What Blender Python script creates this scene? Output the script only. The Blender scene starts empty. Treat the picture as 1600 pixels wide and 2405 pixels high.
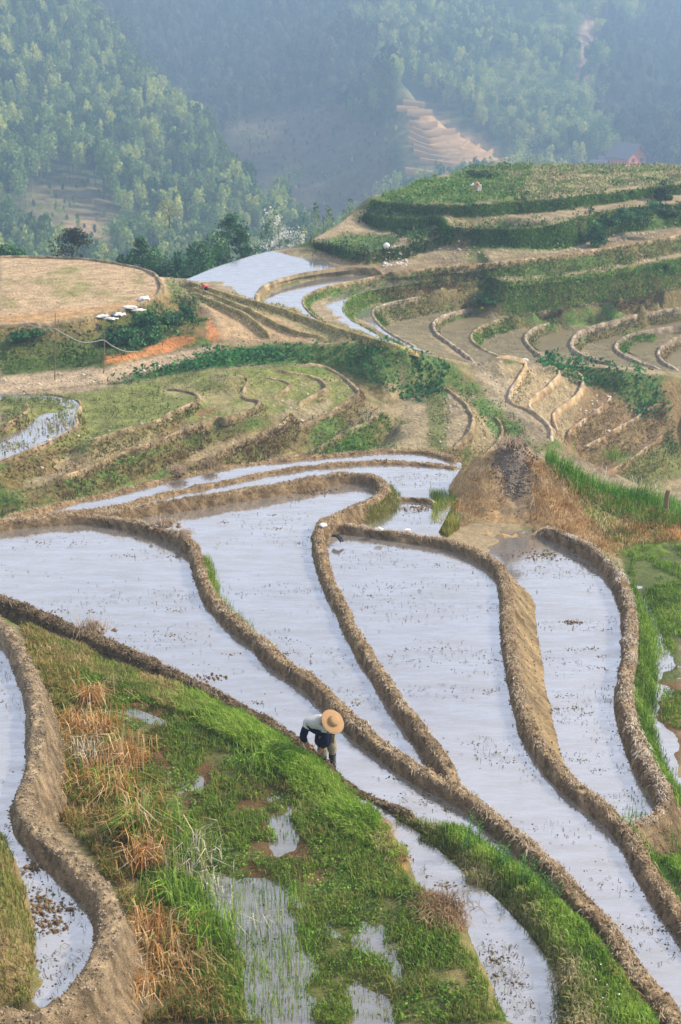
import bpy, bmesh, math, random
import numpy as np
from mathutils import Vector, Matrix, geometry
from mathutils.bvhtree import BVHTree
R = math.radians
rng = np.random.default_rng(7)
random.seed(7)
scene = bpy.context.scene
COL = scene.collection

# ------------------------------------------------------------- camera, sky, sun
PITCH = R(20.0); FPX = 3275.0
cd = bpy.data.cameras.new('camera'); cam = bpy.data.objects.new('camera', cd); COL.objects.link(cam)
cd.sensor_fit = 'VERTICAL'; cd.sensor_height = 36.0; cd.lens = 36.0*FPX/2405.0
cd.clip_start = 0.5; cd.clip_end = 6000
cam.location = (0, 0, 0); cam.rotation_euler = (R(90)-PITCH, 0, 0)
cd.dof.use_dof = True; cd.dof.focus_distance = 27.0; cd.dof.aperture_fstop = 2.0
scene.camera = cam
SUN_EL, SUN_AZ = R(34), R(80)      # azimuth from +Y (view direction) towards +X (right)
w = bpy.data.worlds.new('World'); scene.world = w; w.use_nodes = True
nt = w.node_tree; N = nt.nodes; L = nt.links; N.clear()
wo = N.new('ShaderNodeOutputWorld'); bg = N.new('ShaderNodeBackground'); sk = N.new('ShaderNodeTexSky')
sk.sky_type = 'NISHITA'; sk.sun_disc = False; sk.sun_elevation = SUN_EL; sk.sun_rotation = SUN_AZ
sk.air_density = 1.0; sk.dust_density = 3.0; sk.ozone_density = 2.0
bg.inputs['Strength'].default_value = 0.14
# thin high cloud: soft white streaks over the blue
tc = N.new('ShaderNodeTexCoord'); mp = N.new('ShaderNodeMapping'); mp.inputs['Scale'].default_value = (1.5, 1.5, 5)
nz = N.new('ShaderNodeTexNoise'); nz.inputs['Scale'].default_value = 1.6; nz.inputs['Detail'].default_value = 6
rp = N.new('ShaderNodeMapRange'); rp.inputs['From Min'].default_value = .38; rp.inputs['From Max'].default_value = .62
rp.inputs['To Min'].default_value = .55; rp.inputs['To Max'].default_value = .9
mx = N.new('ShaderNodeMix'); mx.data_type = 'RGBA'
mx.inputs[7].default_value = (5.35, 5.4, 5.85, 1)
L.new(tc.outputs['Generated'], mp.inputs[0]); L.new(mp.outputs[0], nz.inputs[0]); L.new(nz.outputs[0], rp.inputs[0])
L.new(rp.outputs[0], mx.inputs[0]); L.new(sk.outputs[0], mx.inputs[6]); L.new(mx.outputs[2], bg.inputs[0]); L.new(bg.outputs[0], wo.inputs[0])
sd = bpy.data.lights.new('sun', 'SUN'); sun = bpy.data.objects.new('sun', sd); COL.objects.link(sun)
sd.energy = 4.8; sd.angle = R(3); sd.color = (1.0, .86, .66)
sv = Vector((math.sin(SUN_AZ)*math.cos(SUN_EL), math.cos(SUN_AZ)*math.cos(SUN_EL), math.sin(SUN_EL)))
sun.rotation_euler = sv.to_track_quat('Z', 'Y').to_euler(); sun.location = sv*300
scene.view_settings.view_transform = 'Standard'; scene.view_settings.look = 'None'
scene.view_settings.exposure = 0.52; scene.view_settings.gamma = 1
scene.cycles.max_bounces = 6; scene.cycles.volume_bounces = 0; scene.cycles.transparent_max_bounces = 4
scene.cycles.diffuse_bounces = 2

# ------------------------------------------------------------- helpers
CP, SP = math.cos(PITCH), math.sin(PITCH)
def unp(px, py, h):
    """the place on the level h metres below the lens that is seen at a point of the photograph"""
    px = np.asarray(px, float); py = np.asarray(py, float)
    u = (px-800)/FPX; v = -(py-1202.5)/FPX
    dy = CP+v*SP; dz = -SP+v*CP
    t = np.asarray(h, float)/(-dz)
    return np.stack([u*t, dy*t, -np.broadcast_to(h, px.shape)*1.0], -1)
def at_depth(px, py, D):
    """same, for a horizontal distance D"""
    px = np.asarray(px, float); py = np.asarray(py, float)
    u = (px-800)/FPX; v = -(py-1202.5)/FPX
    dy = CP+v*SP; dz = -SP+v*CP
    t = np.asarray(D, float)/dy
    return np.stack([u*t, dy*t, dz*t], -1)
def proj(P):
    P = np.asarray(P, float)
    d = P[..., 1]*CP-P[..., 2]*SP
    d = np.where(d < .3, .3, d)
    v = (P[..., 1]*SP+P[..., 2]*CP)/d; u = P[..., 0]/d
    return 800+u*FPX, 1202.5-v*FPX
def _h(ix, iy, s):
    n = (ix*374761393+iy*668265263+s*974634777) & 0xffffffff
    n = ((n ^ (n >> 13))*1274126177) & 0xffffffff
    return ((n ^ (n >> 16)) & 0xffff)/65535.0
def vnoise(x, y, s=0):
    ix = np.floor(x).astype(np.int64); iy = np.floor(y).astype(np.int64)
    fx = x-ix; fy = y-iy; fx = fx*fx*(3-2*fx); fy = fy*fy*(3-2*fy)
    a = _h(ix, iy, s); b = _h(ix+1, iy, s); c = _h(ix, iy+1, s); d = _h(ix+1, iy+1, s)
    return a+(b-a)*fx+(c-a)*fy+(a-b-c+d)*fx*fy
def fbm(x, y, sc, o=4, s=0, g=.5):
    r = 0; a = 1; t = 0; x = np.asarray(x, float)/sc; y = np.asarray(y, float)/sc
    for k in range(o):
        r = r+a*(vnoise(x, y, s+k*17)-.5)*2; t += a; a *= g; x = x*2.03+5.1; y = y*2.03+1.7
    return r/t
def catmull(P, step):
    """smooth curve through points (any number of columns), resampled by arc length in the first two"""
    P = np.asarray(P, float)
    if len(P) > 2:
        Q = np.vstack([2*P[0]-P[1], P, 2*P[-1]-P[-2]]); out = []
        for i in range(1, len(Q)-2):
            p0, p1, p2, p3 = Q[i-1:i+3]
            for t in np.linspace(0, 1, 10, endpoint=False):
                out.append(.5*((2*p1)+(-p0+p2)*t+(2*p0-5*p1+4*p2-p3)*t*t+(-p0+3*p1-3*p2+p3)*t**3))
        out.append(P[-1]); P = np.array(out)
    s = np.r_[0, np.cumsum(np.hypot(*(np.diff(P[:, :2], axis=0).T)))]
    n = max(2, int(s[-1]/step)+1); q = np.linspace(0, s[-1], n)
    return np.stack([np.interp(q, s, P[:, k]) for k in range(P.shape[1])], -1)
def normals2(C):
    T = np.gradient(C[:, :2], axis=0); T /= np.maximum(np.linalg.norm(T, axis=1, keepdims=True), 1e-6)
    return np.stack([T[:, 1], -T[:, 0]], -1)      # to the right of the direction
def inpoly(x, y, poly):
    poly = np.asarray(poly, float); c = np.zeros(np.shape(x), bool); j = len(poly)-1
    for i in range(len(poly)):
        xi, yi = poly[i]; xj, yj = poly[j]
        if yi != yj:
            c ^= ((yi > y) != (yj > y)) & (x < (xj-xi)*(y-yi)/(yj-yi)+xi)
        j = i
    return c
def mesh_np(name, V, F, mat=None, col=None, smooth=False, parent=None, label=None, cat=None, group=None, kind=None, link=True):
    """V (n,3); F (m,3) or (m,4) index array, or a list of such arrays"""
    me = bpy.data.meshes.new(name)
    Fs = F if isinstance(F, list) else [F]
    Fs = [np.asarray(f, np.int32) for f in Fs if len(f)]
    V = np.asarray(V, np.float32)
    loops = np.concatenate([f.ravel() for f in Fs]); tot = np.concatenate([np.full(len(f), f.shape[1], np.int32) for f in Fs])
    me.vertices.add(len(V)); me.vertices.foreach_set('co', V.ravel())
    me.loops.add(len(loops)); me.loops.foreach_set('vertex_index', loops)
    me.polygons.add(len(tot)); me.polygons.foreach_set('loop_start', np.r_[0, np.cumsum(tot)[:-1]].astype(np.int32))
    me.polygons.foreach_set('loop_total', tot)
    if smooth: me.polygons.foreach_set('use_smooth', np.ones(len(tot), bool))
    me.update(calc_edges=True)
    if col is not None:
        a = me.color_attributes.new('Col', 'FLOAT_COLOR', 'POINT')
        c = np.ones((len(V), 4), np.float32); c[:, :3] = col; a.data.foreach_set('color', c.ravel())
    if mat: me.materials.append(mat)
    o = bpy.data.objects.new(name, me)
    if link: COL.objects.link(o)
    if parent: o.parent = parent
    tag(o, label, cat, group, kind)
    return o
def tag(o, label=None, cat=None, group=None, kind=None):
    if label: o['label'] = label
    if cat: o['category'] = cat
    if group: o['group'] = group
    if kind: o['kind'] = kind
    return o
def empty(name, loc, label, cat, group=None, rz=0):
    o = bpy.data.objects.new(name, None); COL.objects.link(o); o.location = loc; o.rotation_euler = (0, 0, rz)
    o.empty_display_size = .2
    return tag(o, label, cat, group)
def bm_obj(name, bm, mat, parent=None, smooth=False, **k):
    me = bpy.data.meshes.new(name); bm.to_mesh(me); bm.free()
    if smooth:
        for p in me.polygons: p.use_smooth = True
    if mat: me.materials.append(mat)
    o = bpy.data.objects.new(name, me); COL.objects.link(o)
    if parent: o.parent = parent
    return tag(o, **k)

# ------------------------------------------------------------- materials
def mat_new(name):
    m = bpy.data.materials.new(name); m.use_nodes = True
    return m, m.node_tree.nodes, m.node_tree.links, m.node_tree.nodes['Principled BSDF']
def mat_ground(name, scale=8, var=.35, bump=.5, rough=.95, dist=.05, fine=4.0, spec=.2):
    """colour attribute broken up by two noises; relief by a third"""
    m, n, l, b = mat_new(name)
    at = n.new('ShaderNodeAttribute'); at.attribute_name = 'Col'
    tc = n.new('ShaderNodeTexCoord')
    def noise(s, d=6, r=.65):
        x = n.new('ShaderNodeTexNoise'); x.inputs['Scale'].default_value = s; x.inputs['Detail'].default_value = d; x.inputs['Roughness'].default_value = r
        l.new(tc.outputs['Object'], x.inputs[0]); return x
    n1 = noise(scale); n2 = noise(scale*fine, 4, .7)
    ad = n.new('ShaderNodeMath'); ad.operation = 'ADD'; l.new(n1.outputs[0], ad.inputs[0]); l.new(n2.outputs[0], ad.inputs[1])
    mr = n.new('ShaderNodeMapRange'); mr.inputs['From Min'].default_value = .7; mr.inputs['From Max'].default_value = 1.3
    mr.inputs['To Min'].default_value = 1-var; mr.inputs['To Max'].default_value = 1+var*1.2; mr.clamp = False
    l.new(ad.outputs[0], mr.inputs[0])
    mu = n.new('ShaderNodeVectorMath'); mu.operation = 'SCALE'; l.new(at.outputs['Color'], mu.inputs[0]); l.new(mr.outputs[0], mu.inputs['Scale'])
    l.new(mu.outputs[0], b.inputs['Base Color'])
    b.inputs['Roughness'].default_value = rough; b.inputs['Specular IOR Level'].default_value = spec
    bp = n.new('ShaderNodeBump'); bp.inputs['Strength'].default_value = bump; bp.inputs['Distance'].default_value = dist
    l.new(ad.outputs[0], bp.inputs['Height']); l.new(bp.outputs[0], b.inputs['Normal'])
    return m
def mat_col(name, rough=.7, spec=.3, transl=0.0):
    """plain colour attribute (foliage, straw): thin leaves let some light through"""
    m, n, l, b = mat_new(name)
    at = n.new('ShaderNodeAttribute'); at.attribute_name = 'Col'
    l.new(at.outputs['Color'], b.inputs['Base Color'])
    b.inputs['Roughness'].default_value = rough; b.inputs['Specular IOR Level'].default_value = spec
    if transl:
        tr = n.new('ShaderNodeBsdfTranslucent'); l.new(at.outputs['Color'], tr.inputs[0])
        mx = n.new('ShaderNodeMixShader'); mx.inputs[0].default_value = transl
        l.new(b.outputs[0], mx.inputs[1]); l.new(tr.outputs[0], mx.inputs[2])
        l.new(mx.outputs[0], n['Material Output'].inputs[0])
    return m
def mat_plain(name, c, rough=.7, spec=.3, scale=20, var=.2, bump=.2, dist=.01):
    m, n, l, b = mat_new(name)
    tc = n.new('ShaderNodeTexCoord'); x = n.new('ShaderNodeTexNoise'); x.inputs['Scale'].default_value = scale; x.inputs['Detail'].default_value = 5
    l.new(tc.outputs['Object'], x.inputs[0])
    r = n.new('ShaderNodeMix'); r.data_type = 'RGBA'
    r.inputs[6].default_value = (*[q*(1-var) for q in c], 1); r.inputs[7].default_value = (*[min(1, q*(1+var)) for q in c], 1)
    l.new(x.outputs[0], r.inputs[0]); l.new(r.outputs[2], b.inputs['Base Color'])
    b.inputs['Roughness'].default_value = rough; b.inputs['Specular IOR Level'].default_value = spec
    bp = n.new('ShaderNodeBump'); bp.inputs['Strength'].default_value = bump; bp.inputs['Distance'].default_value = dist
    l.new(x.outputs[0], bp.inputs['Height']); l.new(bp.outputs[0], b.inputs['Normal'])
    return m
def mat_water(name, silt=(.24, .22, .20), refl=.75, body=.5, streak=.06, rough=.04):
    """silty standing water: cloudy body, floating film, mirror-like surface with faint ripples"""
    m, n, l, b = mat_new(name)
    tc = n.new('ShaderNodeTexCoord'); mp = n.new('ShaderNodeMapping'); mp.inputs['Scale'].default_value = (.5, 1.6, 1)
    l.new(tc.outputs['Object'], mp.inputs[0])
    x = n.new('ShaderNodeTexNoise'); x.inputs['Scale'].default_value = 1.1; x.inputs['Detail'].default_value = 8; x.inputs['Roughness'].default_value = .62
    l.new(mp.outputs[0], x.inputs[0])
    y = n.new('ShaderNodeTexNoise'); y.inputs['Scale'].default_value = 9; y.inputs['Detail'].default_value = 5
    l.new(mp.outputs[0], y.inputs[0])
    c = n.new('ShaderNodeMix'); c.data_type = 'RGBA'
    c.inputs[6].default_value = (*[q*.72 for q in silt], 1); c.inputs[7].default_value = (*[q*1.2 for q in silt], 1)
    l.new(x.outputs[0], c.inputs[0]); l.new(c.outputs[2], b.inputs['Base Color'])
    b.inputs['Specular IOR Level'].default_value = .5; b.inputs['Roughness'].default_value = .5
    gl = n.new('ShaderNodeBsdfGlossy'); gl.inputs['Color'].default_value = (.93, .95, 1, 1); lw = n.new('ShaderNodeLayerWeight'); lw.inputs['Blend'].default_value = .5
    f = n.new('ShaderNodeMapRange'); f.inputs['From Min'].default_value = .1; f.inputs['From Max'].default_value = .9; f.inputs['To Min'].default_value = refl*.5; f.inputs['To Max'].default_value = refl
    z_ = n.new('ShaderNodeTexNoise'); z_.inputs['Scale'].default_value = 2.2; z_.inputs['Detail'].default_value = 10; z_.inputs['Roughness'].default_value = .7; l.new(mp.outputs[0], z_.inputs[0])
    zr = n.new('ShaderNodeMapRange'); zr.inputs['From Min'].default_value = .36; zr.inputs['From Max'].default_value = .62; zr.inputs['To Min'].default_value = .68; zr.inputs['To Max'].default_value = 1.08; l.new(z_.outputs[0], zr.inputs[0])
    fm = n.new('ShaderNodeMath'); fm.operation = 'MULTIPLY'
    l.new(lw.outputs['Facing'], f.inputs[0]); l.new(f.outputs[0], fm.inputs[0]); l.new(zr.outputs[0], fm.inputs[1]); ms = n.new('ShaderNodeMixShader'); l.new(fm.outputs[0], ms.inputs[0]); l.new(b.outputs[0], ms.inputs[1]); l.new(gl.outputs[0], ms.inputs[2]); l.new(ms.outputs[0], n['Material Output'].inputs[0])
    mr = n.new('ShaderNodeMapRange'); mr.inputs['From Min'].default_value = .35; mr.inputs['From Max'].default_value = .65
    mr.inputs['To Min'].default_value = rough*.4; mr.inputs['To Max'].default_value = rough*3
    l.new(x.outputs[0], mr.inputs[0]); l.new(mr.outputs[0], gl.inputs['Roughness'])
    bp = n.new('ShaderNodeBump'); bp.inputs['Strength'].default_value = streak; bp.inputs['Distance'].default_value = .02
    l.new(y.outputs[0], bp.inputs['Height']); l.new(bp.outputs[0], gl.inputs['Normal'])
    return m
# ------------------------------------------------------------- the lie of the land: break lines
TP = []                                        # terrain points
def tp(P): TP.append(np.asarray(P, float).reshape(-1, 3))
def lift(pts):
    a = np.array(pts, float); return unp(a[:, 0], a[:, 1], a[:, 2])
def tline(pts, step=.5): tp(catmull(lift(pts), step))
DIKES = {}
def dike(key, pts, hr, hl, w=.2, rr=.16, rl=.16, step=.06, bed=.12, terrain=True):
    """a mud bank: crest points with levels; level of the ground on its right and left hand; half width; run of either slope.
    any of hr, hl, w, rr, rl may be a list along the points"""
    n = len(pts); f = lambda v: np.interp(np.linspace(0, 1, n), np.linspace(0, 1, len(v)), v) if hasattr(v, '__len__') else np.full(n, float(v))
    P = np.hstack([lift(pts), np.stack([f(hr), f(hl), f(w)*.6, f(rr)*.66, f(rl)*.7], -1)])
    C = catmull(P, step); nn = normals2(C)
    DIKES[key] = (C, nn)
    if terrain:
        D = catmull(P, .3); n2 = normals2(D)
        for s, hk, rk in ((1, 3, 6), (-1, 4, 7)):
            Q = D[:, :3].copy(); Q[:, :2] += n2*s*(D[:, 5:6]*.6+.05+D[:, rk:rk+1]*.6); Q[:, 2] = -D[:, hk]-bed
            tp(Q)
EDGES = {}
def edge(key, pts, side=1, k=.6, w=.17, rise=.12, dk=True, step=.3):
    """a terrace edge: (x, y, level, drop); the lower bench lies on its right hand when side is 1"""
    a = np.array(pts, float); P = np.hstack([unp(a[:, 0], a[:, 1], a[:, 2]), a[:, 3:4]])
    C = catmull(P, step); nn = normals2(C)
    tp(C[:, :3])
    T = C[:, :3].copy(); T[:, :2] -= nn*side*.35; tp(T)
    B = C[:, :3].copy(); B[:, :2] += nn*side*(C[:, 3:4]*k+.18); B[:, 2] -= C[:, 3]; tp(B)
    EDGES[key] = (C, nn, side)
    if dk:
        D = catmull(P, .12); nn = normals2(D)
        hlow = -D[:, 2]+np.minimum(D[:, 3]*.5, .15)
        hh = -D[:, 2]; w = w*.42
        E = np.column_stack([D[:, :2], D[:, 2]+rise, hlow if side > 0 else hh, hh if side > 0 else hlow,
                             np.full(len(D), w), np.where(side > 0, .07, .03)+0*hh, np.where(side > 0, .03, .07)+0*hh])
        DIKES[key] = (E, nn)

# --- the near basins
dike('K1', [(-60,1400,10.65),(0,1460,10.65),(35,1500,10.65),(78,1600,10.65),(88,1700,10.65),(85,1780,10.65),(62,1840,10.65),(55,1885,10.65),(90,1945,10.65),(145,1997,10.65),(200,2045,10.62),(242,2090,10.6),(258,2135,10.6),(256,2185,10.6),(238,2235,10.6),(215,2283,10.6),(170,2339,10.6),(105,2383,10.6),(40,2392,10.6),(-60,2360,10.6)],
     hr=10.9, hl=[11.3,11.3,11.3,11.3,11.35,11.35,11.4,11.4,11.4,11.35,11.3,11.2,11.1], w=[.16,.2,.2,.22,.22,.25,.27], rr=.16, rl=[.2,.28,.3,.32,.36,.4], step=.045)
dike('K2', [(-80,1232,12.0),(0,1224,12.0),(102,1213,12.0),(204,1209,12.0),(306,1222,12.0),(383,1243,12.0),(434,1260,11.97),(459,1286,11.98),(467,1314,12),(482,1365,12),(508,1406,12),(559,1457,12),(610,1498,12),(661,1544,12),(738,1595,12),(803,1662,12),(902,1745,12),(1004,1812,12),(1065,1844,12),(1116,1874,12),(1183,1931,12),(1249,1985,12),(1310,2048,12),(1361,2104,12),(1412,2155,12),(1463,2227,12),(1524,2308,12),(1576,2370,12),(1660,2480,12)],
     hr=12.22, hl=[12.2]+[12.45]*7, w=[.14,.15,.17,.17,.19,.19,.18,.18,.22,.25], rr=.13, rl=[.14,.2,.3,.2,.15,.15,.15,.2,.4,.5])
dike('K3', [(170,1212,12.05),(286,1195,12.1),(398,1177,12.1),(510,1160,12.1),(663,1135,12.1),(740,1120,12.1),(800,1112,12.1),(850,1111,12.1),(890,1123,12.1),(905,1145,12.1),(875,1172,12.1),(805,1199,12.1),(757,1226,12.12),(748,1248,12.15),(755,1296,12.15),(775,1360,12.15),(808,1422,12.15),(832,1475,12.15),(870,1538,12.15),(905,1592,12.15),(946,1650,12.12),(991,1706,12.1),(1032,1767,12.05),(1078,1833,12.02)],
     hr=12.37, hl=[12.45,12.45,12.48,12.5,12.5,12.5,12.5,12.5,12.45,12.45,12.45,12.45], w=[.14,.16,.18,.2,.2,.18,.17,.17,.17], rr=.13, rl=[.14,.14,.16,.2,.35,.45,.2,.15,.15,.15,.15,.15])
dike('K4', [(757,1236,12.2),(790,1231,12.25),(841,1236,12.28),(902,1245,12.28),(979,1256,12.28),(1055,1270,12.28),(1116,1291,12.26),(1157,1313,12.26),(1181,1340,12.26),(1192,1390,12.26),(1195,1455,12.26),(1203,1530,12.26),(1218,1604,12.26),(1240,1686,12.25),(1272,1747,12.25),(1312,1798,12.25),(1353,1839,12.25),(1402,1874,12.25),(1443,1912,12.25),(1484,1960,12.25),(1514,2017,12.25),(1555,2079,12.25),(1600,2142,12.25),(1690,2260,12.25)],
     hr=[12.47]*20, hl=[12.6,12.6,12.65,12.9,12.95,12.95,12.95,12.95,12.95,12.95,12.95], w=[.13,.13,.14,.17,.18,.18,.18,.17,.17,.18,.19], rr=.13, rl=[.15,.15,.15,.2,.25,.8,.95,.95,.95,.85,.6,.15,.15,.15,.14,.3,.45])
dike('K5', [(1255,1228,12.62),(1290,1237,12.65),(1351,1262,12.65),(1412,1298,12.65),(1450,1340,12.65),(1473,1388,12.65),(1484,1450,12.65),(1480,1536,12.65),(1470,1600,12.65),(1478,1670,12.65),(1502,1740,12.65),(1535,1805,12.65),(1562,1850,12.65),(1566,1885,12.65),(1545,1915,12.65),(1500,1935,12.6),(1465,1945,12.45)],
     hr=12.97, hl=[13.0,13.1,13.4,13.4,13.4,13.4,13.4,13.4,13.2], w=[.12,.14,.17,.19,.2,.2,.19,.19,.15], rr=.15, rl=[.2,.3,.5,.6,.6,.7,.8,.7,.3])
dike('K7', [(60,1218,12.2),(120,1207,12.3),(219,1194,12.4),(306,1179,12.42),(398,1155,12.42),(510,1133,12.42),(663,1102,12.42),(800,1087,12.42),(902,1082,12.42),(1004,1087,12.42),(1086,1096,12.42)], hr=12.5, hl=12.52, w=.16, rr=.10, rl=.10)
dike('K8', [(-60,1232,12.1),(0,1219,12.15),(51,1204,12.3),(153,1179,12.45),(255,1158,12.45),(398,1122,12.45),(510,1097,12.45),(663,1077,12.45),(800,1065,12.45),(902,1056,12.45),(1004,1060,12.45),(1091,1082,12.42)], hr=12.52, hl=13.2, w=.17, rr=.10, rl=.5)
dike('K9', [(898,1170,12.36),(940,1166,12.38),(985,1168,12.38),(1040,1176,12.36)], hr=12.5, hl=12.5, w=.08, rr=.08, rl=.08)
dike('B0', [(-60,1378,11.85),(0,1402,11.85),(51,1420,11.85),(102,1442,11.85),(173,1476,11.84),(215,1488,11.8),(255,1508,11.84),(316,1535,11.87),(408,1577,11.9),(485,1614,11.93),(561,1653,11.97),(638,1694,12.0),(714,1752,12.0),(765,1793,12.0),(800,1826,12.0),(841,1856,12.0),(902,1882,11.98),(953,1910,11.95),(1000,1940,11.95)],
     hr=[12.02,12.02,12.02,11.98,11.9,11.85,11.85,12.08,12.1], hl=12.22, w=[.22,.25,.26,.22,.18,.15,.14,.14,.16], rr=[.3,.3,.3,.25,.15,.15,.15,.12], rl=.18)
# outer slope behind the last bank, hidden valley
K8C = DIKES['K8'][0]
for d, hh in ((1.3, 13.2), (4, 14.8), (9, 17.0), (14, 18.6)):
    Q = K8C[::30, :3].copy(); Q[:, 1] += d; Q[:, 2] = -hh; tp(Q)
for x in np.arange(8, 30, 2.0):
    tp([(x, 39.5, -15.5), (x, 44, -18), (x, 50, -20.5), (x+4, 58, -23)])
for x in np.arange(-30, -11, 2.0): tp([(x, 38, -14), (x, 44, -17.5), (x, 52, -19.3)])
# the small marsh in front
def fl(poly, h, n=400):
    """fill a picture region with points of one level"""
    poly = np.array(poly, float); lo, hi = poly.min(0), poly.max(0)
    q = rng.uniform(lo, hi, (n, 2)); q = q[inpoly(q[:, 0], q[:, 1], poly)]
    hh = h(q[:, 0], q[:, 1]) if callable(h) else np.full(len(q), h)
    tp(unp(q[:, 0], q[:, 1], hh))
MARSH = [(70,1520),(190,1580),(330,1630),(480,1700),(620,1760),(700,1850),(760,1930),(850,2010),(900,2090),(960,2180),(1040,2300),(1080,2420),(560,2520),(300,2480),(330,2300),(330,2150),(240,2010),(150,1900),(150,1700),(120,1580)]
fl(MARSH, 11.62, 900)
tline([(60,1462,12.0),(130,1496,12.0),(240,1548,11.98),(330,1588,11.94),(420,1628,11.86),(500,1665,11.76),(600,1722,11.6),(700,1790,11.55),(760,1840,11.6)], .2)
tline([(790,1870,11.7),(850,1905,11.62),(905,1940,11.6),(950,2010,11.6),(975,2080,11.6),(1030,2115,11.55),(1085,2180,11.55),(1110,2250,11.55),(1150,2330,11.55),(1175,2420,11.55)], .15)
tline([(812,1882,12.1),(868,1925,12.15),(925,1962,12.15),(968,2040,12.15),(993,2100,12.15),(1048,2128,12.15),(1108,2192,12.15),(1130,2260,12.15),(1170,2340,12.15),(1190,2420,12.15)], .15)
tline([(900,1945,12.15),(960,1985,12.15),(1030,2040,12.15),(1090,2110,12.15),(1180,2190,12.15),(1240,2270,12.15),(1280,2360,12.15),(1290,2440,12.15)], .3)
# K6, the broad grassy bank
tline([(905,1905,12.12),(960,1945,12.12),(1030,1998,12.12),(1100,2060,12.12),(1180,2125,12.12),(1240,2190,12.12),(1290,2270,12.12),(1310,2330,12.12),(1312,2440,12.12)], .15)
tline([(925,1900,11.97),(985,1940,11.92),(1060,1985,11.88),(1130,2045,11.85),(1210,2105,11.82),(1270,2170,11.8),(1320,2250,11.8),(1340,2330,11.8),(1345,2440,11.8)], .15)
tline([(975,1922,11.93),(1050,1950,11.88),(1110,1985,11.85),(1190,2035,11.85),(1270,2090,11.85),(1340,2140,11.88),(1420,2230,11.9),(1500,2340,11.9),(1560,2440,11.9)], .15)
tline([(1040,1935,12.3),(1100,1960,12.3),(1170,2010,12.3),(1250,2070,12.3),(1320,2108,12.2)], .15)
# strip along the left frame, above the first channel
tline([(-200,1920,10.3),(-20,1940,10.45),(10,1985,10.55),(35,2060,10.6),(55,2140,10.6),(65,2230,10.6),(60,2310,10.6),(45,2375,10.6)], .2)
tline([(5,1965,10.98),(40,2040,11),(70,2120,11),(88,2200,11),(82,2260,11),(72,2320,11),(70,2370,11)], .2)
tline([(-200,2000,9.7),(-150,2200,9.5),(-120,2420,9.5)], .4)
fl([(0,1520),(20,1560),(60,1700),(45,1800),(30,1880),(60,1960),(140,2050),(205,2110),(205,2190),(150,2300),(95,2370),(95,2250),(75,2130),(40,2050),(-60,1950),(-80,1500)], 11.02, 200)
tline([(-120,2480,10.7),(60,2480,10.7),(200,2480,10.8),(330,2480,11.4),(600,2560,11.65),(1100,2520,11.65),(1300,2560,12.0),(1600,2560,12.0)], .4)
# right of the last banks
fl([(1530,1280),(1700,1200),(1700,2100),(1560,1990),(1600,1850),(1560,1700),(1540,1500)], 13.42, 250)
tline([(1540,1990,12.9),(1600,2060,12.9),(1700,2190,12.9)], .3)
tline([(1530,1945,12.9),(1600,1960,13.0),(1700,2000,13.1)], .3)
# the mound's foot, seen as ground
tline([(1030,1210,12.75),(1100,1228,12.85),(1200,1235,12.9),(1290,1245,12.95),(1400,1310,13.3),(1480,1290,13.45),(1600,1262,13.45),(1700,1230,13.5)], .3)

# --- the bowl of terraces across the saddle (right)
S_ = .95
edge('E1', [(980,818,16.9,.4),(900,795,16.75,.3),(820,775,16.6,.25),(750,752,16.45,.25),(700,738,16.42,.3)][::-1] if False else
     [(603,712,16.4,.3),(605,697,16.4,.3),(622,677,16.4,.3),(655,663,16.4,.3),(705,650,16.4,.3),(760,641,16.4,.3),(800,636,16.4,.3),(850,636,16.4,.3),(905,639,16.4,.4)], w=.28, rise=.22)
edge('E2', [(760,756,16.7,.3),(735,742,16.7,.3),(716,722,16.7,.3),(712,708,16.7,.35),(722,694,16.7,.4),(760,678,16.7,.5),(800,668,16.7,.55),(850,658,16.7,.5),(900,648,16.65,.5),(922,641,16.45,.75),(960,638,16.4,.8),(1040,630,16.4,.8),(1140,621,16.4,.8),(1200,615,16.4,.9),(1300,604,16.4,1.1),(1400,588,16.4,1.1),(1500,572,16.4,1.1),(1620,550,16.4,1.1)], w=.15, rise=.1)
edge('E3', [(935,808,17.2,.3),(890,788,17.2,.3),(850,768,17.2,.3),(815,745,17.2,.4),(806,728,17.2,.6),(810,712,17.2,.8),(828,697,17.2,.8),(870,683,17.2,.8),(920,674,17.2,.8),(1000,663,17.2,.8),(1080,654,17.2,.8),(1140,648,17.2,1.0),(1190,662,17.25,1.7),(1250,658,17.35,1.9),(1300,652,17.4,1.95),(1400,640,17.4,1.9),(1500,625,17.4,1.8),(1620,600,17.4,1.8)], w=.12, rise=.05)
edge('E4', [(985,820,18,.3),(940,798,18,.35),(900,772,18,.4),(880,750,18,.6),(876,735,18,.9),(888,722,18,1.05),(920,712,18,1.05),(1000,696,18,1.05),(1060,687,18,1.05),(1140,679,18,1.0)], w=.2, rise=.1)
edge('E5', [(1115,850,19.1,.3),(1085,830,19.1,.3),(1055,808,19.1,.3),(1025,785,19.1,.3),(1018,765,19.1,.35),(1030,750,19.1,.45),(1062,738,19.1,.5),(1115,725,19.1,.5)], w=.22, rise=.15)
edge('E6', [(1200,850,19.4,.35),(1150,828,19.4,.4),(1120,812,19.4,.5),(1107,795,19.4,.6),(1115,778,19.4,.7),(1145,762,19.4,.75),(1200,745,19.4,.75),(1300,728,19.4,.8),(1400,713,19.4,1.1),(1500,692,19.4,1.35),(1620,668,19.4,1.5)], w=.2, rise=.08)
edge('E7', [(1300,846,20.2,.3),(1270,838,20.2,.35),(1245,818,20.2,.4),(1234,800,20.2,.5),(1242,783,20.2,.5),(1270,768,20.2,.5),(1310,756,20.2,.45)], w=.24, rise=.16)
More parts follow.
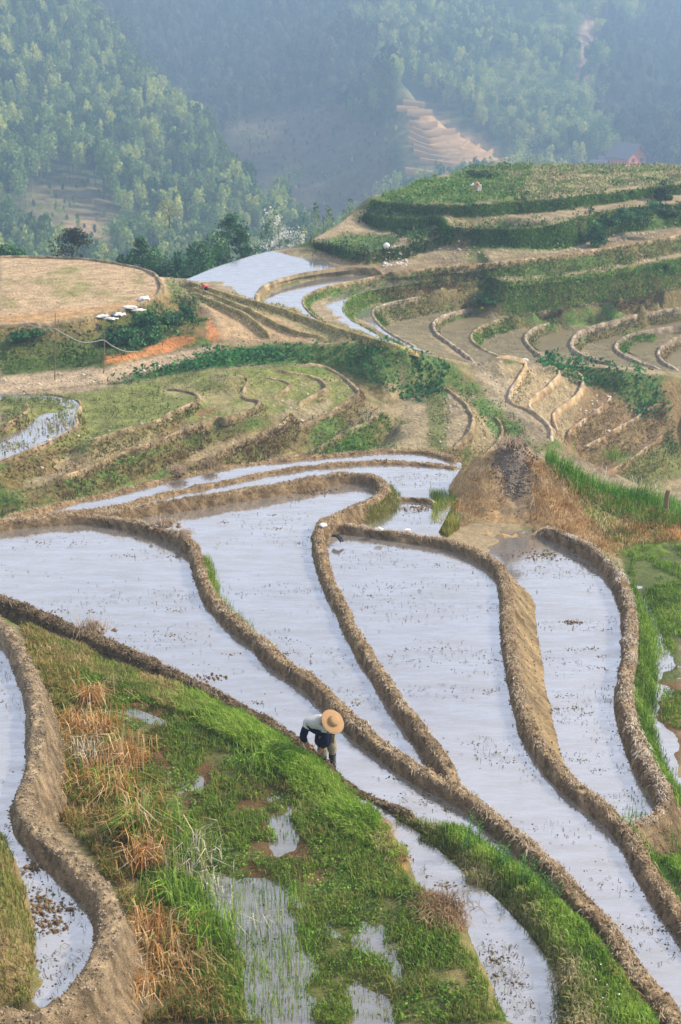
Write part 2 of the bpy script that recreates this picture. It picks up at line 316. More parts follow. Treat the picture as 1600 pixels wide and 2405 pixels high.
edge('E8', [(1460,862,20.6,.3),(1410,853,20.6,.3),(1372,840,20.6,.4),(1346,822,20.6,.5),(1344,805,20.6,.6),(1360,785,20.6,.7),(1400,769,20.6,.75),(1450,755,20.6,.8),(1500,742,20.6,.8),(1572,730,20.6,.8),(1620,722,20.6,.8)], w=.25, rise=.18)
edge('E9', [(1560,868,21.3,.3),(1520,860,21.3,.3),(1480,845,21.3,.4),(1452,828,21.3,.5),(1447,812,21.3,.6),(1465,795,21.3,.6),(1500,783,21.3,.55),(1540,776,21.3,.5),(1620,766,21.3,.5)], w=.24, rise=.16)
edge('E10', [(1600,872,21.8,.3),(1565,858,21.8,.4),(1548,840,21.8,.5),(1550,822,21.8,.6),(1570,806,21.8,.6),(1600,792,21.8,.6),(1660,780,21.8,.6)], w=.24, rise=.16)
# big hill steps above the bowl
edge('P1', k=.3, pts=[(872,470,13.7,.55),(900,473,13.7,.7),(960,478,13.7,.8),(1040,482,13.7,.8),(1130,480,13.7,.8),(1200,474,13.7,.85),(1300,468,13.7,.85),(1400,456,13.7,.85),(1480,446,13.7,.8),(1620,430,13.7,.8)], dk=False)
edge('P2', k=.3, pts=[(858,503,14.5,.5),(900,510,14.5,.9),(960,512,14.5,.9),(1035,512,14.5,.5),(1060,532,14.6,1.2),(1100,536,14.6,1.25),(1200,536,14.6,1.3),(1300,528,14.6,1.7),(1360,510,14.55,1.8),(1440,492,14.55,1.8),(1520,485,14.55,1.7),(1620,478,14.55,1.7)], dk=False)
edge('P3', k=.3, pts=[(738,570,15.6,.3),(790,575,15.55,.8),(850,590,15.5,.85),(905,585,15.5,.85),(955,575,15.5,.85),(1000,562,15.5,.85),(1060,556,15.6,.9),(1150,552,15.7,.8)], dk=False)
# plateau and its far rim
RIM = [(735,560,15.4),(800,520,14.9),(845,480,14.3),(875,462,13.7),(940,440,13.6),(1000,420,13.6),(1060,405,13.6),(1130,390,13.6),(1230,385,13.6),(1400,387,13.6),(1620,387,13.6)]
tline(RIM, 1.0)
for d, dz in ((4, 2.2), (12, 8), (26, 22)):
    Q = catmull(lift(RIM), 2.0); Q[:, 1] += d; Q[:, 0] -= d*.3; Q[:, 2] -= dz; tp(Q)
fl([(880,468),(1000,430),(1130,395),(1620,395),(1620,425),(1400,450),(1200,468)], 13.7, 200)
tline([(1100,440,13.6),(1250,420,13.5),(1450,405,13.45),(1620,400,13.4)], 1)
fl([(740,600),(860,605),(1000,612),(1140,612),(1400,575),(1620,540),(1620,535),(1300,598),(1140,605),(900,618),(740,632),(640,655),(560,690),(480,655),(640,600)], 16.4, 300)
# the white pools: rims
tline([(436,655,16.35),(500,628,16.35),(560,608,16.35),(625,590,16.35),(700,583,16.35),(735,577,16.3)], .4)
for d, dz in ((3, 2.5), (9, 9), (25, 26)):
    Q = catmull(lift([(250,660,16.2),(380,655,16.2),(436,648,16.2),(500,622,16.2),(560,602,16.2),(625,583,16.2),(735,560,15.8)]), 1.5); Q[:, 1] += d; Q[:, 2] -= dz; tp(Q)
DAM = [(436,662,16.25,.3),(480,676,16.25,.3),(540,694,16.25,.25),(605,712,16.3,.2),(660,728,16.35,.2),(760,762,16.45,.2),(850,792,16.7,.2),(930,812,17.0,.25),(985,826,17.5,.3)]
edge('DAM', DAM, side=1, k=.9, w=.2, rise=.12)
edge('D2', [(445,675,16.2,.35),(520,702,16.2,.35),(600,735,16.3,.3),(680,775,16.65,.25),(780,797,16.95,.2)], side=1, k=.9, w=.22, rise=.12)
edge('D3', [(440,684,16.1,.25),(520,715,16.25,.3),(580,742,16.4,.3),(620,775,16.65,.25),(640,795,16.85,.2)], side=1, k=.9, w=.2, rise=.1)
SPUR = [(660,802,16.85),(760,804,16.85),(860,812,17.1),(960,828,17.6),(1040,842,18.3),(1100,853,19.0),(1180,856,19.4),(1260,853,19.8),(1330,858,20.25),(1400,866,20.5),(1480,874,20.75),(1560,884,21.4),(1640,898,22.3)]
tline(SPUR, .6)
# left field plateau and scarp
LF = [(-60,768,15.5,1.3),(60,765,15.5,1.4),(150,757,15.5,1.4),(220,742,15.5,1.3),(290,728,15.5,1.3),(345,708,15.5,1.2),(374,690,15.5,1.0),(378,672,15.5,.7),(365,648,15.5,.6),(330,632,15.5,.6),(260,618,15.5,.5),(180,609,15.5,.4),(60,605,15.5,.4),(-60,606,15.5,.4)]
edge('LF', LF, side=1, k=1.0, w=.22, rise=.12)
tline([(-60,888,17.3),(60,888,17.3),(128,884,17.3),(243,868,17.2),(330,845,17.1),(400,826,17.0),(460,812,16.85),(520,803,16.7),(560,800,16.75),(660,802,16.85)], .5)
tline([(243,850,16.9),(330,826,16.75),(400,803,16.7),(450,795,16.5),(515,790,16.5)], .5)
tline([(265,780,16.35),(330,785,16.4),(400,780,16.3),(440,760,16.2)], .5)
tline([(390,650,15.5),(420,668,15.75),(470,705,16.0),(510,745,16.3),(525,785,16.55)], .5)
tline([(-60,905,17.35),(80,915,17.35),(230,905,17.4),(330,880,17.45),(500,838,17.2),(600,825,17.15),(700,830,17.3),(800,838,17.5),(900,850,17.9)], .5)
for d, dz in ((6, 3), (14, 12), (30, 30)):
    Q = catmull(lift([(-400,606,15.9),(-60,606,15.9),(60,605,15.9),(180,609,15.9),(260,618,16.0),(330,632,16.1),(378,655,16.2)]), 1.5); Q[:, 1] += d; Q[:, 2] -= dz; tp(Q)
# left nose of terraces
edge('L0', [(-60,1020,17.0,.45),(0,1003,17.0,.45),(35,985,17.0,.45),(66,963,17.0,.4),(60,952,17.0,.2),(30,946,17.0,.1)], w=.1, rise=.05)
edge('L1', [(-60,1100,17.4,.9),(0,1083,17.4,.9),(64,1062,17.4,.9),(102,1044,17.4,.85),(163,1013,17.4,.6),(182,1000,17.4,.4),(179,978,17.4,.3),(189,952,17.4,.25),(175,940,17.4,.2),(120,930,17.4,.15),(30,928,17.4,.12)], w=.13, rise=.1)
edge('L2', [(200,1042,17.6,.6),(230,1031,17.6,.65),(281,1016,17.6,.6),(370,990,17.6,.55),(400,972,17.6,.4),(451,950,17.6,.3),(469,934,17.6,.25),(456,926,17.6,.2),(428,919,17.6,.15),(380,914,17.6,.1)], w=.13, rise=.1)
edge('L3', [(122,1130,18.3,1.0),(204,1102,18.25,1.0),(281,1069,18.25,1.0),(349,1046,18.2,1.0),(400,1026,18.15,.95),(430,1013,18.1,.9),(507,983,18.0,.7),(530,983,17.95,.7),(589,965,17.95,.55),(607,952,17.9,.4),(604,944,17.9,.3),(578,939,17.9,.2),(555,926,17.85,.15)], w=.13, rise=.1)
edge('L3b', [(566,924,17.75,.45),(582,898,17.5,.4),(576,888,17.35,.25),(540,880,17.1,.1)], w=.13, rise=.1)
edge('L4', [(433,1100,19.2,1.0),(512,1067,19.1,1.0),(573,1039,19.0,.95),(630,1013,18.8,.9),(670,993,18.65,.8),(679,970,18.5,.4)], w=.14, rise=.1)
edge('L4b', [(632,942,18.15,.35),(662,922,18.05,.35),(680,907,17.95,.3),(678,901,17.9,.2),(642,891,17.75,.1),(589,883,17.5,.1)], w=.12, rise=.08)
edge('L5', [(691,956,18.45,.4),(757,921,18.35,.35),(767,911,18.25,.3),(752,896,18.15,.2),(716,883,17.95,.1),(680,878,17.8,.1),(619,867,17.5,.1)], w=.15, rise=.12)
edge('L6', [(690,1015,19.2,1.1),(709,1003,19.15,1.1),(765,977,19,1.0),(800,955,18.9,.8),(828,937,18.75,.5),(843,924,18.65,.3),(825,903,18.55,.2),(800,883,18.35,.1),(762,864,18,.1),(700,855,17.7,.1)], w=.17, rise=.12)
edge('L7', [(640,1095,20.2,1),(752,1049,19.9,1.1),(800,1021,19.7,1.1),(864,993,19.5,1.1),(899,967,19.3,.8)], w=.13, rise=.06)
edge('G1', [(1060,1056,19.9,1.0),(1101,1020,19.75,1.0),(1111,985,19.6,.8),(1100,962,19.5,.7),(1086,944,19.4,.6),(1040,908,19.3,.4)], w=.17, rise=.12)
edge('G2', [(1100,1100,20.9,1),(1132,1077,20.7,1.0),(1172,1036,20.6,1.0),(1178,1005,20.5,.8),(1157,974,20.4,.5)], w=.17, rise=.12)
fl([(905,900),(1000,900),(1060,960),(1060,1030),(900,1060)], lambda x, y: 19.4+(y-900)*.003, 60)
edge('Ra', [(1157,838,18.7,.3),(1218,845,19.1,.3),(1234,858,19.45,.4),(1218,893,19.8,.6),(1199,922,20.07,.6),(1203,949,20.4,.5),(1249,969,20.6,.4),(1290,1005,20.9,.3),(1295,1036,21,.3)], side=-1, w=.18, rise=.15)
edge('Rb', [(1269,856,19.7,.3),(1300,865,19.9,.4),(1313,880,20.25,.8),(1290,908,20.55,1.0),(1249,939,20.85,.9),(1244,957,21,.7),(1259,976,21.15,.5)], side=-1, w=.18, rise=.15)
edge('Rc', [(1305,864,20.1,.3),(1351,876,20.5,.5),(1369,898,20.95,1.0),(1351,934,21.4,1.2),(1305,969,21.8,1.1),(1300,990,22.05,1.0),(1315,1018,22.4,.8)], side=-1, w=.18, rise=.15)
edge('Rd', [(1438,923,21.85,1.1),(1422,949,22.2,1.2),(1361,995,22.65,1.2),(1330,1022,22.8,1.2)], side=-1, w=.15, rise=.08)
edge('Re', [(1560,940,22.6,.8),(1519,964,23,1.2),(1489,985,23.25,1.3),(1392,1041,23.65,1.3),(1350,1062,23.8,1.3)], side=-1, w=.15, rise=.08)
edge('Rf', [(1570,1010,24.2,1),(1540,1036,24.4,1.1),(1514,1056,24.5,1.1),(1463,1092,24.7,1.1),(1400,1120,24.8,1.1)], side=-1, w=.15, rise=.08)
tline([(1640,960,23.0),(1620,1010,24.5),(1620,1090,25.9),(1560,1150,26.2),(1640,1160,26.6)], .6)
tline([(1400,900,21.3),(1450,935,22.1),(1530,915,22.0),(1590,940,22.8)], .6)
print('terrain points', sum(len(t) for t in TP))

PONDS = [[(270,1665),(330,1648),(395,1665),(385,1695),(300,1700)], [(555,2070),(640,2050),(690,2150),(730,2260),(730,2420),(590,2420),(560,2250)], [(620,1905),(680,1915),(725,1990),(660,2000)], [(850,2150),(910,2180),(905,2240),(860,2220)], [(820,2310),(910,2320),(940,2420),(830,2420)], [(430,2020),(560,2060),(610,2120),(520,2150)], [(930,2210),(960,2300),(920,2290)]]

# the land goes on outside the frame
for x in (1900, 2150, 2450):
    tp(unp([x]*9, [430,470,500,560,600,660,720,790,880], [13.7,13.9,15.2,16.4,17.3,18.6,20,21.2,22.6])); tp(unp([x]*4, [960,1010,1090,1160], [23.2,24.5,25.9,26.6]))
for x in (1790, 2000, 2300):
    tp(unp([x]*6, [1330,1500,1700,1900,2200,2560], [13.5]*6))
for x, y in ((17,38),(20,40),(24,40),(16,35),(22,36)): tp([(x, y, -14.2)])
for x in (-420, -800, -1200):
    tp(unp([x]*6, [606,768,888,1000,1100,1180], [15.5,15.6,17.3,17.5,18.5,19.5])); tp(unp([x]*4, [1240,1380,1700,2000], [12.3,12.0,10.95,10.0]))
# ------------------------------------------------------------- one triangulated surface, laid onto grids
def tin(P, q=.12):
    P = np.vstack(P); key = np.round(P[:, :2]/q).astype(np.int64)
    _, ix = np.unique(key, axis=0, return_index=True); P = P[ix]
    r = geometry.delaunay_2d_cdt([Vector(p[:2]) for p in P], [], [], 0, 1e-5)
    v = np.array([tuple(a) for a in r[0]]); z = np.array([P[o[0], 2] if len(o) else 0 for o in r[3]])
    return v, z, np.array(r[2])
def raster(v, z, T, x0, y0, nx, ny, c):
    G = np.full((ny, nx), np.nan)
    for t in T:
        p = v[t]; zz = z[t]
        i0 = max(0, int((p[:, 0].min()-x0)/c)); i1 = min(nx-1, int((p[:, 0].max()-x0)/c)+1)
        j0 = max(0, int((p[:, 1].min()-y0)/c)); j1 = min(ny-1, int((p[:, 1].max()-y0)/c)+1)
        if i1 < i0 or j1 < j0: continue
        d = (p[1, 1]-p[2, 1])*(p[0, 0]-p[2, 0])+(p[2, 0]-p[1, 0])*(p[0, 1]-p[2, 1])
        if abs(d) < 1e-12: continue
        X = x0+np.arange(i0, i1+1)*c; Y = (y0+np.arange(j0, j1+1)*c)[:, None]
        a = ((p[1, 1]-p[2, 1])*(X-p[2, 0])+(p[2, 0]-p[1, 0])*(Y-p[2, 1]))/d
        b = ((p[2, 1]-p[0, 1])*(X-p[2, 0])+(p[0, 0]-p[2, 0])*(Y-p[2, 1]))/d
        g = 1-a-b; m = (a >= -1e-6) & (b >= -1e-6) & (g >= -1e-6)
        s = G[j0:j1+1, i0:i1+1]; s[m] = (a*zz[0]+b*zz[1]+g*zz[2])[m]
    return G
def blur(G, n=1):
    for _ in range(n):
        P = np.pad(G, 1, mode='edge')
        G = (P[1:-1, 1:-1]*4+P[:-2, 1:-1]+P[2:, 1:-1]+P[1:-1, :-2]+P[1:-1, 2:])/8
    return G
GRIDS = []
def make_grid(v, z, T, x0, y0, x1, y1, c, sm=1):
    nx = int((x1-x0)/c)+1; ny = int((y1-y0)/c)+1
    G = raster(v, z, T, x0, y0, nx, ny, c)
    ok = ~np.isnan(G); G = np.where(ok, G, -40.0)
    G = blur(G, sm)
    X = x0+np.arange(nx)*c; Y = y0+np.arange(ny)*c
    return [G, ok, x0, y0, c, nx, ny, *np.meshgrid(X, Y)]
def hgt(x, y):
    """ground level at places"""
    x = np.asarray(x, float); y = np.asarray(y, float); out = np.full(x.shape, np.nan)
    for g in GRIDS:
        G, ok, x0, y0, c, nx, ny = g[:7]
        fi = (x-x0)/c; fj = (y-y0)/c
        m = (fi >= 0) & (fj >= 0) & (fi < nx-1) & (fj < ny-1) & np.isnan(out)
        i = np.clip(fi.astype(int), 0, nx-2); j = np.clip(fj.astype(int), 0, ny-2); a = fi-i; b = fj-j
        zz = G[j, i]*(1-a)*(1-b)+G[j, i+1]*a*(1-b)+G[j+1, i]*(1-a)*b+G[j+1, i+1]*a*b
        m &= ok[j, i]
        out = np.where(m, zz, out)
    return out

# ------------------------------------------------------------- ground cover, painted on the land
CW, CH = 800, 1203
yy, xx = np.mgrid[0:CH, 0:CW]; PX = xx*2.0+1; PY = yy*2.0+1
CC = np.zeros((CH, CW, 3)); CA = np.zeros((CH, CW))
def paint(poly, c, a=1.0, soft=3, wob=6, brk=0.0, sc=40):
    """one patch of ground cover with a wobbling edge; brk leaves gaps in it"""
    poly = np.array(poly, float); lo = poly.min(0)-30; hi = poly.max(0)+30
    i0, i1 = int(max(0, lo[0]/2)), int(min(CW, hi[0]/2)); j0, j1 = int(max(0, lo[1]/2)), int(min(CH, hi[1]/2))
    if i1 <= i0 or j1 <= j0: return
    X = PX[j0:j1, i0:i1]; Y = PY[j0:j1, i0:i1]
    m = inpoly(X+fbm(X, Y, 25, 3, 3)*wob, Y+fbm(X, Y, 25, 3, 9)*wob*.7, poly).astype(float)*a
    if brk: m *= np.clip(.5+(fbm(X, Y*2.2, sc, 4, 21)+.35-brk)*6, 0, 1)
    m = blur(m, soft)[..., None]
    CC[j0:j1, i0:i1] = CC[j0:j1, i0:i1]*(1-m)+np.array(c)*m
    CA[j0:j1, i0:i1] = np.maximum(CA[j0:j1, i0:i1], m[..., 0])
def cover(P):
    px, py = proj(P); fi = np.clip(px/2-.5, 0, CW-1.01); fj = np.clip(py/2-.5, 0, CH-1.01)
    i = fi.astype(int); j = fj.astype(int); a = (fi-i)[:, None]; b = (fj-j)[:, None]
    def s(A): return A[j, i]*(1-a)*(1-b)+A[j, i+1]*a*(1-b)+A[j+1, i]*(1-a)*b+A[j+1, i+1]*a*b
    e_ = np.clip(1-(np.abs(px-800)-785)/60, 0, 1)*np.clip((2480-py)/60, 0, 1)      # beyond the surveyed patches the plain ground takes over
    return s(CC), s(CA[..., None])[:, 0]*e_
SOIL = (.33,.25,.16); STRAW = (.40,.31,.19); GRASS = (.10,.17,.03); GRASSY = (.17,.19,.05); LEAFY = (.025,.085,.03); RUST = (.46,.19,.07)
MUD = (.22,.175,.12); BROWN = (.20,.135,.06); DGREEN = (.035,.09,.02); STONEY = (.42,.37,.29); MUDW = (.20,.17,.10); REDMUD = (.125,.07,.035)
paint([(840,470),(1000,425),(1130,390),(1240,384),(1360,450),(1200,475),(1000,480)], (.13,.20,.05), .9)
paint([(1130,385),(1600,385),(1600,440),(1300,468),(1190,450)], (.30,.27,.14), .9)
paint([(1150,380),(1400,383),(1600,385),(1600,400),(1200,415),(1050,420)], (.15,.22,.06), .7, brk=.4)
paint([(1050,420),(1250,400),(1600,400),(1600,440),(1300,468),(1000,475)], (.36,.28,.17), .7, brk=.4, sc=25)
paint([(860,484),(1040,486),(1040,512),(860,510)], (.05,.12,.06), .9)
paint([(1035,505),(1300,505),(1340,515),(1300,535),(1050,540)], (.34,.28,.17), .9, brk=.1, sc=25)
paint([(1280,530),(1500,470),(1500,480),(1330,535)], (.38,.29,.18), .8)
paint([(730,570),(810,550),(940,555),(905,590),(850,590)], (.10,.18,.05), .9)
paint([(0,600),(380,620),(400,690),(250,740),(0,770)], (.42,.31,.19), 1)
paint([(100,640),(200,620),(240,660),(180,700),(40,690)], (.22,.22,.08), .8, brk=.5, sc=50)
paint([(0,660),(330,640),(350,690),(100,760),(0,720)], (.24,.22,.09), .7, brk=.55, sc=60)
paint([(0,770),(230,745),(330,740),(430,700),(470,740),(500,790),(400,800),(240,860),(0,885)], (.07,.11,.025), 1)
paint([(350,700),(440,690),(500,740),(510,790),(440,790),(380,740)], (.22,.13,.06), .8, brk=.2)
paint([(0,755),(120,765),(230,755),(230,790),(100,800),(0,800)], (.18,.12,.06), .8)
paint([(0,740),(200,725),(345,700),(385,670),(395,690),(360,715),(230,755),(0,775)], (.42,.26,.12), .8)
paint([(243,835),(330,826),(400,795),(455,788),(470,800),(400,825),(300,850),(245,857)], RUST, 1, wob=8)
paint([(270,782),(330,775),(380,785),(360,795),(300,795)], RUST, .9)
paint([(480,735),(500,760),(530,790),(510,803),(490,800),(485,765)], RUST, .9)
paint([(0,885),(240,865),(400,830),(520,803),(480,835),(250,900),(0,925)], (.40,.31,.21), 1)
paint([(460,700),(640,730),(760,800),(640,803),(520,800),(500,740)], (.36,.26,.15), 1)
paint([(430,655),(1000,820),(900,815),(760,800),(600,720),(440,672)], (.26,.23,.11), .9)
paint([(240,910),(500,828),(620,810),(880,815),(990,828),(1060,860),(1050,940),(960,950),(850,890),(700,852),(500,865),(330,895)], (.05,.13,.03), 1)
paint([(0,930),(200,920),(470,870),(700,855),(840,900),(800,960),(500,985),(200,1050),(0,1080)], (.17,.19,.06), 1)
paint([(300,900),(480,870),(700,858),(830,900),(700,1000),(560,985),(480,950)], (.30,.25,.14), .6, brk=.35)
paint([(600,870),(750,860),(800,885),(700,880)], (.13,.2,.04), .8)
paint([(640,960),(720,900),(770,915),(780,950),(720,1000)], (.34,.28,.19), .8, brk=.2)
paint([(0,1060),(200,1050),(460,960),(520,960),(430,1010),(100,1140),(0,1160)], (.20,.13,.06), .8, brk=.15)
paint([(0,1165),(150,1130),(430,1050),(620,1000),(700,1010),(430,1120),(200,1160),(0,1210)], (.20,.14,.06), .8, brk=.3)
paint([(120,1080),(350,1020),(400,1015),(280,1062),(130,1120)], (.36,.28,.17), .8)
paint([(430,1060),(660,1000),(670,1010),(520,1060),(440,1090)], (.36,.28,.17), .8)
paint([(900,890),(1040,905),(1090,960),(1100,1010),(1040,1060),(900,1060)], (.34,.28,.17), .9, brk=.1)
paint([(1000,900),(1040,905),(1050,1060),(1010,1050)], (.12,.16,.04), .8)
paint([(1100,950),(1170,980),(1160,1040),(1110,1080)], (.33,.26,.15), .9)
paint([(1040,880),(1110,890),(1190,960),(1260,1060),(1180,1060),(1120,960)], (.09,.18,.04), .9, brk=.1)
paint([(1110,845),(1330,860),(1400,940),(1330,1050),(1200,960),(1130,890)], (.36,.28,.18), 1)
paint([(1100,840),(1180,850),(1260,1010),(1150,950)], (.33,.28,.20), .8)
paint([(1250,845),(1400,865),(1560,885),(1580,990),(1480,1000),(1440,920),(1380,890)], (.05,.13,.03), 1)
paint([(1380,900),(1460,940),(1560,970),(1560,1080),(1440,1120),(1320,1060)], (.26,.17,.10), .9)
paint([(1440,1070),(1540,1050),(1600,1060),(1600,1120),(1480,1130)], (.14,.18,.05), .9)
paint([(1550,900),(1600,900),(1600,1050),(1540,1010)], (.30,.19,.10), .8)
paint([(735,600),(860,610),(900,625),(1140,612),(1300,596),(1600,535),(1600,555),(1300,612),(1100,628),(900,640),(790,636),(740,610)], (.26,.20,.12), 1, wob=2)
for p in ([(800,668),(900,650),(1140,640),(1140,652),(1000,668),(850,690),(800,700)], [(870,735),(960,742),(1110,722),(1115,735),(1020,755),(1010,790),(1060,830),(1100,850),(980,825),(890,760)],
          [(1030,770),(1120,740),(1200,750),(1110,785),(1115,820),(1200,850),(1110,848),(1040,800)], [(1120,800),(1200,770),(1260,765),(1240,800),(1280,845),(1200,848),(1130,825)],
          [(1245,800),(1310,765),(1380,770),(1345,800),(1360,840),(1420,855),(1300,848)], [(1355,810),(1410,775),(1500,760),(1450,800),(1460,840),(1540,865),(1420,855)],
          [(1460,815),(1520,790),(1600,775),(1550,830),(1570,860),(1600,875),(1540,868)], [(1560,840),(1600,810),(1600,870)], [(870,680),(800,730),(850,760),(1000,825),(900,790),(830,750)]):
    paint(p, (.19,.165,.10), 1, wob=1, soft=1)
# near ground
paint([(30,1440),(200,1520),(480,1640),(700,1780),(830,1890),(1000,2090),(1120,2200),(1190,2405),(250,2405),(300,2150),(130,1900),(150,1700)], (.115,.125,.04), 1)
paint([(30,1450),(160,1490),(420,1600),(520,1660),(440,1680),(250,1600),(130,1600)], (.24,.19,.09), .8, brk=.1)
paint([(240,1610),(400,1650),(480,1720),(540,1850),(620,1900),(700,1980),(760,2060),(600,2080),(480,1960),(380,1820),(300,1700)], REDMUD, .9, brk=.35, sc=70)
paint([(560,1800),(690,1860),(800,2030),(770,2080),(600,2060),(560,1940)], REDMUD, .8, brk=.25, sc=60)
paint([(130,1600),(160,1700),(130,1860),(220,1990),(300,2120),(290,2300),(230,2405),(420,2405),(400,2200),(300,2000),(220,1800),(200,1620)], (.26,.20,.11), .9, brk=.0)
paint([(830,1890),(920,1950),(960,2040),(930,2060),(880,1980)], (.45,.27,.11), .9)
paint([(975,2090),(1060,2110),(1100,2180),(1060,2200),(990,2140)], (.24,.17,.09), .9)
paint([(1060,2100),(1110,2180),(1190,2405),(1060,2405),(1040,2250)], (.26,.21,.09), .7, brk=.3)
paint([(900,1900),(1100,1960),(1330,2120),(1560,2405),(1300,2405),(1290,2260),(1150,2090),(1000,1980)], (.13,.155,.04), 1)
paint([(1330,2110),(1430,2170),(1600,2405),(1520,2405),(1400,2240)], (.40,.28,.14), .9)
paint([(0,1930),(70,2080),(85,2240),(60,2405),(0,2405)], (.26,.19,.10), 1)
paint([(0,2000),(60,2120),(60,2250),(0,2230)], (.14,.15,.05), .8, brk=.3)
paint([(1450,1290),(1600,1260),(1600,1700),(1540,1700),(1520,1500)], (.10,.13,.045), 1)
paint([(1520,1600),(1600,1600),(1600,1800),(1545,1760)], (.16,.10,.05), 1)
paint([(1470,1950),(1600,1960),(1600,2130),(1520,2000)], (.10,.17,.04), 1)
paint([(0,1215),(250,1150),(430,1110),(430,1120),(0,1205)], (.11,.19,.04), 1)
M_GROUND = mat_ground('ground_cover', 9, .35, .6, dist=.05)
M_GROUNDM = mat_ground('ground_cover_mid', 1.6, .45, .6, dist=.25)
M_HILL = mat_ground('hill_cover', .08, .4, .3, dist=2)
M_DIKE = mat_ground('bank_mud', 14, .5, 1.0, dist=.06)
M_DIKEM = mat_ground('bank_earth', 3, .35, .6, dist=.1)
v, z, T = tin(TP)
gn = make_grid(v, z, T, -17, 9.5, 22, 44, .08)
gm = make_grid(v, z, T, -45, 43.5, 55, 150, .22)
def ground_sheet(name, g, mat, disp):
    G, ok, x0, y0, c, nx, ny, X, Y = g
    gy, gx = np.gradient(G, c); sl = np.hypot(gx, gy)
    G += disp(X, Y, sl); g[0] = G
    if name == 'ground':
        qx, qy = proj(np.stack([X, Y, G], -1)); pm = np.zeros(X.shape, bool)
        for p_ in PONDS: pm |= inpoly(qx+fbm(X, Y, .5, 3, 81)*45, qy+fbm(X, Y, .5, 3, 82)*45, p_)
        G -= blur(pm.astype(float), 2)*.07; g[0] = G
    P = np.stack([X, Y, G], -1).reshape(-1, 3)
    px, py = proj(P); vis = ok.ravel() & (px > -900) & (px < 2500) & (py < 2700)
    base = np.where((sl.ravel() > .35)[:, None], np.array([.17,.135,.06]), np.array([.31,.25,.16]))
    s = np.clip((sl.ravel()-.2)/.5, 0, 1)[:, None]
    base = np.array([.31,.25,.16])*(1-s)+np.array([.17,.14,.06])*s
    gr = np.clip(.5+fbm(X, Y, 2.5, 4, 31)*3, 0, 1).ravel()[:, None]*s
    base = base*(1-gr)+np.array([.09,.15,.035])*gr
    cc, ca = cover(P); ca = ca[:, None]
    col = base*(1-ca)+cc*ca
    st = np.clip((sl.ravel()-.35)/.4, 0, 1)[:, None]*.35*ca      # banks are darker, weedier earth
    col = col*(1-st)+np.array([.17,.15,.06])*st
    col = col*(1+.25*fbm(X, Y, .5, 4, 41).ravel()[:, None])
    i = np.arange(nx*ny).reshape(ny, nx)
    F = np.stack([i[:-1, :-1], i[:-1, 1:], i[1:, 1:], i[1:, :-1]], -1).reshape(-1, 4)
    F = F[vis[F].all(1)]
    used = np.zeros(len(P), bool); used[F.ravel()] = True
    idx = np.cumsum(used)-1
    return mesh_np(name, P[used], idx[F], mat, np.clip(col[used], .01, .9), smooth=True, kind='structure')
ground_sheet('ground', gn, M_GROUND, lambda X, Y, s: fbm(X, Y, .9, 5, 5)*.045+fbm(X, Y, .18, 3, 6)*.02)
ground_sheet('valley_ground', gm, M_GROUNDM, lambda X, Y, s: fbm(X, Y, 3, 5, 5)*.10*(.3+np.clip(s, 0, 1))+fbm(X, Y, .7, 3, 6)*.04)
GRIDS += [gn, gm]

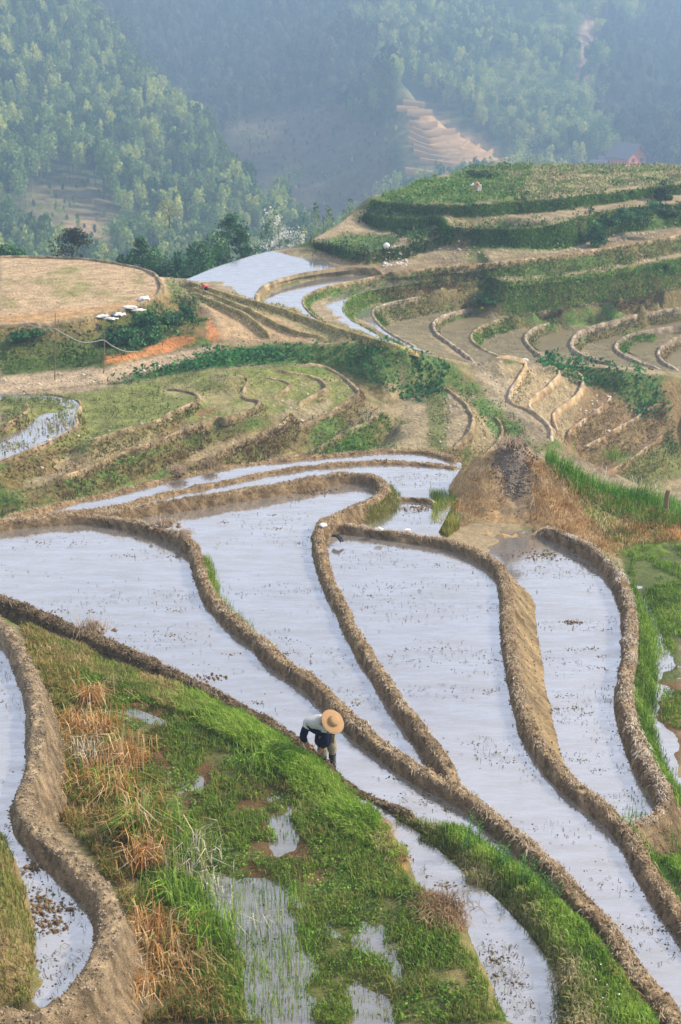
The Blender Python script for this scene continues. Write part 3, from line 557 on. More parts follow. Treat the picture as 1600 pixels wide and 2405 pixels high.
# ------------------------------------------------------------- mud banks
DIKE_T = {}
def build_dike(key, name, label, cat, group=None, lump=.05, col=(.25,.18,.105), mat=None, n=16, straw=(.44,.33,.20), fine=.12, colfn=None):
    C, nn = DIKES[key]; m = len(C)
    u = np.linspace(-1, 1, n)
    W = C[:, 5]; HR = -C[:, 3]-.14; HL = -C[:, 4]-.14; Z = C[:, 2]; RR = C[:, 6]; RL = C[:, 7]
    V = np.zeros((m, n, 3)); TT = np.zeros((m, n))
    for j, uu in enumerate(u):
        if abs(uu) <= .5:
            o = uu/.5*W; zz = Z-.05*(uu/.5)**2*W/.2
        else:
            t = (abs(uu)-.5)/.5; s = 1 if uu > 0 else -1
            run = (RR if s > 0 else RL); H = (HR if s > 0 else HL)
            o = s*(W+(run+.06)*(t**1.25)*1.05); zz = (Z-.05*W/.2)*(1-t**.9)+H*t**.9
        V[:, j, :2] = C[:, :2]+nn*o[:, None]; V[:, j, 2] = zz; TT[:, j] = uu
    X, Y, Zz = V[..., 0], V[..., 1], V[..., 2]
    env = np.clip(1.25-np.abs(TT)*.6, 0, 1)
    d = (fbm(X, Y, fine*4, 4, 51)*.9+np.abs(fbm(X+3, Y+Zz, fine, 3, 52))*.9-.2)*lump*env
    V[..., 2] += d
    sh = fbm(X+9, Y+Zz*1.5, fine*3, 3, 53)*lump*.9
    V[..., :2] += nn[:, None, :]*sh[..., None]*(.35+.65*np.abs(TT))[..., None]
    e = np.minimum(np.arange(m), np.arange(m)[::-1])/max(1, min(6, m//4)); e = np.clip(e, 0, 1)**.5
    V[..., 2] = V[..., 2]*e[:, None]+(np.minimum(HR, HL)[:, None])*(1-e[:, None])
    c = np.array(col)*np.ones((m, n, 1))
    k = np.clip((.5-np.abs(TT)+fbm(X, Y, fine*1.6, 4, 54)*1.1)*1.6, 0, 1)[..., None]
    c = c*(1-k)+np.array(straw)*k
    wet = np.clip((np.abs(TT)-.82)*5+fbm(X, Y, .2, 2, 55)*.4, 0, 1)[..., None]*.45     # soaked foot
    c = c*(1-wet)+np.array([.10,.075,.045])*wet
    if colfn is not None: c = colfn(c, V, TT)
    c *= np.clip(1+.95*fbm(X+Zz, Y-Zz, fine*.8, 4, 56)[..., None], .35, 1.8)
    i = np.arange(m*n).reshape(m, n)
    F = np.stack([i[:-1, :-1], i[:-1, 1:], i[1:, 1:], i[1:, :-1]], -1).reshape(-1, 4)
    o = mesh_np(name, V.reshape(-1, 3), F, mat or M_DIKE, np.clip(c.reshape(-1, 3), .01, .8), smooth=True, label=label, cat=cat, group=group)
    DIKE_T[key] = (V, TT, F)
    return o
GD = 'mud banks between the near paddies'
for k, lb in (('K1', 'thick pale mud bank winding between the narrow left channel and the grassy marsh'),
              ('K2', 'longest mud bank, running from the left edge past the farmer to the lower right corner'),
              ('K3', 'mud bank that hairpins round the white bag and joins the longest bank'),
              ('K4', 'mud bank with a broad tan right flank between the two right-hand pools'),
              ('K5', 'straw topped mud bank with green grass on its outer side, nearest the right edge'),
              ('K7', 'middle one of the three thin banks curving along the far rim of the near pools'),
              ('K8', 'outermost thin mud bank on the rim above the brown valley terraces'),
              ('K9', 'very short low mud bar between two small pools left of the earth mound'),
              ('B0', 'dark crumbly mud bank along the top of the green marsh, where the farmer works')):
    g = (lambda c, V, TT: c)
    if k == 'K4':
        def g(c, V, TT):
            f = np.clip((-TT-.5)*8, 0, 1)[..., None]*np.clip((DIKES['K4'][0][:, 7]-.15)*5, 0, 1)[:, None, None]
            return c*(1-f)+np.array([.36,.27,.15])*f
    if k == 'K1':
        g = lambda c, V, TT: c*.65+np.array([.40,.32,.22])*.42
    if k in ('K7', 'K8'):
        g = lambda c, V, TT: c*.6+np.array([.38,.26,.15])*.4
    if k == 'K5':
        def g(c, V, TT):
            f = np.clip((-TT-.75)*8, 0, 1)[..., None]
            return c*(1-f)+np.array([.13,.17,.05])*f
    if k == 'B0':
        g = lambda c, V, TT: c*.5
    build_dike(k, 'mud_bank', lb, 'mud bank', GD, n=20, lump=.07 if k in ('K2','K3','B0') else .055, colfn=g)
GE = 'low earth banks edging the terraces'
for k, lb in (('E1','bank between the large white pool and the next pool right of it'),
              ('E2','long terrace edge from a hook by the second white pool to the right frame'),
              ('E3','green sided bank hooking round the third white pool, below the long path'),
              ('E4','pale narrow bank hooking round the first brown mud paddy right of the white pools'),
              ('E5','short hooked bank ending by the yellow bag'),
              ('E6','long pinkish terrace edge rising from a hook at the bowl middle to the right frame'),
              ('E7','small C shaped pale bank in the middle of the brown paddies'),
              ('E8','large C shaped pale bank right of the small one in the brown paddies'),
              ('E9','C shaped bank with bright green inner grass near the right frame'),
              ('E10','last C shaped pale bank cut by the right frame above the dark leafy field'),
              ('DAM','yellow grassed bank holding the white pools on their left side'),
              ('D2','second bank down beside the white pools, above the bare brown slope'),
              ('D3','lowest straw coloured bank above the bare brown slope, under the white pools'),
              ('LF','rim bank round the dry straw field at the left frame'),
              ('L0','tiny bank round the greenish pool corner at the left frame'),
              ('L1','bank round the weedy white pool near the left frame'),
              ('L2','bank round the yellow green field right of the weedy pool'),
              ('L3','long pale edge of the third terrace step above the left mud rim'),
              ('L3b','small hooked bank at the centre of the left terraces'),
              ('L4','pale terrace edge just above the clod topped rim bank, left of centre'),
              ('L4b','thin bank inside the largest loop of the left terraces'),
              ('L5','dark inner loop bank near the tip of the left terraces'),
              ('L6','outermost loop bank at the tip of the left terraces, below the dark leafy field'),
              ('L7','pale edge above the steep green slope at picture centre'),
              ('G1','curved bank round the stony patch left of the mound'),
              ('G2','curved bank directly behind the earth mound peak, with pale stones inside'),
              ('Ra','S shaped bank beside the gully, leftmost of the S shaped group behind the mound'),
              ('Rb','second S shaped bank with the short tan wall behind the mound'),
              ('Rc','third S shaped bank, above the highest tan wall behind the mound'),
              ('Rd','stone lined terrace edge right of the highest tan wall'),
              ('Re','stone lined terrace edge below the dark leafy bushes'),
              ('Rf','lowest visible terrace edge right of the mound grass')):
    cc = (.25,.20,.14); ss = (.40,.34,.26)
    if k in ('DAM','D2','D3'): cc = (.24,.20,.08); ss = (.36,.30,.14)
    if k == 'E3': cc = (.12,.17,.04); ss = (.2,.2,.08)
    if k == 'E1': cc = (.22,.17,.09); ss = (.34,.27,.16)
    if k in ('E6','E2'): cc = (.22,.17,.09); ss = (.40,.31,.20)
    if k[0] in 'LG': cc = (.20,.155,.085); ss = (.38,.29,.18)
    if k[0] == 'R': cc = (.42,.30,.17); ss = (.46,.39,.30)
    if k in ('Rd','Re','Rf'): cc = (.25,.17,.09)
    C = DIKES[k][0]
    gh = hgt(C[:, 0]+DIKES[k][1][:, 0]*0, C[:, 1])
    build_dike(k, 'terrace_bank', lb, 'terrace bank', GE, lump=.05, col=cc, straw=ss, mat=M_DIKEM, n=8, fine=.35)

# ------------------------------------------------------------- water
M_WATER = mat_water('paddy_water')
M_MARSHW = mat_water('marsh_pool', (.10,.085,.05), .5)
M_MUDW = mat_water('muddy_water', (.20,.165,.09), .22)
def dk(key, a, b, off=0):
    """crest line of a bank between two fractions of its length, as ground positions"""
    C = DIKES[key][0]; n = len(C); i, j = int(a*(n-1)), int(b*(n-1))
    s = C[i:j+1, :2] if i <= j else C[j:i+1, :2][::-1]
    return [tuple(q) for q in s[::8]]
def near_frac(key, px, py):
    C = DIKES[key][0]; x, y = proj(C[:, :3]); return float(np.argmin((x-px)**2+(y-py)**2))/(len(C)-1)
def pxs(pts, h): return [tuple(q[:2]) for q in lift([(x, y, h) for x, y in pts])]
def water(name, poly, h, mat):
    r = geometry.delaunay_2d_cdt([Vector(q) for q in poly], [], [list(range(len(poly)))], 1, 1e-5)
    V = [(q[0], q[1], -h) for q in r[0]]
    me = bpy.data.meshes.new(name); me.from_pydata(V, [], [list(f) for f in r[2]]); me.materials.append(mat)
    bm = bmesh.new(); bm.from_mesh(me); bmesh.ops.recalc_face_normals(bm, faces=bm.faces)
    for f in bm.faces:
        if f.normal.z < 0: f.normal_flip()
    bm.to_mesh(me); bm.free()
    o = bpy.data.objects.new(name, me); COL.objects.link(o); o['kind'] = 'structure'; return o
nf = near_frac
water('water', dk('K1', 0, 1)+pxs([(-200,2350),(-200,1400)], 10.9), 10.9, M_WATER)
water('water', dk('K2', 0, nf('K2',1340,2080))+pxs([(1322,2122),(1250,2078),(1170,2022),(1090,1970),(1010,1945),(960,1925),(925,1905)], 12.22)+dk('B0', nf('B0',930,1897), 0)+pxs([(-200,1380),(-200,1240)], 12.22), 12.22, M_WATER)
water('water', dk('K3', 0, 1)+dk('K2', nf('K2',1072,1846), nf('K2',200,1209)), 12.37, M_WATER)
water('water', dk('K4', 0, 1)+pxs([(1700,2480)], 12.47)+dk('K2', .999, nf('K2',1085,1855))+dk('K3', .99, nf('K3',760,1240)), 12.47, M_WATER)
water('water', dk('K5', 0, 1)+dk('K4', nf('K4',1478,1953), nf('K4',1130,1300))+pxs([(1100,1275),(1040,1262),(1010,1240),(1030,1200),(1100,1195),(1230,1215)], 12.95), 12.95, M_WATER)
water('water', dk('K7', .1, 1)+pxs([(1110,1110),(1060,1190),(1030,1250)], 12.5)+dk('K4', nf('K4',1055,1270), 0)+dk('K3', nf('K3',760,1226), nf('K3',240,1202)), 12.5, M_WATER)
water('water', dk('K8', .12, 1)+dk('K7', 1, .1), 12.52, M_WATER)
water('water', dk('K5', .1, .98)+pxs([(1760,1960),(1790,1300),(1600,1240),(1400,1230)], 13.45), 13.45, M_WATER)
water('water', pxs([(800,1868),(905,1890),(950,1930),(1020,1985),(1090,2050),(1170,2115),(1240,2190),(1300,2270),(1335,2450),(1150,2450),(1120,2270),(1080,2190),(1020,2130),(960,2080),(930,2000),(890,1950),(800,1895)], 12.03), 12.03, M_WATER)
water('marsh_water', pxs([(150,1600),(250,1640),(360,1680),(480,1730),(620,1800),(700,1800),(800,1900),(900,1960),(930,2050),(960,2110),(1040,2160),(1080,2230),(1120,2450),(560,2600),(300,2500),(320,2300),(320,2150),(230,2010),(150,1900),(150,1700),(110,1560)], 11.645), 11.645, M_MARSHW)
def ew(key, a, b): return dk(key, a, b)
def wmid(pts, h, mat=M_WATER, up=.06): water('water', pxs(pts, h-up), h-up, mat)
wmid([(436,657),(500,630),(560,610),(625,592),(700,585),(735,579),(745,600),(780,622),(830,634),(760,642),(705,651),(655,664),(622,678),(606,697),(604,711),(540,694),(480,676)], 16.4)
wmid([(604,712),(622,678),(655,664),(705,651),(760,642),(800,637),(905,641),(850,656),(800,666),(760,676),(722,692),(712,708),(716,724),(740,748),(790,772),(850,790),(760,764),(660,730)], 16.7, up=.03)
wmid([(712,708),(722,692),(760,676),(850,658),(1000,640),(1140,632),(1180,640),(1140,648),(1000,663),(920,674),(870,683),(828,697),(810,712),(806,728),(815,745),(850,768),(935,808),(985,820),(900,800),(800,772),(735,744)], 17.2, up=.03)
wmid([(806,728),(828,697),(1140,655),(1150,675),(1000,696),(920,712),(888,722),(876,735),(880,750),(900,772),(985,820),(1020,832),(935,810),(850,770)], 18.0, up=.03)
wmid([(876,735),(900,720),(1140,685),(1150,715),(1062,738),(1030,750),(1018,765),(1025,785),(1055,808),(1115,850),(985,822),(900,775)], 19.1, M_MUDW, up=-.12)
wmid([(1010,826),(1020,800),(1060,815),(1115,850)], 19.1, up=-.03)
wmid([(1018,765),(1115,730),(1200,738),(1145,762),(1115,778),(1107,795),(1120,812),(1200,850),(1115,850),(1055,808)], 19.4, M_MUDW, up=-.02)
wmid([(1107,795),(1145,765),(1330,745),(1270,768),(1242,783),(1234,800),(1270,838),(1300,846),(1200,850),(1120,812)], 20.2, M_MUDW, up=-.02)
wmid([(1234,800),(1310,760),(1500,735),(1400,769),(1360,785),(1344,805),(1372,840),(1460,862),(1300,846)], 20.6, M_MUDW, up=-.02)
wmid([(1344,805),(1400,769),(1572,735),(1620,740),(1620,766),(1540,776),(1465,795),(1447,812),(1480,845),(1560,868),(1460,862)], 21.3, M_MUDW, up=-.02)
wmid([(1447,812),(1500,783),(1660,775),(1570,806),(1548,840),(1600,872),(1560,868)], 21.8, M_MUDW, up=-.02)
wmid([(1548,840),(1600,795),(1660,790),(1660,880),(1600,872)], 22.3, M_MUDW, up=-.02)
water('water', pxs([(130,1478),(200,1490),(310,1530),(330,1560),(240,1530),(150,1498)], 11.96), 11.96, M_WATER)
wmid([(0,925),(120,930),(175,940),(189,952),(179,978),(182,1000),(163,1013),(102,1044),(0,1083),(-60,1100),(-60,925)], 17.4, up=.07)
0 and wmid([(380,912),(428,919),(456,926),(469,934),(451,950),(400,972),(370,990),(230,1031),(195,1000),(190,940),(300,905)], 17.6, up=.035)
# ------------------------------------------------------------- far hills
FP = []
def fp(rows): a = np.array(rows, float); FP.append(at_depth(a[:, 0], a[:, 1], a[:, 2]))
fp([(-300,-60,430),(0,-60,480),(100,-30,520),(165,10,520),(225,85,500),(310,185,470),(405,285,430),(500,370,400),(585,450,370),(640,510,350),(700,585,330),(760,640,320)])
fp([(-300,150,380),(0,120,430),(0,300,370),(0,450,325),(0,600,280),(200,250,420),(200,400,350),(200,560,290),(330,330,400),(400,480,350),(400,600,300),(560,560,320),(600,640,300),(-300,400,330),(-300,620,260),(100,520,300),(300,520,310)])
fp([(-300,700,230),(0,700,235),(300,700,245),(600,700,270),(-300,800,200),(0,800,200),(400,800,215),(800,760,260),(1200,700,300),(1700,640,330)])
# shaded gully behind the left ridge
for x, y, D in ((165,10,520),(225,85,500),(310,185,470),(405,285,430),(500,370,400),(585,450,370),(640,510,350),(700,585,330)):
    p = at_depth(x, y, D); p[1] += 45; p[0] += 22; p[2] -= 34; FP.append(p[None])
fp([(250,-60,720),(350,120,640),(450,230,575),(560,330,520),(660,440,470),(740,540,440)])
fp([(400,-60,760),(500,20,700),(600,-60,760),(700,20,700),(800,-60,740),(600,150,620),(500,180,610),(700,220,575),(620,300,540),(750,330,520),(850,250,530),(860,120,600),(780,430,470),(850,400,480),(900,480,450),(800,560,430),(900,330,500),(900,560,420)])
# the terraced spur and its crest
SPC = [(900,120,590),(945,205,530),(985,240,505),(1030,275,488),(1075,308,475),(1120,338,466),(1165,365,458),(1215,390,450),(1280,425,440)]
TD = lambda y: 505-(y-205)*.30
fp([(x, y, TD(y)) for x, y, D in SPC]); fp([(x, y, TD(y)+.02*(1100-x)) for x, y in ((930,260),(970,260),(930,300),(980,300),(1030,300),(930,350),(980,350),(1030,350),(1090,350),(940,400),(1000,400),(1060,400),(1130,400),(960,440),(1050,440),(1180,430))])
for x, y, D in SPC:
    p = at_depth(x, y, TD(y)); p[0] += 14; p[1] += 26; p[2] -= 20; FP.append(p[None])
fp([(1000,100,620),(1060,180,590),(1130,270,545),(1200,330,515),(1260,380,495),(950,0,700),(1050,-60,740)])
fp([(1090,-60,800),(1150,30,720),(1200,110,660),(1290,190,610),(1380,260,570),(1450,320,530),(1300,340,505),(1400,372,490),(1500,378,485),(1250,200,600),(1200,220,590),(1550,392,480),(1700,392,480)])
fp([(1250,-60,780),(1300,40,720),(1360,90,690),(1420,60,720),(1400,160,640),(1380,-60,800),(1480,120,720),(1550,40,780),(1600,-60,860),(1750,-60,880),(1700,100,740),(1600,200,650),(1700,280,580),(1500,260,590),(1560,320,540)])
fp([(1280,470,440),(1500,470,430),(1750,470,430),(1000,520,420),(1300,600,350)])
for x in range(-500, 2300, 200):
    p = at_depth(x, -60, 1000); FP.append(p[None]); p = at_depth(x, -110, 1200); FP.append(p[None])
v2, z2, T2 = tin(FP, 3.0)
gf = make_grid(v2, z2, T2, -330, 185, 420, 1150, 4.0, sm=2)
def hill_disp(X, Y, s): return fbm(X, Y, 40, 4, 61)*5*np.clip((Y-330)/200, .2, 1)
paintlist = [
 ([(0,0),(1600,0),(1600,420),(900,480),(700,600),(0,640)], (.045,.075,.03), 1),
 ([(480,330),(560,230),(760,210),(900,300),(930,480),(760,560),(640,500)], (.105,.085,.05), .9),
 ([(60,470),(130,400),(230,430),(330,560),(250,620),(20,620)], (.15,.13,.06), .9),
 ([(100,540),(230,515),(250,560),(130,590)], (.34,.22,.13), .7),
 ([(925,225),(950,200),(1215,388),(1180,420),(940,430),(930,300)], (.14,.14,.06), 1),
 ([(960,265),(1020,262),(1080,300),(1205,385),(1090,400),(1000,345),(960,310)], (.38,.25,.13), .9),
 ([(1335,190),(1360,160),(1350,90),(1375,20),(1395,30),(1400,110),(1385,190)], (.36,.24,.17), .9),
 ([(1120,100),(1330,150),(1340,260),(1250,240)], (.12,.15,.04), .7)]
for p_, c_, a_ in paintlist: paint(p_, c_, a_, soft=4, wob=14)
hill = None
def hill_sheet():
    G, ok, x0, y0, c, nx, ny, X, Y = gf
    G += hill_disp(X, Y, 0); gf[0] = G
    P = np.stack([X, Y, G], -1).reshape(-1, 3); cc, ca = cover(P)
    px, py = proj(P); inside = (px > 0) & (px < 1600) & (py > 4) & (py < 640)
    base = np.where(inside[:, None], cc*ca[:, None]+(1-ca[:, None])*np.array([.05,.08,.03]), np.array([.05,.08,.03]))
    i = np.arange(nx*ny).reshape(ny, nx)
    F = np.stack([i[:-1, :-1], i[:-1, 1:], i[1:, 1:], i[1:, :-1]], -1).reshape(-1, 4)
    F = F[ok.ravel()[F].all(1)]
    return mesh_np('hills', P, F, M_HILL, base, smooth=True, kind='structure')
hill_sheet(); GRIDS.append(gf)

# ------------------------------------------------------------- trees
def leafquads(P, s, nrm=None, seed=0, flat=.0, vert=1.0):
    """one small leaf quad at each point"""
    r = np.random.default_rng(seed); n = len(P)
    a = r.normal(size=(n, 3)); a[:, 2] *= vert; a /= np.linalg.norm(a, axis=1, keepdims=True); b = r.normal(size=(n, 3))
    b = np.cross(a, b); b /= np.maximum(np.linalg.norm(b, axis=1, keepdims=True), 1e-6)
    s = np.broadcast_to(s, n)[:, None]*r.uniform(.6, 1.3, (n, 1))
    V = np.stack([P-a*s*.5, P+b*s*.32, P+a*s*.5, P-b*s*.32], 1).reshape(-1, 3)
    return V, np.arange(n*4).reshape(n, 4)
def tube(pts, rad, n=6):
    pts = np.array(pts, float); rad = np.broadcast_to(rad, len(pts)); V = []
    for k, p in enumerate(pts):
        t = pts[min(k+1, len(pts)-1)]-pts[max(k-1, 0)]; t /= max(np.linalg.norm(t), 1e-6)
        a = np.cross(t, [0, 0, 1] if abs(t[2]) < .9 else [1, 0, 0]); a /= np.linalg.norm(a); b = np.cross(t, a)
        for q in range(n):
            w_ = 2*math.pi*q/n; V.append(p+(a*math.cos(w_)+b*math.sin(w_))*rad[k])
    F = [(k*n+q, k*n+(q+1) % n, (k+1)*n+(q+1) % n, (k+1)*n+q) for k in range(len(pts)-1) for q in range(n)]
    F += [tuple([0]+[q for q in (1, 2)]+[3])] if n == 4 else []
    return np.array(V), np.array(F)
def join(parts):
    V = []; F = []; C = []; o = 0
    for v_, f_, c_ in parts:
        V.append(v_); F.append(np.asarray(f_)+o); C.append(np.broadcast_to(c_, (len(v_), 3))); o += len(v_)
    return np.vstack(V), F, np.vstack(C)
def bamboo_pts(seed, n=170):
    r = np.random.default_rng(seed); P = []
    for s in range(4):
        lean = r.uniform(-.16, .16, 2); top = r.uniform(.8, 1.0); off = r.uniform(-.12, .12, 2)
        t = r.uniform(.3, 1, n//4)**.8
        wd = .17*np.sin(np.clip((t-.22)/.78, 0, 1)*math.pi)**.7+.02
        an = r.uniform(0, 6.28, n//4); rr = wd*np.sqrt(r.uniform(0, 1, n//4))
        P.append(np.stack([off[0]+lean[0]*t**2+rr*np.cos(an), off[1]+lean[1]*t**2+rr*np.sin(an), t*top-.06*t**4], -1))
    return np.vstack(P)*np.array([.72, .72, 1.2])
def crown_pts(seed, n, lobes=9, tall=1.0):
    r = np.random.default_rng(seed); P = []
    for k in range(lobes):
        c = r.normal(size=3)*[.2, .2, .2*tall]; c[2] = .62+c[2]; rad = r.uniform(.13, .24)*(1.25-.5*abs(c[2]-.5))
        d = r.normal(size=(n//lobes, 3)); d /= np.linalg.norm(d, axis=1, keepdims=True)
        P.append(c+d*rad*r.uniform(.6, 1.05, (n//lobes, 1)))
    return np.vstack(P)
def cone_pts(seed, n, tiers=9):
    r = np.random.default_rng(seed); P = []
    for k in range(tiers*7):
        t = (k+r.uniform())/(tiers*7); zc = .12+.86*t; rad = .36*(1-t)**.75+.02
        an = r.uniform(0, 6.28); L_ = rad*r.uniform(.7, 1.1); m = max(4, int(n/(tiers*7)*(1.5-t)))
        u = r.uniform(.25, 1, m)**.7
        P.append(np.stack([L_*u*np.cos(an)+r.normal(0, .022, m), L_*u*np.sin(an)+r.normal(0, .022, m), zc-.03*u+r.normal(0, .018, m)], -1))
    return np.vstack(P)
M_FOL = mat_col('foliage', .6, .25, .25)
def mat_forest(dark=1.0):
    m, n, l, b = mat_new('forest_foliage')
    oi = n.new('ShaderNodeObjectInfo'); cr = n.new('ShaderNodeValToRGB'); e = cr.color_ramp.elements
    e[0].color = (.03,.09,.02,1); e[1].color = (.44,.48,.13,1)
    k = cr.color_ramp.elements.new(.35); k.color = (.10,.18,.035,1)
    k = cr.color_ramp.elements.new(.7); k.color = (.22,.31,.09,1)
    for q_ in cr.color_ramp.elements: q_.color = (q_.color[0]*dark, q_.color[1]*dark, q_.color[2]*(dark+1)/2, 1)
    l.new(oi.outputs['Random'], cr.inputs[0]); l.new(cr.outputs[0], b.inputs['Base Color'])
    b.inputs['Roughness'].default_value = .7; b.inputs['Specular IOR Level'].default_value = .2
    tr = n.new('ShaderNodeBsdfTranslucent'); l.new(cr.outputs[0], tr.inputs[0]); mx = n.new('ShaderNodeMixShader'); mx.inputs[0].default_value = .3
    l.new(b.outputs[0], mx.inputs[1]); l.new(tr.outputs[0], mx.inputs[2]); l.new(mx.outputs[0], n['Material Output'].inputs[0])
    return m
M_FOREST = mat_forest(1.15); M_FOREST_SHADE = mat_forest(.42)  # second copy: same foliage darkened, slope shade painted into its colour
M_BARK = mat_plain('bark', (.12,.09,.06), .9, .1, 12)
TREE_ME = {}
def tree_mesh(kind, seed):
    k = (kind, seed)
    if k not in TREE_ME:
        if kind == 'bamboo': P = bamboo_pts(seed, 420); s = .06
        elif kind == 'round': P = crown_pts(seed, 420); s = .07
        else: P = crown_pts(seed, 480, 14); s = .06
        V, F = leafquads(P, s*(1.35 if kind == 'bamboo' else 1), seed=seed, vert=3.0 if kind == 'bamboo' else 1.0); V2, F2 = tube([(0, 0, -.08), (.01, 0, .3), (0, .01, .6)], [.016, .012, .006], 4)
        V_, F_, C_ = join([(V, F, (.1,.15,.05))])
        TREE_ME[k] = (mesh_np('forest_'+kind+'_mesh', V_, F_, M_FOREST_SHADE if seed > 7 else M_FOREST, link=False).data, mesh_np('trunk_mesh', V2, F2, M_BARK, link=False).data)
    return TREE_ME[k]
def instancer(name, pts, rot, scl, objs, pick, label, cat):
    """a wood nobody could count: one object of points, each carrying one of a few tree meshes"""
    pc = bpy.data.meshes.new(name); n = len(pts)
    pc.vertices.add(n); pc.vertices.foreach_set('co', np.asarray(pts, np.float32).ravel())
    for nm, tp_, vals in (('rz', 'FLOAT', rot), ('sc', 'FLOAT', scl), ('pk', 'INT', pick)):
        a = pc.attributes.new(nm, tp_, 'POINT'); a.data.foreach_set('value', np.asarray(vals, np.float32 if tp_ == 'FLOAT' else np.int32))
    o = bpy.data.objects.new(name, pc); COL.objects.link(o)
    ng = bpy.data.node_groups.new(name+'_scatter', 'GeometryNodeTree')
    ng.interface.new_socket('Geometry', in_out='INPUT', socket_type='NodeSocketGeometry'); ng.interface.new_socket('Geometry', in_out='OUTPUT', socket_type='NodeSocketGeometry')
    nn = ng.nodes; ll = ng.links; gi = nn.new('NodeGroupInput'); go = nn.new('NodeGroupOutput')
    ip = nn.new('GeometryNodeInstanceOnPoints'); g2 = nn.new('GeometryNodeGeometryToInstance')
    for ob in reversed(objs):
        q = nn.new('GeometryNodeObjectInfo'); q.inputs['Object'].default_value = ob; q.inputs['As Instance'].default_value = True
        ll.new(q.outputs['Geometry'], g2.inputs[0])
    def attr(nm, t):
        q = nn.new('GeometryNodeInputNamedAttribute'); q.data_type = t; q.inputs['Name'].default_value = nm; return q.outputs['Attribute']
    ll.new(gi.outputs[0], ip.inputs['Points']); ll.new(g2.outputs[0], ip.inputs['Instance'])
    ip.inputs['Pick Instance'].default_value = True
    ll.new(attr('pk', 'INT'), ip.inputs['Instance Index'])
    cx = nn.new('ShaderNodeCombineXYZ'); ll.new(attr('rz', 'FLOAT'), cx.inputs['Z']); ll.new(cx.outputs[0], ip.inputs['Rotation']); ll.new(attr('sc', 'FLOAT'), ip.inputs['Scale'])
    ll.new(ip.outputs[0], go.inputs[0])
    md = o.modifiers.new('scatter', 'NODES'); md.node_group = ng
    return tag(o, label, cat, kind='stuff')
HID = []      # the source meshes for the wood: real trees standing in it
rt = np.random.default_rng(11)
gx, gy = np.meshgrid(np.arange(-150, 210, 3.5), np.arange(215, 900, 3.5)); q = np.stack([gx.ravel(), gy.ravel()], -1)
q += rt.uniform(-1.7, 1.7, q.shape); hz = hgt(q[:, 0], q[:, 1]); ok = ~np.isnan(hz); q = q[ok]; hz = hz[ok]
P3 = np.column_stack([q, hz]); px, py = proj(P3)
ok = (px > -80) & (px < 1680) & (py > -30) & (py < 720); P3 = P3[ok]; px = px[ok]; py = py[ok]
bare = np.zeros(len(px), bool)
for p_ in ([(490,400),(540,300),(620,270),(760,250),(880,320),(925,225),(950,200),(1230,392),(1180,430),(930,480),(760,580),(640,520)],
           [(60,490),(130,420),(220,440),(330,570),(250,640),(20,640)],
           [(1340,200),(1365,170),(1355,90),(1378,30),(1395,30),(1400,110),(1385,190)]):
    bare |= inpoly(px+fbm(px, py, 30, 2, 3)*20, py, p_)
house_c = at_depth(1450, 385, 480)
bare |= (np.hypot(P3[:, 0]-house_c[0], P3[:, 1]-house_c[1]) < 13) | (inpoly(px, py, [(1370,340),(1530,340),(1540,640),(1360,640)]) & (P3[:, 1] < house_c[1]+3))
scar_ = inpoly(px, py, [(1340,200),(1365,170),(1355,60),(1378,30),(1395,30),(1400,110),(1385,190)]) | inpoly(px, py, [(925,225),(950,200),(1230,392),(1180,430),(950,430)]) | inpoly(px, py, [(1360,330),(1540,330),(1540,640),(1360,640)])
scrub = bare & ~scar_ & (rt.uniform(size=len(px)) < .75)
keep = ~bare | scrub
P3 = P3[keep]; px = px[keep]; py = py[keep]; scrub = scrub[keep]
rightwood = (px > 1150) & (fbm(P3[:, 0], P3[:, 1], 35, 3, 77) > -.15)
leftlow = fbm(P3[:, 0], P3[:, 1], 30, 3, 78) > .42
kindi = np.where(rightwood | leftlow, 3+rt.integers(0, 4, len(px)), rt.integers(0, 3, len(px)))
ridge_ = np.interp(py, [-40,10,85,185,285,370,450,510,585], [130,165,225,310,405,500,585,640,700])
shade_ = (px > ridge_+5) & (P3[:, 1] > 430) & ((px+fbm(P3[:, 0], P3[:, 1], 40, 3, 79)*160+py*.8 < 1000) | (px > 1420+fbm(P3[:, 0], P3[:, 1], 40, 3, 78)*120))  # slopes turned from the sun, whose trees take the painted-shade foliage
kindi = np.where(shade_, 7+rt.integers(0, 3, len(px)), kindi)
hgts = np.where((kindi < 3) | (kindi == 7) | (kindi == 9), rt.uniform(5.5, 9.5, len(px)), rt.uniform(5, 8.5, len(px)))*(.75+.5*np.clip(.5+fbm(P3[:, 0], P3[:, 1], 20, 3, 80), 0, 1))
hgts = np.where(scrub, rt.uniform(1.0, 2.6, len(px)), hgts)
order = np.argsort(P3[:, 1]*1.0-hgts*3); solo = np.zeros(len(px), bool)
vis_ = order[(py[order] < 560) & ~scrub[order] & (px[order] > -20) & (px[order] < 1620)][:300]; solo[vis_] = True
for k_ in range(10):
    if not (solo & (kindi == k_)).any(): solo[np.where(kindi == k_)[0][0]] = True
protos = [None]*10
meshes = [tree_mesh('bamboo', s) for s in (1, 2, 3)]+[tree_mesh('round', s) for s in (4, 5, 6)]+[tree_mesh('dense', 7), tree_mesh('bamboo', 8), tree_mesh('round', 9), tree_mesh('bamboo', 10)]
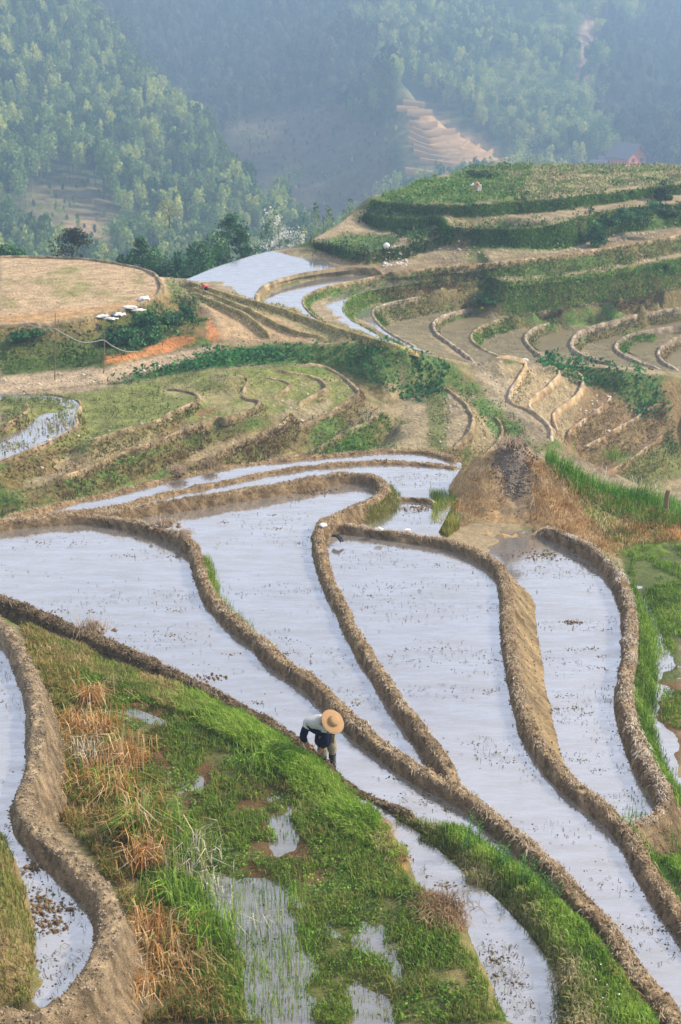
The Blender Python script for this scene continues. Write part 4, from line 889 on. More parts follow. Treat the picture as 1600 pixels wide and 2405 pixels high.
for j in np.where(solo)[0]:
    k = kindi[j]; a, b_ = meshes[k]
    nm, lb, ct, gp = ('bamboo_clump', 'feathery pale bamboo clump in the front ranks of the hazy left hillside', 'bamboo', 'front bamboo clumps on the hazy hillside') if k in (0, 1, 2, 7, 9) else ('broadleaf_tree', 'small rounded broadleaf tree in the front ranks of the hazy hillside wood', 'tree', 'front broadleaf trees on the hazy hillside')
    t = empty(nm, P3[j], lb, ct, gp, rt.uniform(0, 6.28)); t.scale = (hgts[j],)*3
    c = bpy.data.objects.new('crown', a); COL.objects.link(c); c.parent = t; protos[k] = protos[k] or c
    c = bpy.data.objects.new('trunk', b_); COL.objects.link(c); c.parent = t
r_ = ~solo
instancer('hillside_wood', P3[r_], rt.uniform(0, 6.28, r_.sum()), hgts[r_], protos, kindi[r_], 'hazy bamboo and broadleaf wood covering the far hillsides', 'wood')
print('wood', r_.sum())

# haze
bm = bmesh.new(); bmesh.ops.create_cube(bm, size=1)
hz_o = bm_obj('haze', bm, None, kind='stuff'); hz_o.scale = (1500, 1500, 220); hz_o.location = (20, 560, -50)
m = bpy.data.materials.new('haze'); m.use_nodes = True; n = m.node_tree.nodes; n.clear()
o_ = n.new('ShaderNodeOutputMaterial'); pv = n.new('ShaderNodeVolumePrincipled'); pv.inputs['Color'].default_value = (.45,.68,1.0,1); pv.inputs['Density'].default_value = .00105
pv.inputs['Anisotropy'].default_value = 0
m.node_tree.links.new(pv.outputs[0], o_.inputs['Volume']); hz_o.data.materials.append(m)
tag(hz_o, 'thin blue haze filling the whole valley', 'haze')
# ------------------------------------------------------------- the earth mound behind the near pools
MP = []
def mpt(rows): a = np.array(rows, float); MP.append(at_depth(a[:, 0], a[:, 1], a[:, 2]))
RG = [(1020,1195,35.6),(1050,1150,36.0),(1085,1095,36.2),(1125,1068,36.3),(1170,1052,36.3),(1195,1040,36.2),(1215,1036,36.2),(1235,1045,36.2),(1262,1070,36.2),(1300,1088,36.2),(1345,1115,36.2),(1400,1148,36.2),(1470,1165,36.3),(1540,1185,36.4),(1640,1215,36.4),(1760,1250,36.5)]
mpt(RG)
mpt([(1028,1218,34.75),(1060,1228,34.5),(1100,1236,34.4),(1160,1242,34.3),(1220,1244,34.25),(1290,1252,34.1),(1340,1275,33.8),(1390,1312,33.1),(1430,1318,33.1),(1480,1300,33.6),(1540,1280,34.2),(1600,1268,34.6),(1760,1262,35)])
mpt([(1010,1240,34.2),(1060,1250,33.9),(1160,1262,33.7),(1290,1270,33.5),(1390,1330,32.6),(1480,1325,32.9),(1640,1295,33.9)])
mpt([(1080,1160,35.5),(1150,1130,35.6),(1215,1110,35.7),(1150,1180,35.1),(1230,1180,35.1),(1280,1160,35.3),(1350,1190,35.1),(1420,1220,34.9),(1420,1260,34.2),(1500,1235,35.1),(1580,1240,35.4),(1215,1215,34.6),(1330,1230,34.4)])
for x, y, D in RG:
    p = at_depth(x, y, D)
    for d, dz in ((.5, .25), (1.6, 1.5), (3.5, 4)): MP.append((p+np.array([0, d, -dz]))[None])
v3, z3, T3 = tin(MP, .05)
gmd = make_grid(v3, z3, T3, 1.5, 31.5, 13, 41, .06, sm=2)
G, ok, x0, y0, c, nx, ny, X, Y = gmd
G += fbm(X, Y, .8, 5, 90)*.14+fbm(X, Y, .2, 4, 91)*.07
pk = np.exp(-((X-at_depth(1215,1040,36.2)[0])/.55)**2-((Y-35.9)/.9)**2)
G += pk*np.abs(fbm(X, Y, .35, 4, 92))*.35; gmd[0] = G
P = np.stack([X, Y, G], -1).reshape(-1, 3); px, py = proj(P)
gry = np.clip(1.4-np.hypot((px-1212)/48, (py-1100)/85)+fbm(X, Y, .4, 3, 93).ravel()*.6, 0, 1)[:, None]
grn = np.clip((px-1290)/40-(py-1100-.35*(px-1290))/40+fbm(X, Y, .4, 3, 94).ravel()*.8, 0, 1)[:, None]
rst = np.clip(1-np.hypot((px-1590)/50, (py-1245)/35), 0, 1)[:, None]
cl = np.array([.36,.25,.13])*(1-gry)+np.array([.20,.17,.14])*gry; cl = cl*(1-grn)+np.array([.10,.16,.03])*grn; cl = cl*(1-rst)+np.array(RUST)*rst
cl = cl*(1+.4*fbm(X, Y, .15, 4, 95).ravel()[:, None])
i = np.arange(nx*ny).reshape(ny, nx); F = np.stack([i[:-1, :-1], i[:-1, 1:], i[1:, 1:], i[1:, :-1]], -1).reshape(-1, 4); F = F[ok.ravel()[F].all(1)]
us = np.zeros(len(P), bool); us[F.ravel()] = True; ix = np.cumsum(us)-1
PM_, UM_ = P, us
mesh_np('earth_mound', P[us], ix[F], M_GROUND, np.clip(cl[us], .01, .8), smooth=True, label='tall pointed mound of grey earth and dead grass behind the right-hand pool', cat='mound')
def msurf(x, y):
    G, ok, x0, y0, c, nx, ny = gmd[:7]; i = np.clip(((x-x0)/c).astype(int), 0, nx-1); j = np.clip(((y-y0)/c).astype(int), 0, ny-1)
    return np.where(ok[j, i], G[j, i], -99)
def surf(x, y): return np.maximum(hgt(x, y), msurf(x, y))

# ------------------------------------------------------------- grasses
def places(poly, dens, cap=200000, seed=0, sf=None, gap=0.0, gsc=.5):
    """random places on the ground inside a patch outlined in the photograph"""
    sf = sf or surf; r = np.random.default_rng(seed+5); poly = np.array(poly, float)
    h = np.interp(poly[:, 1], [380, 450, 600, 850, 1049, 1050], [13.6, 13.8, 16.2, 18, 19.5, 12.0])
    for _ in range(8):
        q = unp(poly[:, 0], poly[:, 1], h); s = sf(q[:, 0], q[:, 1]); h = np.where(np.isnan(s) | (s < -60), h, -s)
    lo = q[:, :2].min(0)-1.2; hi = q[:, :2].max(0)+1.2
    n = int(min(cap*6, dens*np.prod(hi-lo))); xy = r.uniform(lo, hi, (n, 2)); z = sf(xy[:, 0], xy[:, 1])
    P = np.column_stack([xy, z]); P = P[~np.isnan(z) & (z > -90)]; x, y = proj(P)
    k = inpoly(x+fbm(x, y, 30, 2, 8)*14, y+fbm(x, y, 30, 2, 7)*10, poly); P = P[k]
    if gap: P = P[np.clip(.5+(fbm(P[:, 0], P[:, 1], gsc, 3, 60+seed)+.3-gap)*5, 0, 1) > r.uniform(size=len(P))]
    if len(P) > cap: P = P[r.permutation(len(P))[:cap]]
    return P
def blades(P, h, w, cols, lean=.5, seed=0, hv=.4, arch=.5, bias=(0, 0), csc=.5, up=True):
    """one bent two-piece blade at each place"""
    r = np.random.default_rng(seed+9); n = len(P)
    if n == 0: return np.zeros((0, 3)), [np.zeros((0, 4), int), np.zeros((0, 3), int)], np.zeros((0, 3))
    H = h*(1+r.uniform(-hv, hv, n))*(1+.5*fbm(P[:, 0], P[:, 1], csc*1.3, 2, seed)); an = r.uniform(0, 2*math.pi, n)
    d = np.stack([np.cos(an), np.sin(an)], -1); ln = r.uniform(0, 1, n)*lean
    off = d*(ln*H)[:, None]+np.array(bias)*H[:, None]
    sd = np.stack([-d[:, 1], d[:, 0], np.zeros(n)], -1)*(w*.5*r.uniform(.6, 1.3, n))[:, None]
    m = P.copy(); m[:, :2] += off*.38; m[:, 2] += H*(.62 if up else .5)
    t = P.copy(); t[:, :2] += off*(1+arch*.3); t[:, 2] += H*(1-arch*ln)
    V = np.stack([P-sd, P+sd, m-sd*.8, m+sd*.8, t], 1).reshape(-1, 3)
    i = np.arange(n)*5
    c = np.array(cols); f = np.clip(r.normal(.5, .28, n)+fbm(P[:, 0], P[:, 1], csc, 3, seed+3)*.9, 0, .999)*(len(c)-1)
    k = f.astype(int); a = (f-k)[:, None]; C = c[k]*(1-a)+c[np.minimum(k+1, len(c)-1)]*a
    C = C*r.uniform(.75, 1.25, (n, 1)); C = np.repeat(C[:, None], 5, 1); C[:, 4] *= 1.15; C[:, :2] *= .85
    return V, [np.stack([i, i+1, i+3, i+2], -1), np.stack([i+2, i+3, i+4], -1)], C.reshape(-1, 3)
def veg(name, parts, label, cat='grass', kind='stuff', group=None, parent=None, mat=None):
    V = []; Q = []; T = []; C = []; o = 0
    for v_, f_, c_ in parts:
        if not len(v_): continue
        for g in (f_ if isinstance(f_, list) else [f_]):
            (Q if g.shape[1] == 4 else T).append(g+o)
        V.append(v_); C.append(c_); o += len(v_)
    Fs = ([np.vstack(Q)] if Q else [])+([np.vstack(T)] if T else [])
    global NTRI; NTRI += sum(len(g)*(2 if g.shape[1] == 4 else 1) for g in Fs)
    return mesh_np(name, np.vstack(V), Fs, mat or M_FOL, np.clip(np.vstack(C), .005, .9), label=label, cat=cat, kind=kind, group=group, parent=parent)
NTRI = 0
GR = [(.06,.13,.015),(.13,.26,.025),(.21,.37,.04),(.33,.47,.08)]
GRY = [(.08,.13,.02),(.16,.22,.035),(.26,.27,.06),(.32,.28,.10)]
DRY = [(.22,.13,.05),(.38,.24,.09),(.50,.35,.16),(.60,.46,.26)]
ORA = [(.30,.13,.035),(.48,.24,.07),(.60,.38,.16),(.68,.56,.36)]
def leaves(P, s, cols, seed=0, lift_=.06, csc=.4):
    r = np.random.default_rng(seed+3); P = P.copy(); P[:, 2] += r.uniform(0, lift_, len(P))*(1+fbm(P[:, 0], P[:, 1], csc, 3, seed))
    V, F = leafquads(P, s, seed=seed); c = np.array(cols)
    f = np.clip(r.normal(.5, .25, len(P))+fbm(P[:, 0], P[:, 1], csc, 3, seed+3)*.9, 0, .999)*(len(c)-1); k = f.astype(int); a = (f-k)[:, None]
    C = (c[k]*(1-a)+c[np.minimum(k+1, len(c)-1)]*a)*r.uniform(.7, 1.3, (len(P), 1))
    return V, F, np.repeat(C, 4, 0)
MA = [(110,1500),(330,1600),(520,1680),(700,1800),(800,1890),(900,1975),(950,2060),(1040,2150),(1120,2260),(1180,2405),(560,2405),(420,2250),(330,2080),(240,1900),(170,1720),(120,1600)]
REDS = [[(560,1790),(640,1830),(690,1900),(650,1950),(560,1850)], [(570,1990),(700,2000),(790,2050),(740,2085),(600,2050)], [(380,1820),(450,1830),(480,1900),(420,1900)], [(240,1650),(290,1700),(320,1690),(370,1720),(280,1720)], [(470,1900),(540,1940),(560,2010),(480,1980)]]
def thin(P, polys, keepf, seed=1):
    r = np.random.default_rng(seed); x, y = proj(P); k = np.ones(len(P), bool)
    for p_ in polys: k &= ~(inpoly(x+fbm(x, y, 20, 3, 4)*16, y+fbm(x, y, 20, 3, 5)*14, p_) & (r.uniform(size=len(P)) > keepf))
    return P[k]
Pa = thin(thin(places(MA, 2300, 130000, 1, gap=.1, gsc=.5), PONDS, .22), REDS, .55)
Pb = thin(thin(places(MA, 1300, 60000, 2, gap=.3, gsc=.35), PONDS, .12), REDS, .5)
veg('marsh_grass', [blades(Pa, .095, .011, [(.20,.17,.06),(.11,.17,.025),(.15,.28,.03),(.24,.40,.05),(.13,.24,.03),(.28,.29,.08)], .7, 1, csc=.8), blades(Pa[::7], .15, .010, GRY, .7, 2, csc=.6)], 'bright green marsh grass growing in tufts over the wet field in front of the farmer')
veg('marsh_herbs', [leaves(Pb, .045, [(.05,.12,.02),(.12,.25,.03),(.20,.36,.05)], 5, .07)], 'low leafy herbs creeping over the marsh in the foreground', 'herbs')
BK = [(70,1470),(130,1500),(240,1548),(430,1625),(560,1675),(680,1745),(770,1820),(870,1905),(960,2010),(930,2030),(820,1960),(720,1890),(640,1790),(500,1720),(330,1640),(150,1560)]
Pc = places(BK, 2600, 80000, 3)
x_, _y = proj(Pc); ygr = x_+rng.normal(0, 60, len(x_)) > 470
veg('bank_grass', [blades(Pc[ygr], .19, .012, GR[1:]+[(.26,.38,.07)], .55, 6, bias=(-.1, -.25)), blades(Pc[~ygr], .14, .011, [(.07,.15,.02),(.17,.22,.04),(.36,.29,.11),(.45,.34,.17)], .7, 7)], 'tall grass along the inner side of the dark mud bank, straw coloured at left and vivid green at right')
KB = [(50,1470),(170,1560),(190,1700),(210,1800),(280,1920),(360,2020),(440,2130),(500,2260),(540,2405),(240,2405),(270,2260),(300,2150),(225,2010),(110,1910),(105,1750),(95,1600)]
Pd = places(KB, 2000, 70000, 4, gap=.05)
veg('dry_bank_grass', [blades(Pd[::2], .16, .011, DRY, .9, 8), blades(Pd[1::2], .18, .011, GRY, .7, 9), leaves(places(KB, 300, 9000, 5, gap=.3), .06, [(.05,.11,.02),(.14,.2,.05)], 6, .1)], 'mixed dry and green grass sloping off the thick pale bank')
Pe = places([(960,1915),(1100,1955),(1230,2055),(1330,2115),(1420,2220),(1600,2420),(1300,2420),(1285,2260),(1210,2160),(1090,2070),(1000,1990),(915,1925)], 2300, 90000, 6, gap=0)
x_, y_ = proj(Pe); mid = np.interp(y_, [1900,2100,2405], [985,1250,1460]); gg = (x_ > mid-20+rng.normal(0, 25, len(x_)))
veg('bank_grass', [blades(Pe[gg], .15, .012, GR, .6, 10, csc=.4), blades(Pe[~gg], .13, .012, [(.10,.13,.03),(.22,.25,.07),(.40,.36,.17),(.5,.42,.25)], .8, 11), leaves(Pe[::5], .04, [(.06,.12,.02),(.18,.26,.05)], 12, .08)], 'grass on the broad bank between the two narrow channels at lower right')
veg('straw_mat', [blades(places([(1330,2110),(1420,2175),(1480,2250),(1600,2400),(1560,2420),(1440,2290),(1370,2180)], 1800, 16000, 7), .09, .012, DRY, 1.2, 13, arch=.9),
                  blades(places([(835,1895),(900,1930),(960,2030),(930,2050),(860,1960)], 1800, 5000, 8), .12, .012, DRY, 1.2, 14, arch=.9, bias=(.3,-.1)),
                  blades(places([(980,2095),(1060,2115),(1100,2190),(1050,2200),(990,2150)], 1800, 5000, 9), .12, .011, [(.16,.10,.05),(.30,.2,.1),(.42,.31,.18)], 1.2, 15, arch=.9)], 'flattened straw and cut grass lying on the marsh rim and the lower right bank', 'straw')
veg('bank_grass', [blades(places([(0,1960),(60,2090),(82,2230),(60,2405),(-40,2405),(-40,1960)], 1600, 22000, 10), .12, .011, GRY+[(.36,.27,.14)], .8, 16)], 'brownish green grass on the bank in the lower left corner')
Pf = places([(0,1920),(1600,1920),(1600,2405),(0,2405)], 1, 10)
# reeds standing in the open marsh pools
Pg = places([(540,2070),(720,2070),(760,2405),(560,2405)], 260, 7000, 11); veg('marsh_reeds', [blades(Pg, .22, .008, GR, .3, 17)], 'thin upright green shoots standing in the marsh pool at bottom centre', 'reeds')
# right side marsh and slopes
Ph = places([(1475,1300),(1620,1270),(1620,1720),(1560,1700),(1530,1500),(1490,1380)], 900, 40000, 12, gap=.25, gsc=.6)
veg('marsh_grass', [blades(Ph, .12, .012, GR, .7, 18), leaves(Ph[::3], .045, [(.04,.10,.02),(.12,.22,.04)], 19, .07)], 'dark wet grass in the lower field at the right edge')
def bank_pts(key, lo, hi, poly, n, seed=0):
    """places on one flank of a bank"""
    V, TT, F = DIKE_T[key]; r = np.random.default_rng(seed); m = (TT > lo) & (TT < hi); P = V[m]; x, y = proj(P); P = P[inpoly(x, y, poly)]
    if not len(P): return P
    P = P[r.integers(0, len(P), n)]+r.normal(0, .07, (n, 3))*np.array([1, 1, .1]); P[:, 2] -= .03; return P
veg('bank_grass', [blades(bank_pts('K2', -1, -.62, [(470,1280),(520,1290),(600,1460),(640,1520),(590,1520),(490,1400)], 5000, 1), .17, .012, [(.13,.22,.03),(.22,.33,.05),(.32,.36,.10)], .6, 20),
                   blades(bank_pts('K2', -1, -.75, [(600,1490),(850,1650),(850,1710),(600,1540)], 1800, 2), .12, .011, GR, .6, 21)], 'yellow green grass fringe on the far side of the long bank, left of centre')
veg('bank_grass', [blades(bank_pts('K5', -1, -.55, [(1400,1290),(1560,1300),(1620,1900),(1480,1850),(1470,1500)], 24000, 3), .12, .012, GR, .7, 22)], 'fresh green grass covering the outer flank of the rightmost bank')
veg('bank_grass', [blades(bank_pts('K4', -1, -.5, [(1450,1900),(1620,1950),(1620,2250),(1500,2100)], 7000, 4), .13, .012, GR, .7, 23), blades(places([(1480,1950),(1600,1960),(1620,2110),(1540,2020)], 1800, 12000, 13), .17, .012, GR, .6, 24)], 'thick green grass below the right end of the rightmost bank')
veg('bank_grass', [blades(bank_pts('K3', -1, -.5, [(860,1130),(960,1150),(960,1240),(860,1240)], 2500, 5), .15, .011, GRY, .7, 25)], 'short yellowish grass on the flank of the hairpin bank')
# grass on the mound
Pm = places([(1050,1160),(1100,1110),(1180,1100),(1190,1200),(1100,1235),(1050,1225)], 1100, 16000, 14); x_, y_ = proj(Pm)
Pm2 = places([(1240,1080),(1320,1110),(1400,1160),(1600,1220),(1600,1265),(1480,1290),(1390,1310),(1300,1240),(1250,1230)], 1100, 30000, 15)
BRN = [(.28,.14,.05),(.44,.27,.11),(.54,.38,.2),(.64,.52,.34)]
veg('dead_grass', [blades(Pm, .22, .012, BRN, .9, 26, bias=(0,-.4), arch=1.1), blades(Pm2, .22, .012, BRN, .9, 27, bias=(0,-.4), arch=1.1)], 'matted reddish brown dead grass hanging down the front of the earth mound')
Pn = places([(1275,1075),(1320,1095),(1400,1140),(1500,1165),(1640,1200),(1640,1240),(1560,1240),(1440,1215),(1370,1180),(1300,1130)], 1700, 34000, 16)
veg('tall_grass', [blades(Pn, .42, .014, [(.05,.15,.015),(.09,.24,.025),(.15,.33,.04),(.24,.38,.08)], .55, 28, arch=.8, bias=(.1,-.1))], 'tall vivid green grass along the right shoulder of the earth mound')
Po = places([(1330,1080),(1620,1170),(1640,1200),(1400,1150)], 30, 60, 17)
veg('seed_heads', [blades(Po, .5, .03, [(.6,.56,.5),(.75,.72,.66)], .6, 29, arch=.6)], 'whitish seed heads nodding over the green grass of the mound', 'seed heads')
veg('bank_grass', [blades(places([(1010,1170),(1060,1170),(1085,1240),(1040,1262),(1015,1240)], 1500, 8000, 18), .28, .012, [(.09,.2,.02),(.2,.32,.04),(.36,.36,.09),(.42,.32,.12)], .5, 30), blades(places([(1060,1085),(1110,1070),(1170,1060),(1180,1080),(1100,1110),(1050,1150)], 900, 4000, 19), .16, .011, GRY, .7, 31)], 'yellow green grass tuft at the left foot of the earth mound')
# straw bits pressed on the bank crests
def straw(key, n, seed, lo=-.55, hi=.55, cols=((.34,.25,.15),(.48,.38,.25),(.62,.54,.42))):
    V, TT, F = DIKE_T[key]; r = np.random.default_rng(seed); P = V[(TT > lo) & (TT < hi)]
    x, y = proj(P); P = P[(x > -30) & (x < 1630) & (y < 2450)]
    n = int(n); P = P[r.integers(0, len(P), n)]+r.normal(0, .015, (n, 3)); P[:, 2] += .004
    P = P[fbm(P[:, 0], P[:, 1], .35, 3, seed)+r.normal(0, .3, n) > -.05]
    return blades(P, .04, .014, cols, 2.6, seed, arch=1.0, csc=.3)
veg('straw_bits', [straw('K2', 9000, 1), straw('K3', 7000, 2), straw('K4', 7000, 3), straw('K5', 6000, 4, -.6, .6, ((.45,.38,.28),(.6,.53,.44),(.75,.7,.62))), straw('B0', 3500, 5, cols=((.16,.11,.07),(.3,.23,.15),(.42,.34,.25))), straw('K7', 2500, 6), straw('K8', 2500, 7)],
    'short pale rice stubble and straw pressed into the crests of the near mud banks', 'straw')
# clods on the flanks
def clods(P, s, col, seed):
    r = np.random.default_rng(seed); n = len(P)
    b = np.array([(1,0,0),(0,1,0),(-1,0,0),(0,-1,0),(0,0,1),(0,0,-1)], float); F0 = np.array([(0,1,4),(1,2,4),(2,3,4),(3,0,4),(1,0,5),(2,1,5),(3,2,5),(0,3,5)])
    V = P[:, None]+b*(s*r.uniform(.4, 1.4, (n, 1, 1)))*r.uniform(.6, 1.2, (n, 6, 1))*np.array([1, 1, .7]); F = (np.arange(n)[:, None, None]*6+F0).reshape(-1, 3)
    C = np.array(col)*r.uniform(.6, 1.4, (n, 1)); return V.reshape(-1, 3), [F], np.repeat(C, 6, 0)
def clodset(key, n, s, col, seed, lo=-1, hi=1):
    V, TT, F = DIKE_T[key]; r = np.random.default_rng(seed); P = V[(TT > lo) & (TT < hi)]; x, y = proj(P); P = P[(x > -30) & (x < 1630) & (y < 2450)]
    return clods(P[r.integers(0, len(P), n)]+r.normal(0, .012, (n, 3)), s, col, seed)
M_CLOD = mat_col('clod_mud', .95, .1)
cb = (.22,.155,.09)
veg('mud_clods', [clodset('K2', 5000, .022, cb, 1), clodset('K3', 4000, .022, cb, 2), clodset('K4', 4000, .022, cb, 3), clodset('K5', 3500, .02, cb, 4), clodset('B0', 3500, .025, (.13,.10,.06), 5), clodset('K1', 3500, .02, (.27,.22,.16), 6), clodset('K7', 2000, .025, (.25,.18,.1), 7), clodset('K8', 2000, .025, (.25,.18,.1), 8)], 'small crumbs and clods of mud on the near banks', 'mud', mat=M_CLOD)
# debris and seedlings in the water
def wpts(poly, h, n, seed):
    r = np.random.default_rng(seed); poly = np.array(poly, float); lo = poly.min(0); hi = poly.max(0); q = r.uniform(lo, hi, (n*3, 2)); q = q[inpoly(q[:, 0], q[:, 1], poly)][:n]
    P = unp(q[:, 0], q[:, 1], np.full(len(q), h)); return P[fbm(P[:, 0]*.5, P[:, 1]*1.5, .9, 4, seed)+r.normal(0, .12, len(P)) > .08]
WR = [([(0,1260),(370,1260),(430,1300),(470,1400),(700,1620),(680,1700),(500,1600),(250,1500),(0,1400)], 12.22, 700), ([(500,1200),(740,1150),(740,1300),(800,1440),(1000,1790),(900,1720),(700,1560),(520,1380)], 12.37, 500),
      ([(800,1260),(1150,1320),(1180,1500),(1250,1740),(1450,1960),(1600,2180),(1600,2330),(1400,2140),(1080,1830),(900,1560),(790,1360)], 12.47, 1100), ([(1200,1290),(1400,1310),(1460,1400),(1450,1600),(1530,1890),(1460,1910),(1320,1780),(1240,1450)], 12.95, 900),
      ([(820,1720),(900,1770),(1060,1860),(1300,2080),(1200,2040),(900,1870)], 12.22, 250), ([(900,1950),(1100,2120),(1230,2250),(1280,2400),(1190,2400),(1120,2230),(1000,2110)], 12.03, 500), ([(0,1520),(50,1640),(50,1800),(20,1880),(120,2020),(210,2120),(200,2250),(90,2380),(90,2250),(50,2060),(0,1980)], 10.9, 260), ([(900,1110),(1060,1115),(1030,1160),(900,1150)], 12.5, 90), ([(950,1180),(1040,1180),(1020,1240),(950,1225)], 12.5, 120), ([(1500,1290),(1600,1290),(1600,1700),(1560,1600)], 13.45, 500)]
deb = []; sdl = []
for k, (p_, h_, n_) in enumerate(WR):
    q = wpts(p_, h_, n_*3, 100+k); q[:, 0] += 0; deb.append(clods(q[::3]+np.array([0, 0, .002]), .014, (.09,.065,.04), k)); deb.append(blades(q[1::3]+np.array([0, 0, .004]), .05, .012, [(.07,.05,.03),(.14,.11,.06)], 2.5, k, arch=1))
    sdl.append(blades(q[2::9], .07, .007, GR, .9, k)); 
    # heaps of stirred mud
    r = np.random.default_rng(k); 
    for c0 in q[r.integers(0, max(1, len(q)), max(1, n_//60))] if len(q) else []:
        pp = c0+r.normal(0, 1, (14, 3))*np.array([.09, .05, .004]); deb.append(clods(pp, .02, (.14,.10,.055), k))
for cx_, cy_, h_, n_, sp in ((730,1155,12.37,260,.22),(1270,1305,12.95,200,.25),(500,1592,12.22,60,.1),(100,2130,10.9,160,.15),(110,2175,10.9,80,.1),(1345,1462,12.95,50,.08),(80,2040,10.9,70,.1),(990,1195,12.5,200,.25)):
    c0 = unp(cx_, cy_, h_); r = np.random.default_rng(int(cx_)); pp = c0+r.normal(0, 1, (n_, 3))*np.array([sp*1.4, sp*.7, .012]); deb.append(clods(pp, .03, (.16,.11,.06), int(cx_)))
veg('floating_debris', deb, 'dark bits of mud, straw and roots lying in the shallow paddy water', 'debris', mat=M_CLOD)
veg('rice_shoots', sdl, 'tiny green shoots poking from the shallow paddy water', 'shoots')

V_ = PM_[UM_]; pk_ = V_[np.hypot((proj(V_)[0]-1212)/55, (proj(V_)[1]-1095)/75) < 1]
r = np.random.default_rng(5); q = pk_[r.integers(0, len(pk_), 1500)]; q2 = V_[r.integers(0, len(V_), 1200)]
veg('mound_clods', [clods(q, .045, (.21,.175,.14), 6), clods(q2, .03, (.2,.13,.07), 7)], 'grey clods and crumbs of earth on the pointed mound', 'clods', mat=M_CLOD)
# ------------------------------------------------------------- vegetation of the middle distance
def mid(poly, dens, seed, gap=0.0, cap=40000, gsc=1.5): return places(poly, dens, cap, seed, sf=hgt, gap=gap, gsc=gsc)
LEAFC = [(.015,.08,.025),(.035,.17,.045),(.07,.27,.07)]
CROP1 = [(240,912),(500,832),(620,814),(880,818),(990,832),(1050,862),(1045,925),(1000,938),(955,945),(860,890),(790,862),(700,850),(500,862),(330,893)]
veg('leafy_crop', [leaves(mid(CROP1, 70, 201), .22, LEAFC, 1, .42, 1.2), leaves(mid([(1250,846),(1400,862),(1540,885),(1575,930),(1580,985),(1500,990),(1440,920),(1340,900)], 80, 202), .24, LEAFC, 2, .55, 1.2)], 'dark green leafy crop filling the strips across the middle of the valley', 'crop')
veg('leafy_crop', [leaves(mid([(860,486),(1040,486),(1040,510),(862,510)], 6, 203), .28, [(.02,.06,.04),(.06,.13,.08)], 3, .3, 1.2)], 'small bluish green crop bed under the edge of the hilltop field', 'crop')
SH = []; 
GM = [(.03,.08,.015),(.07,.15,.025),(.13,.22,.04)]
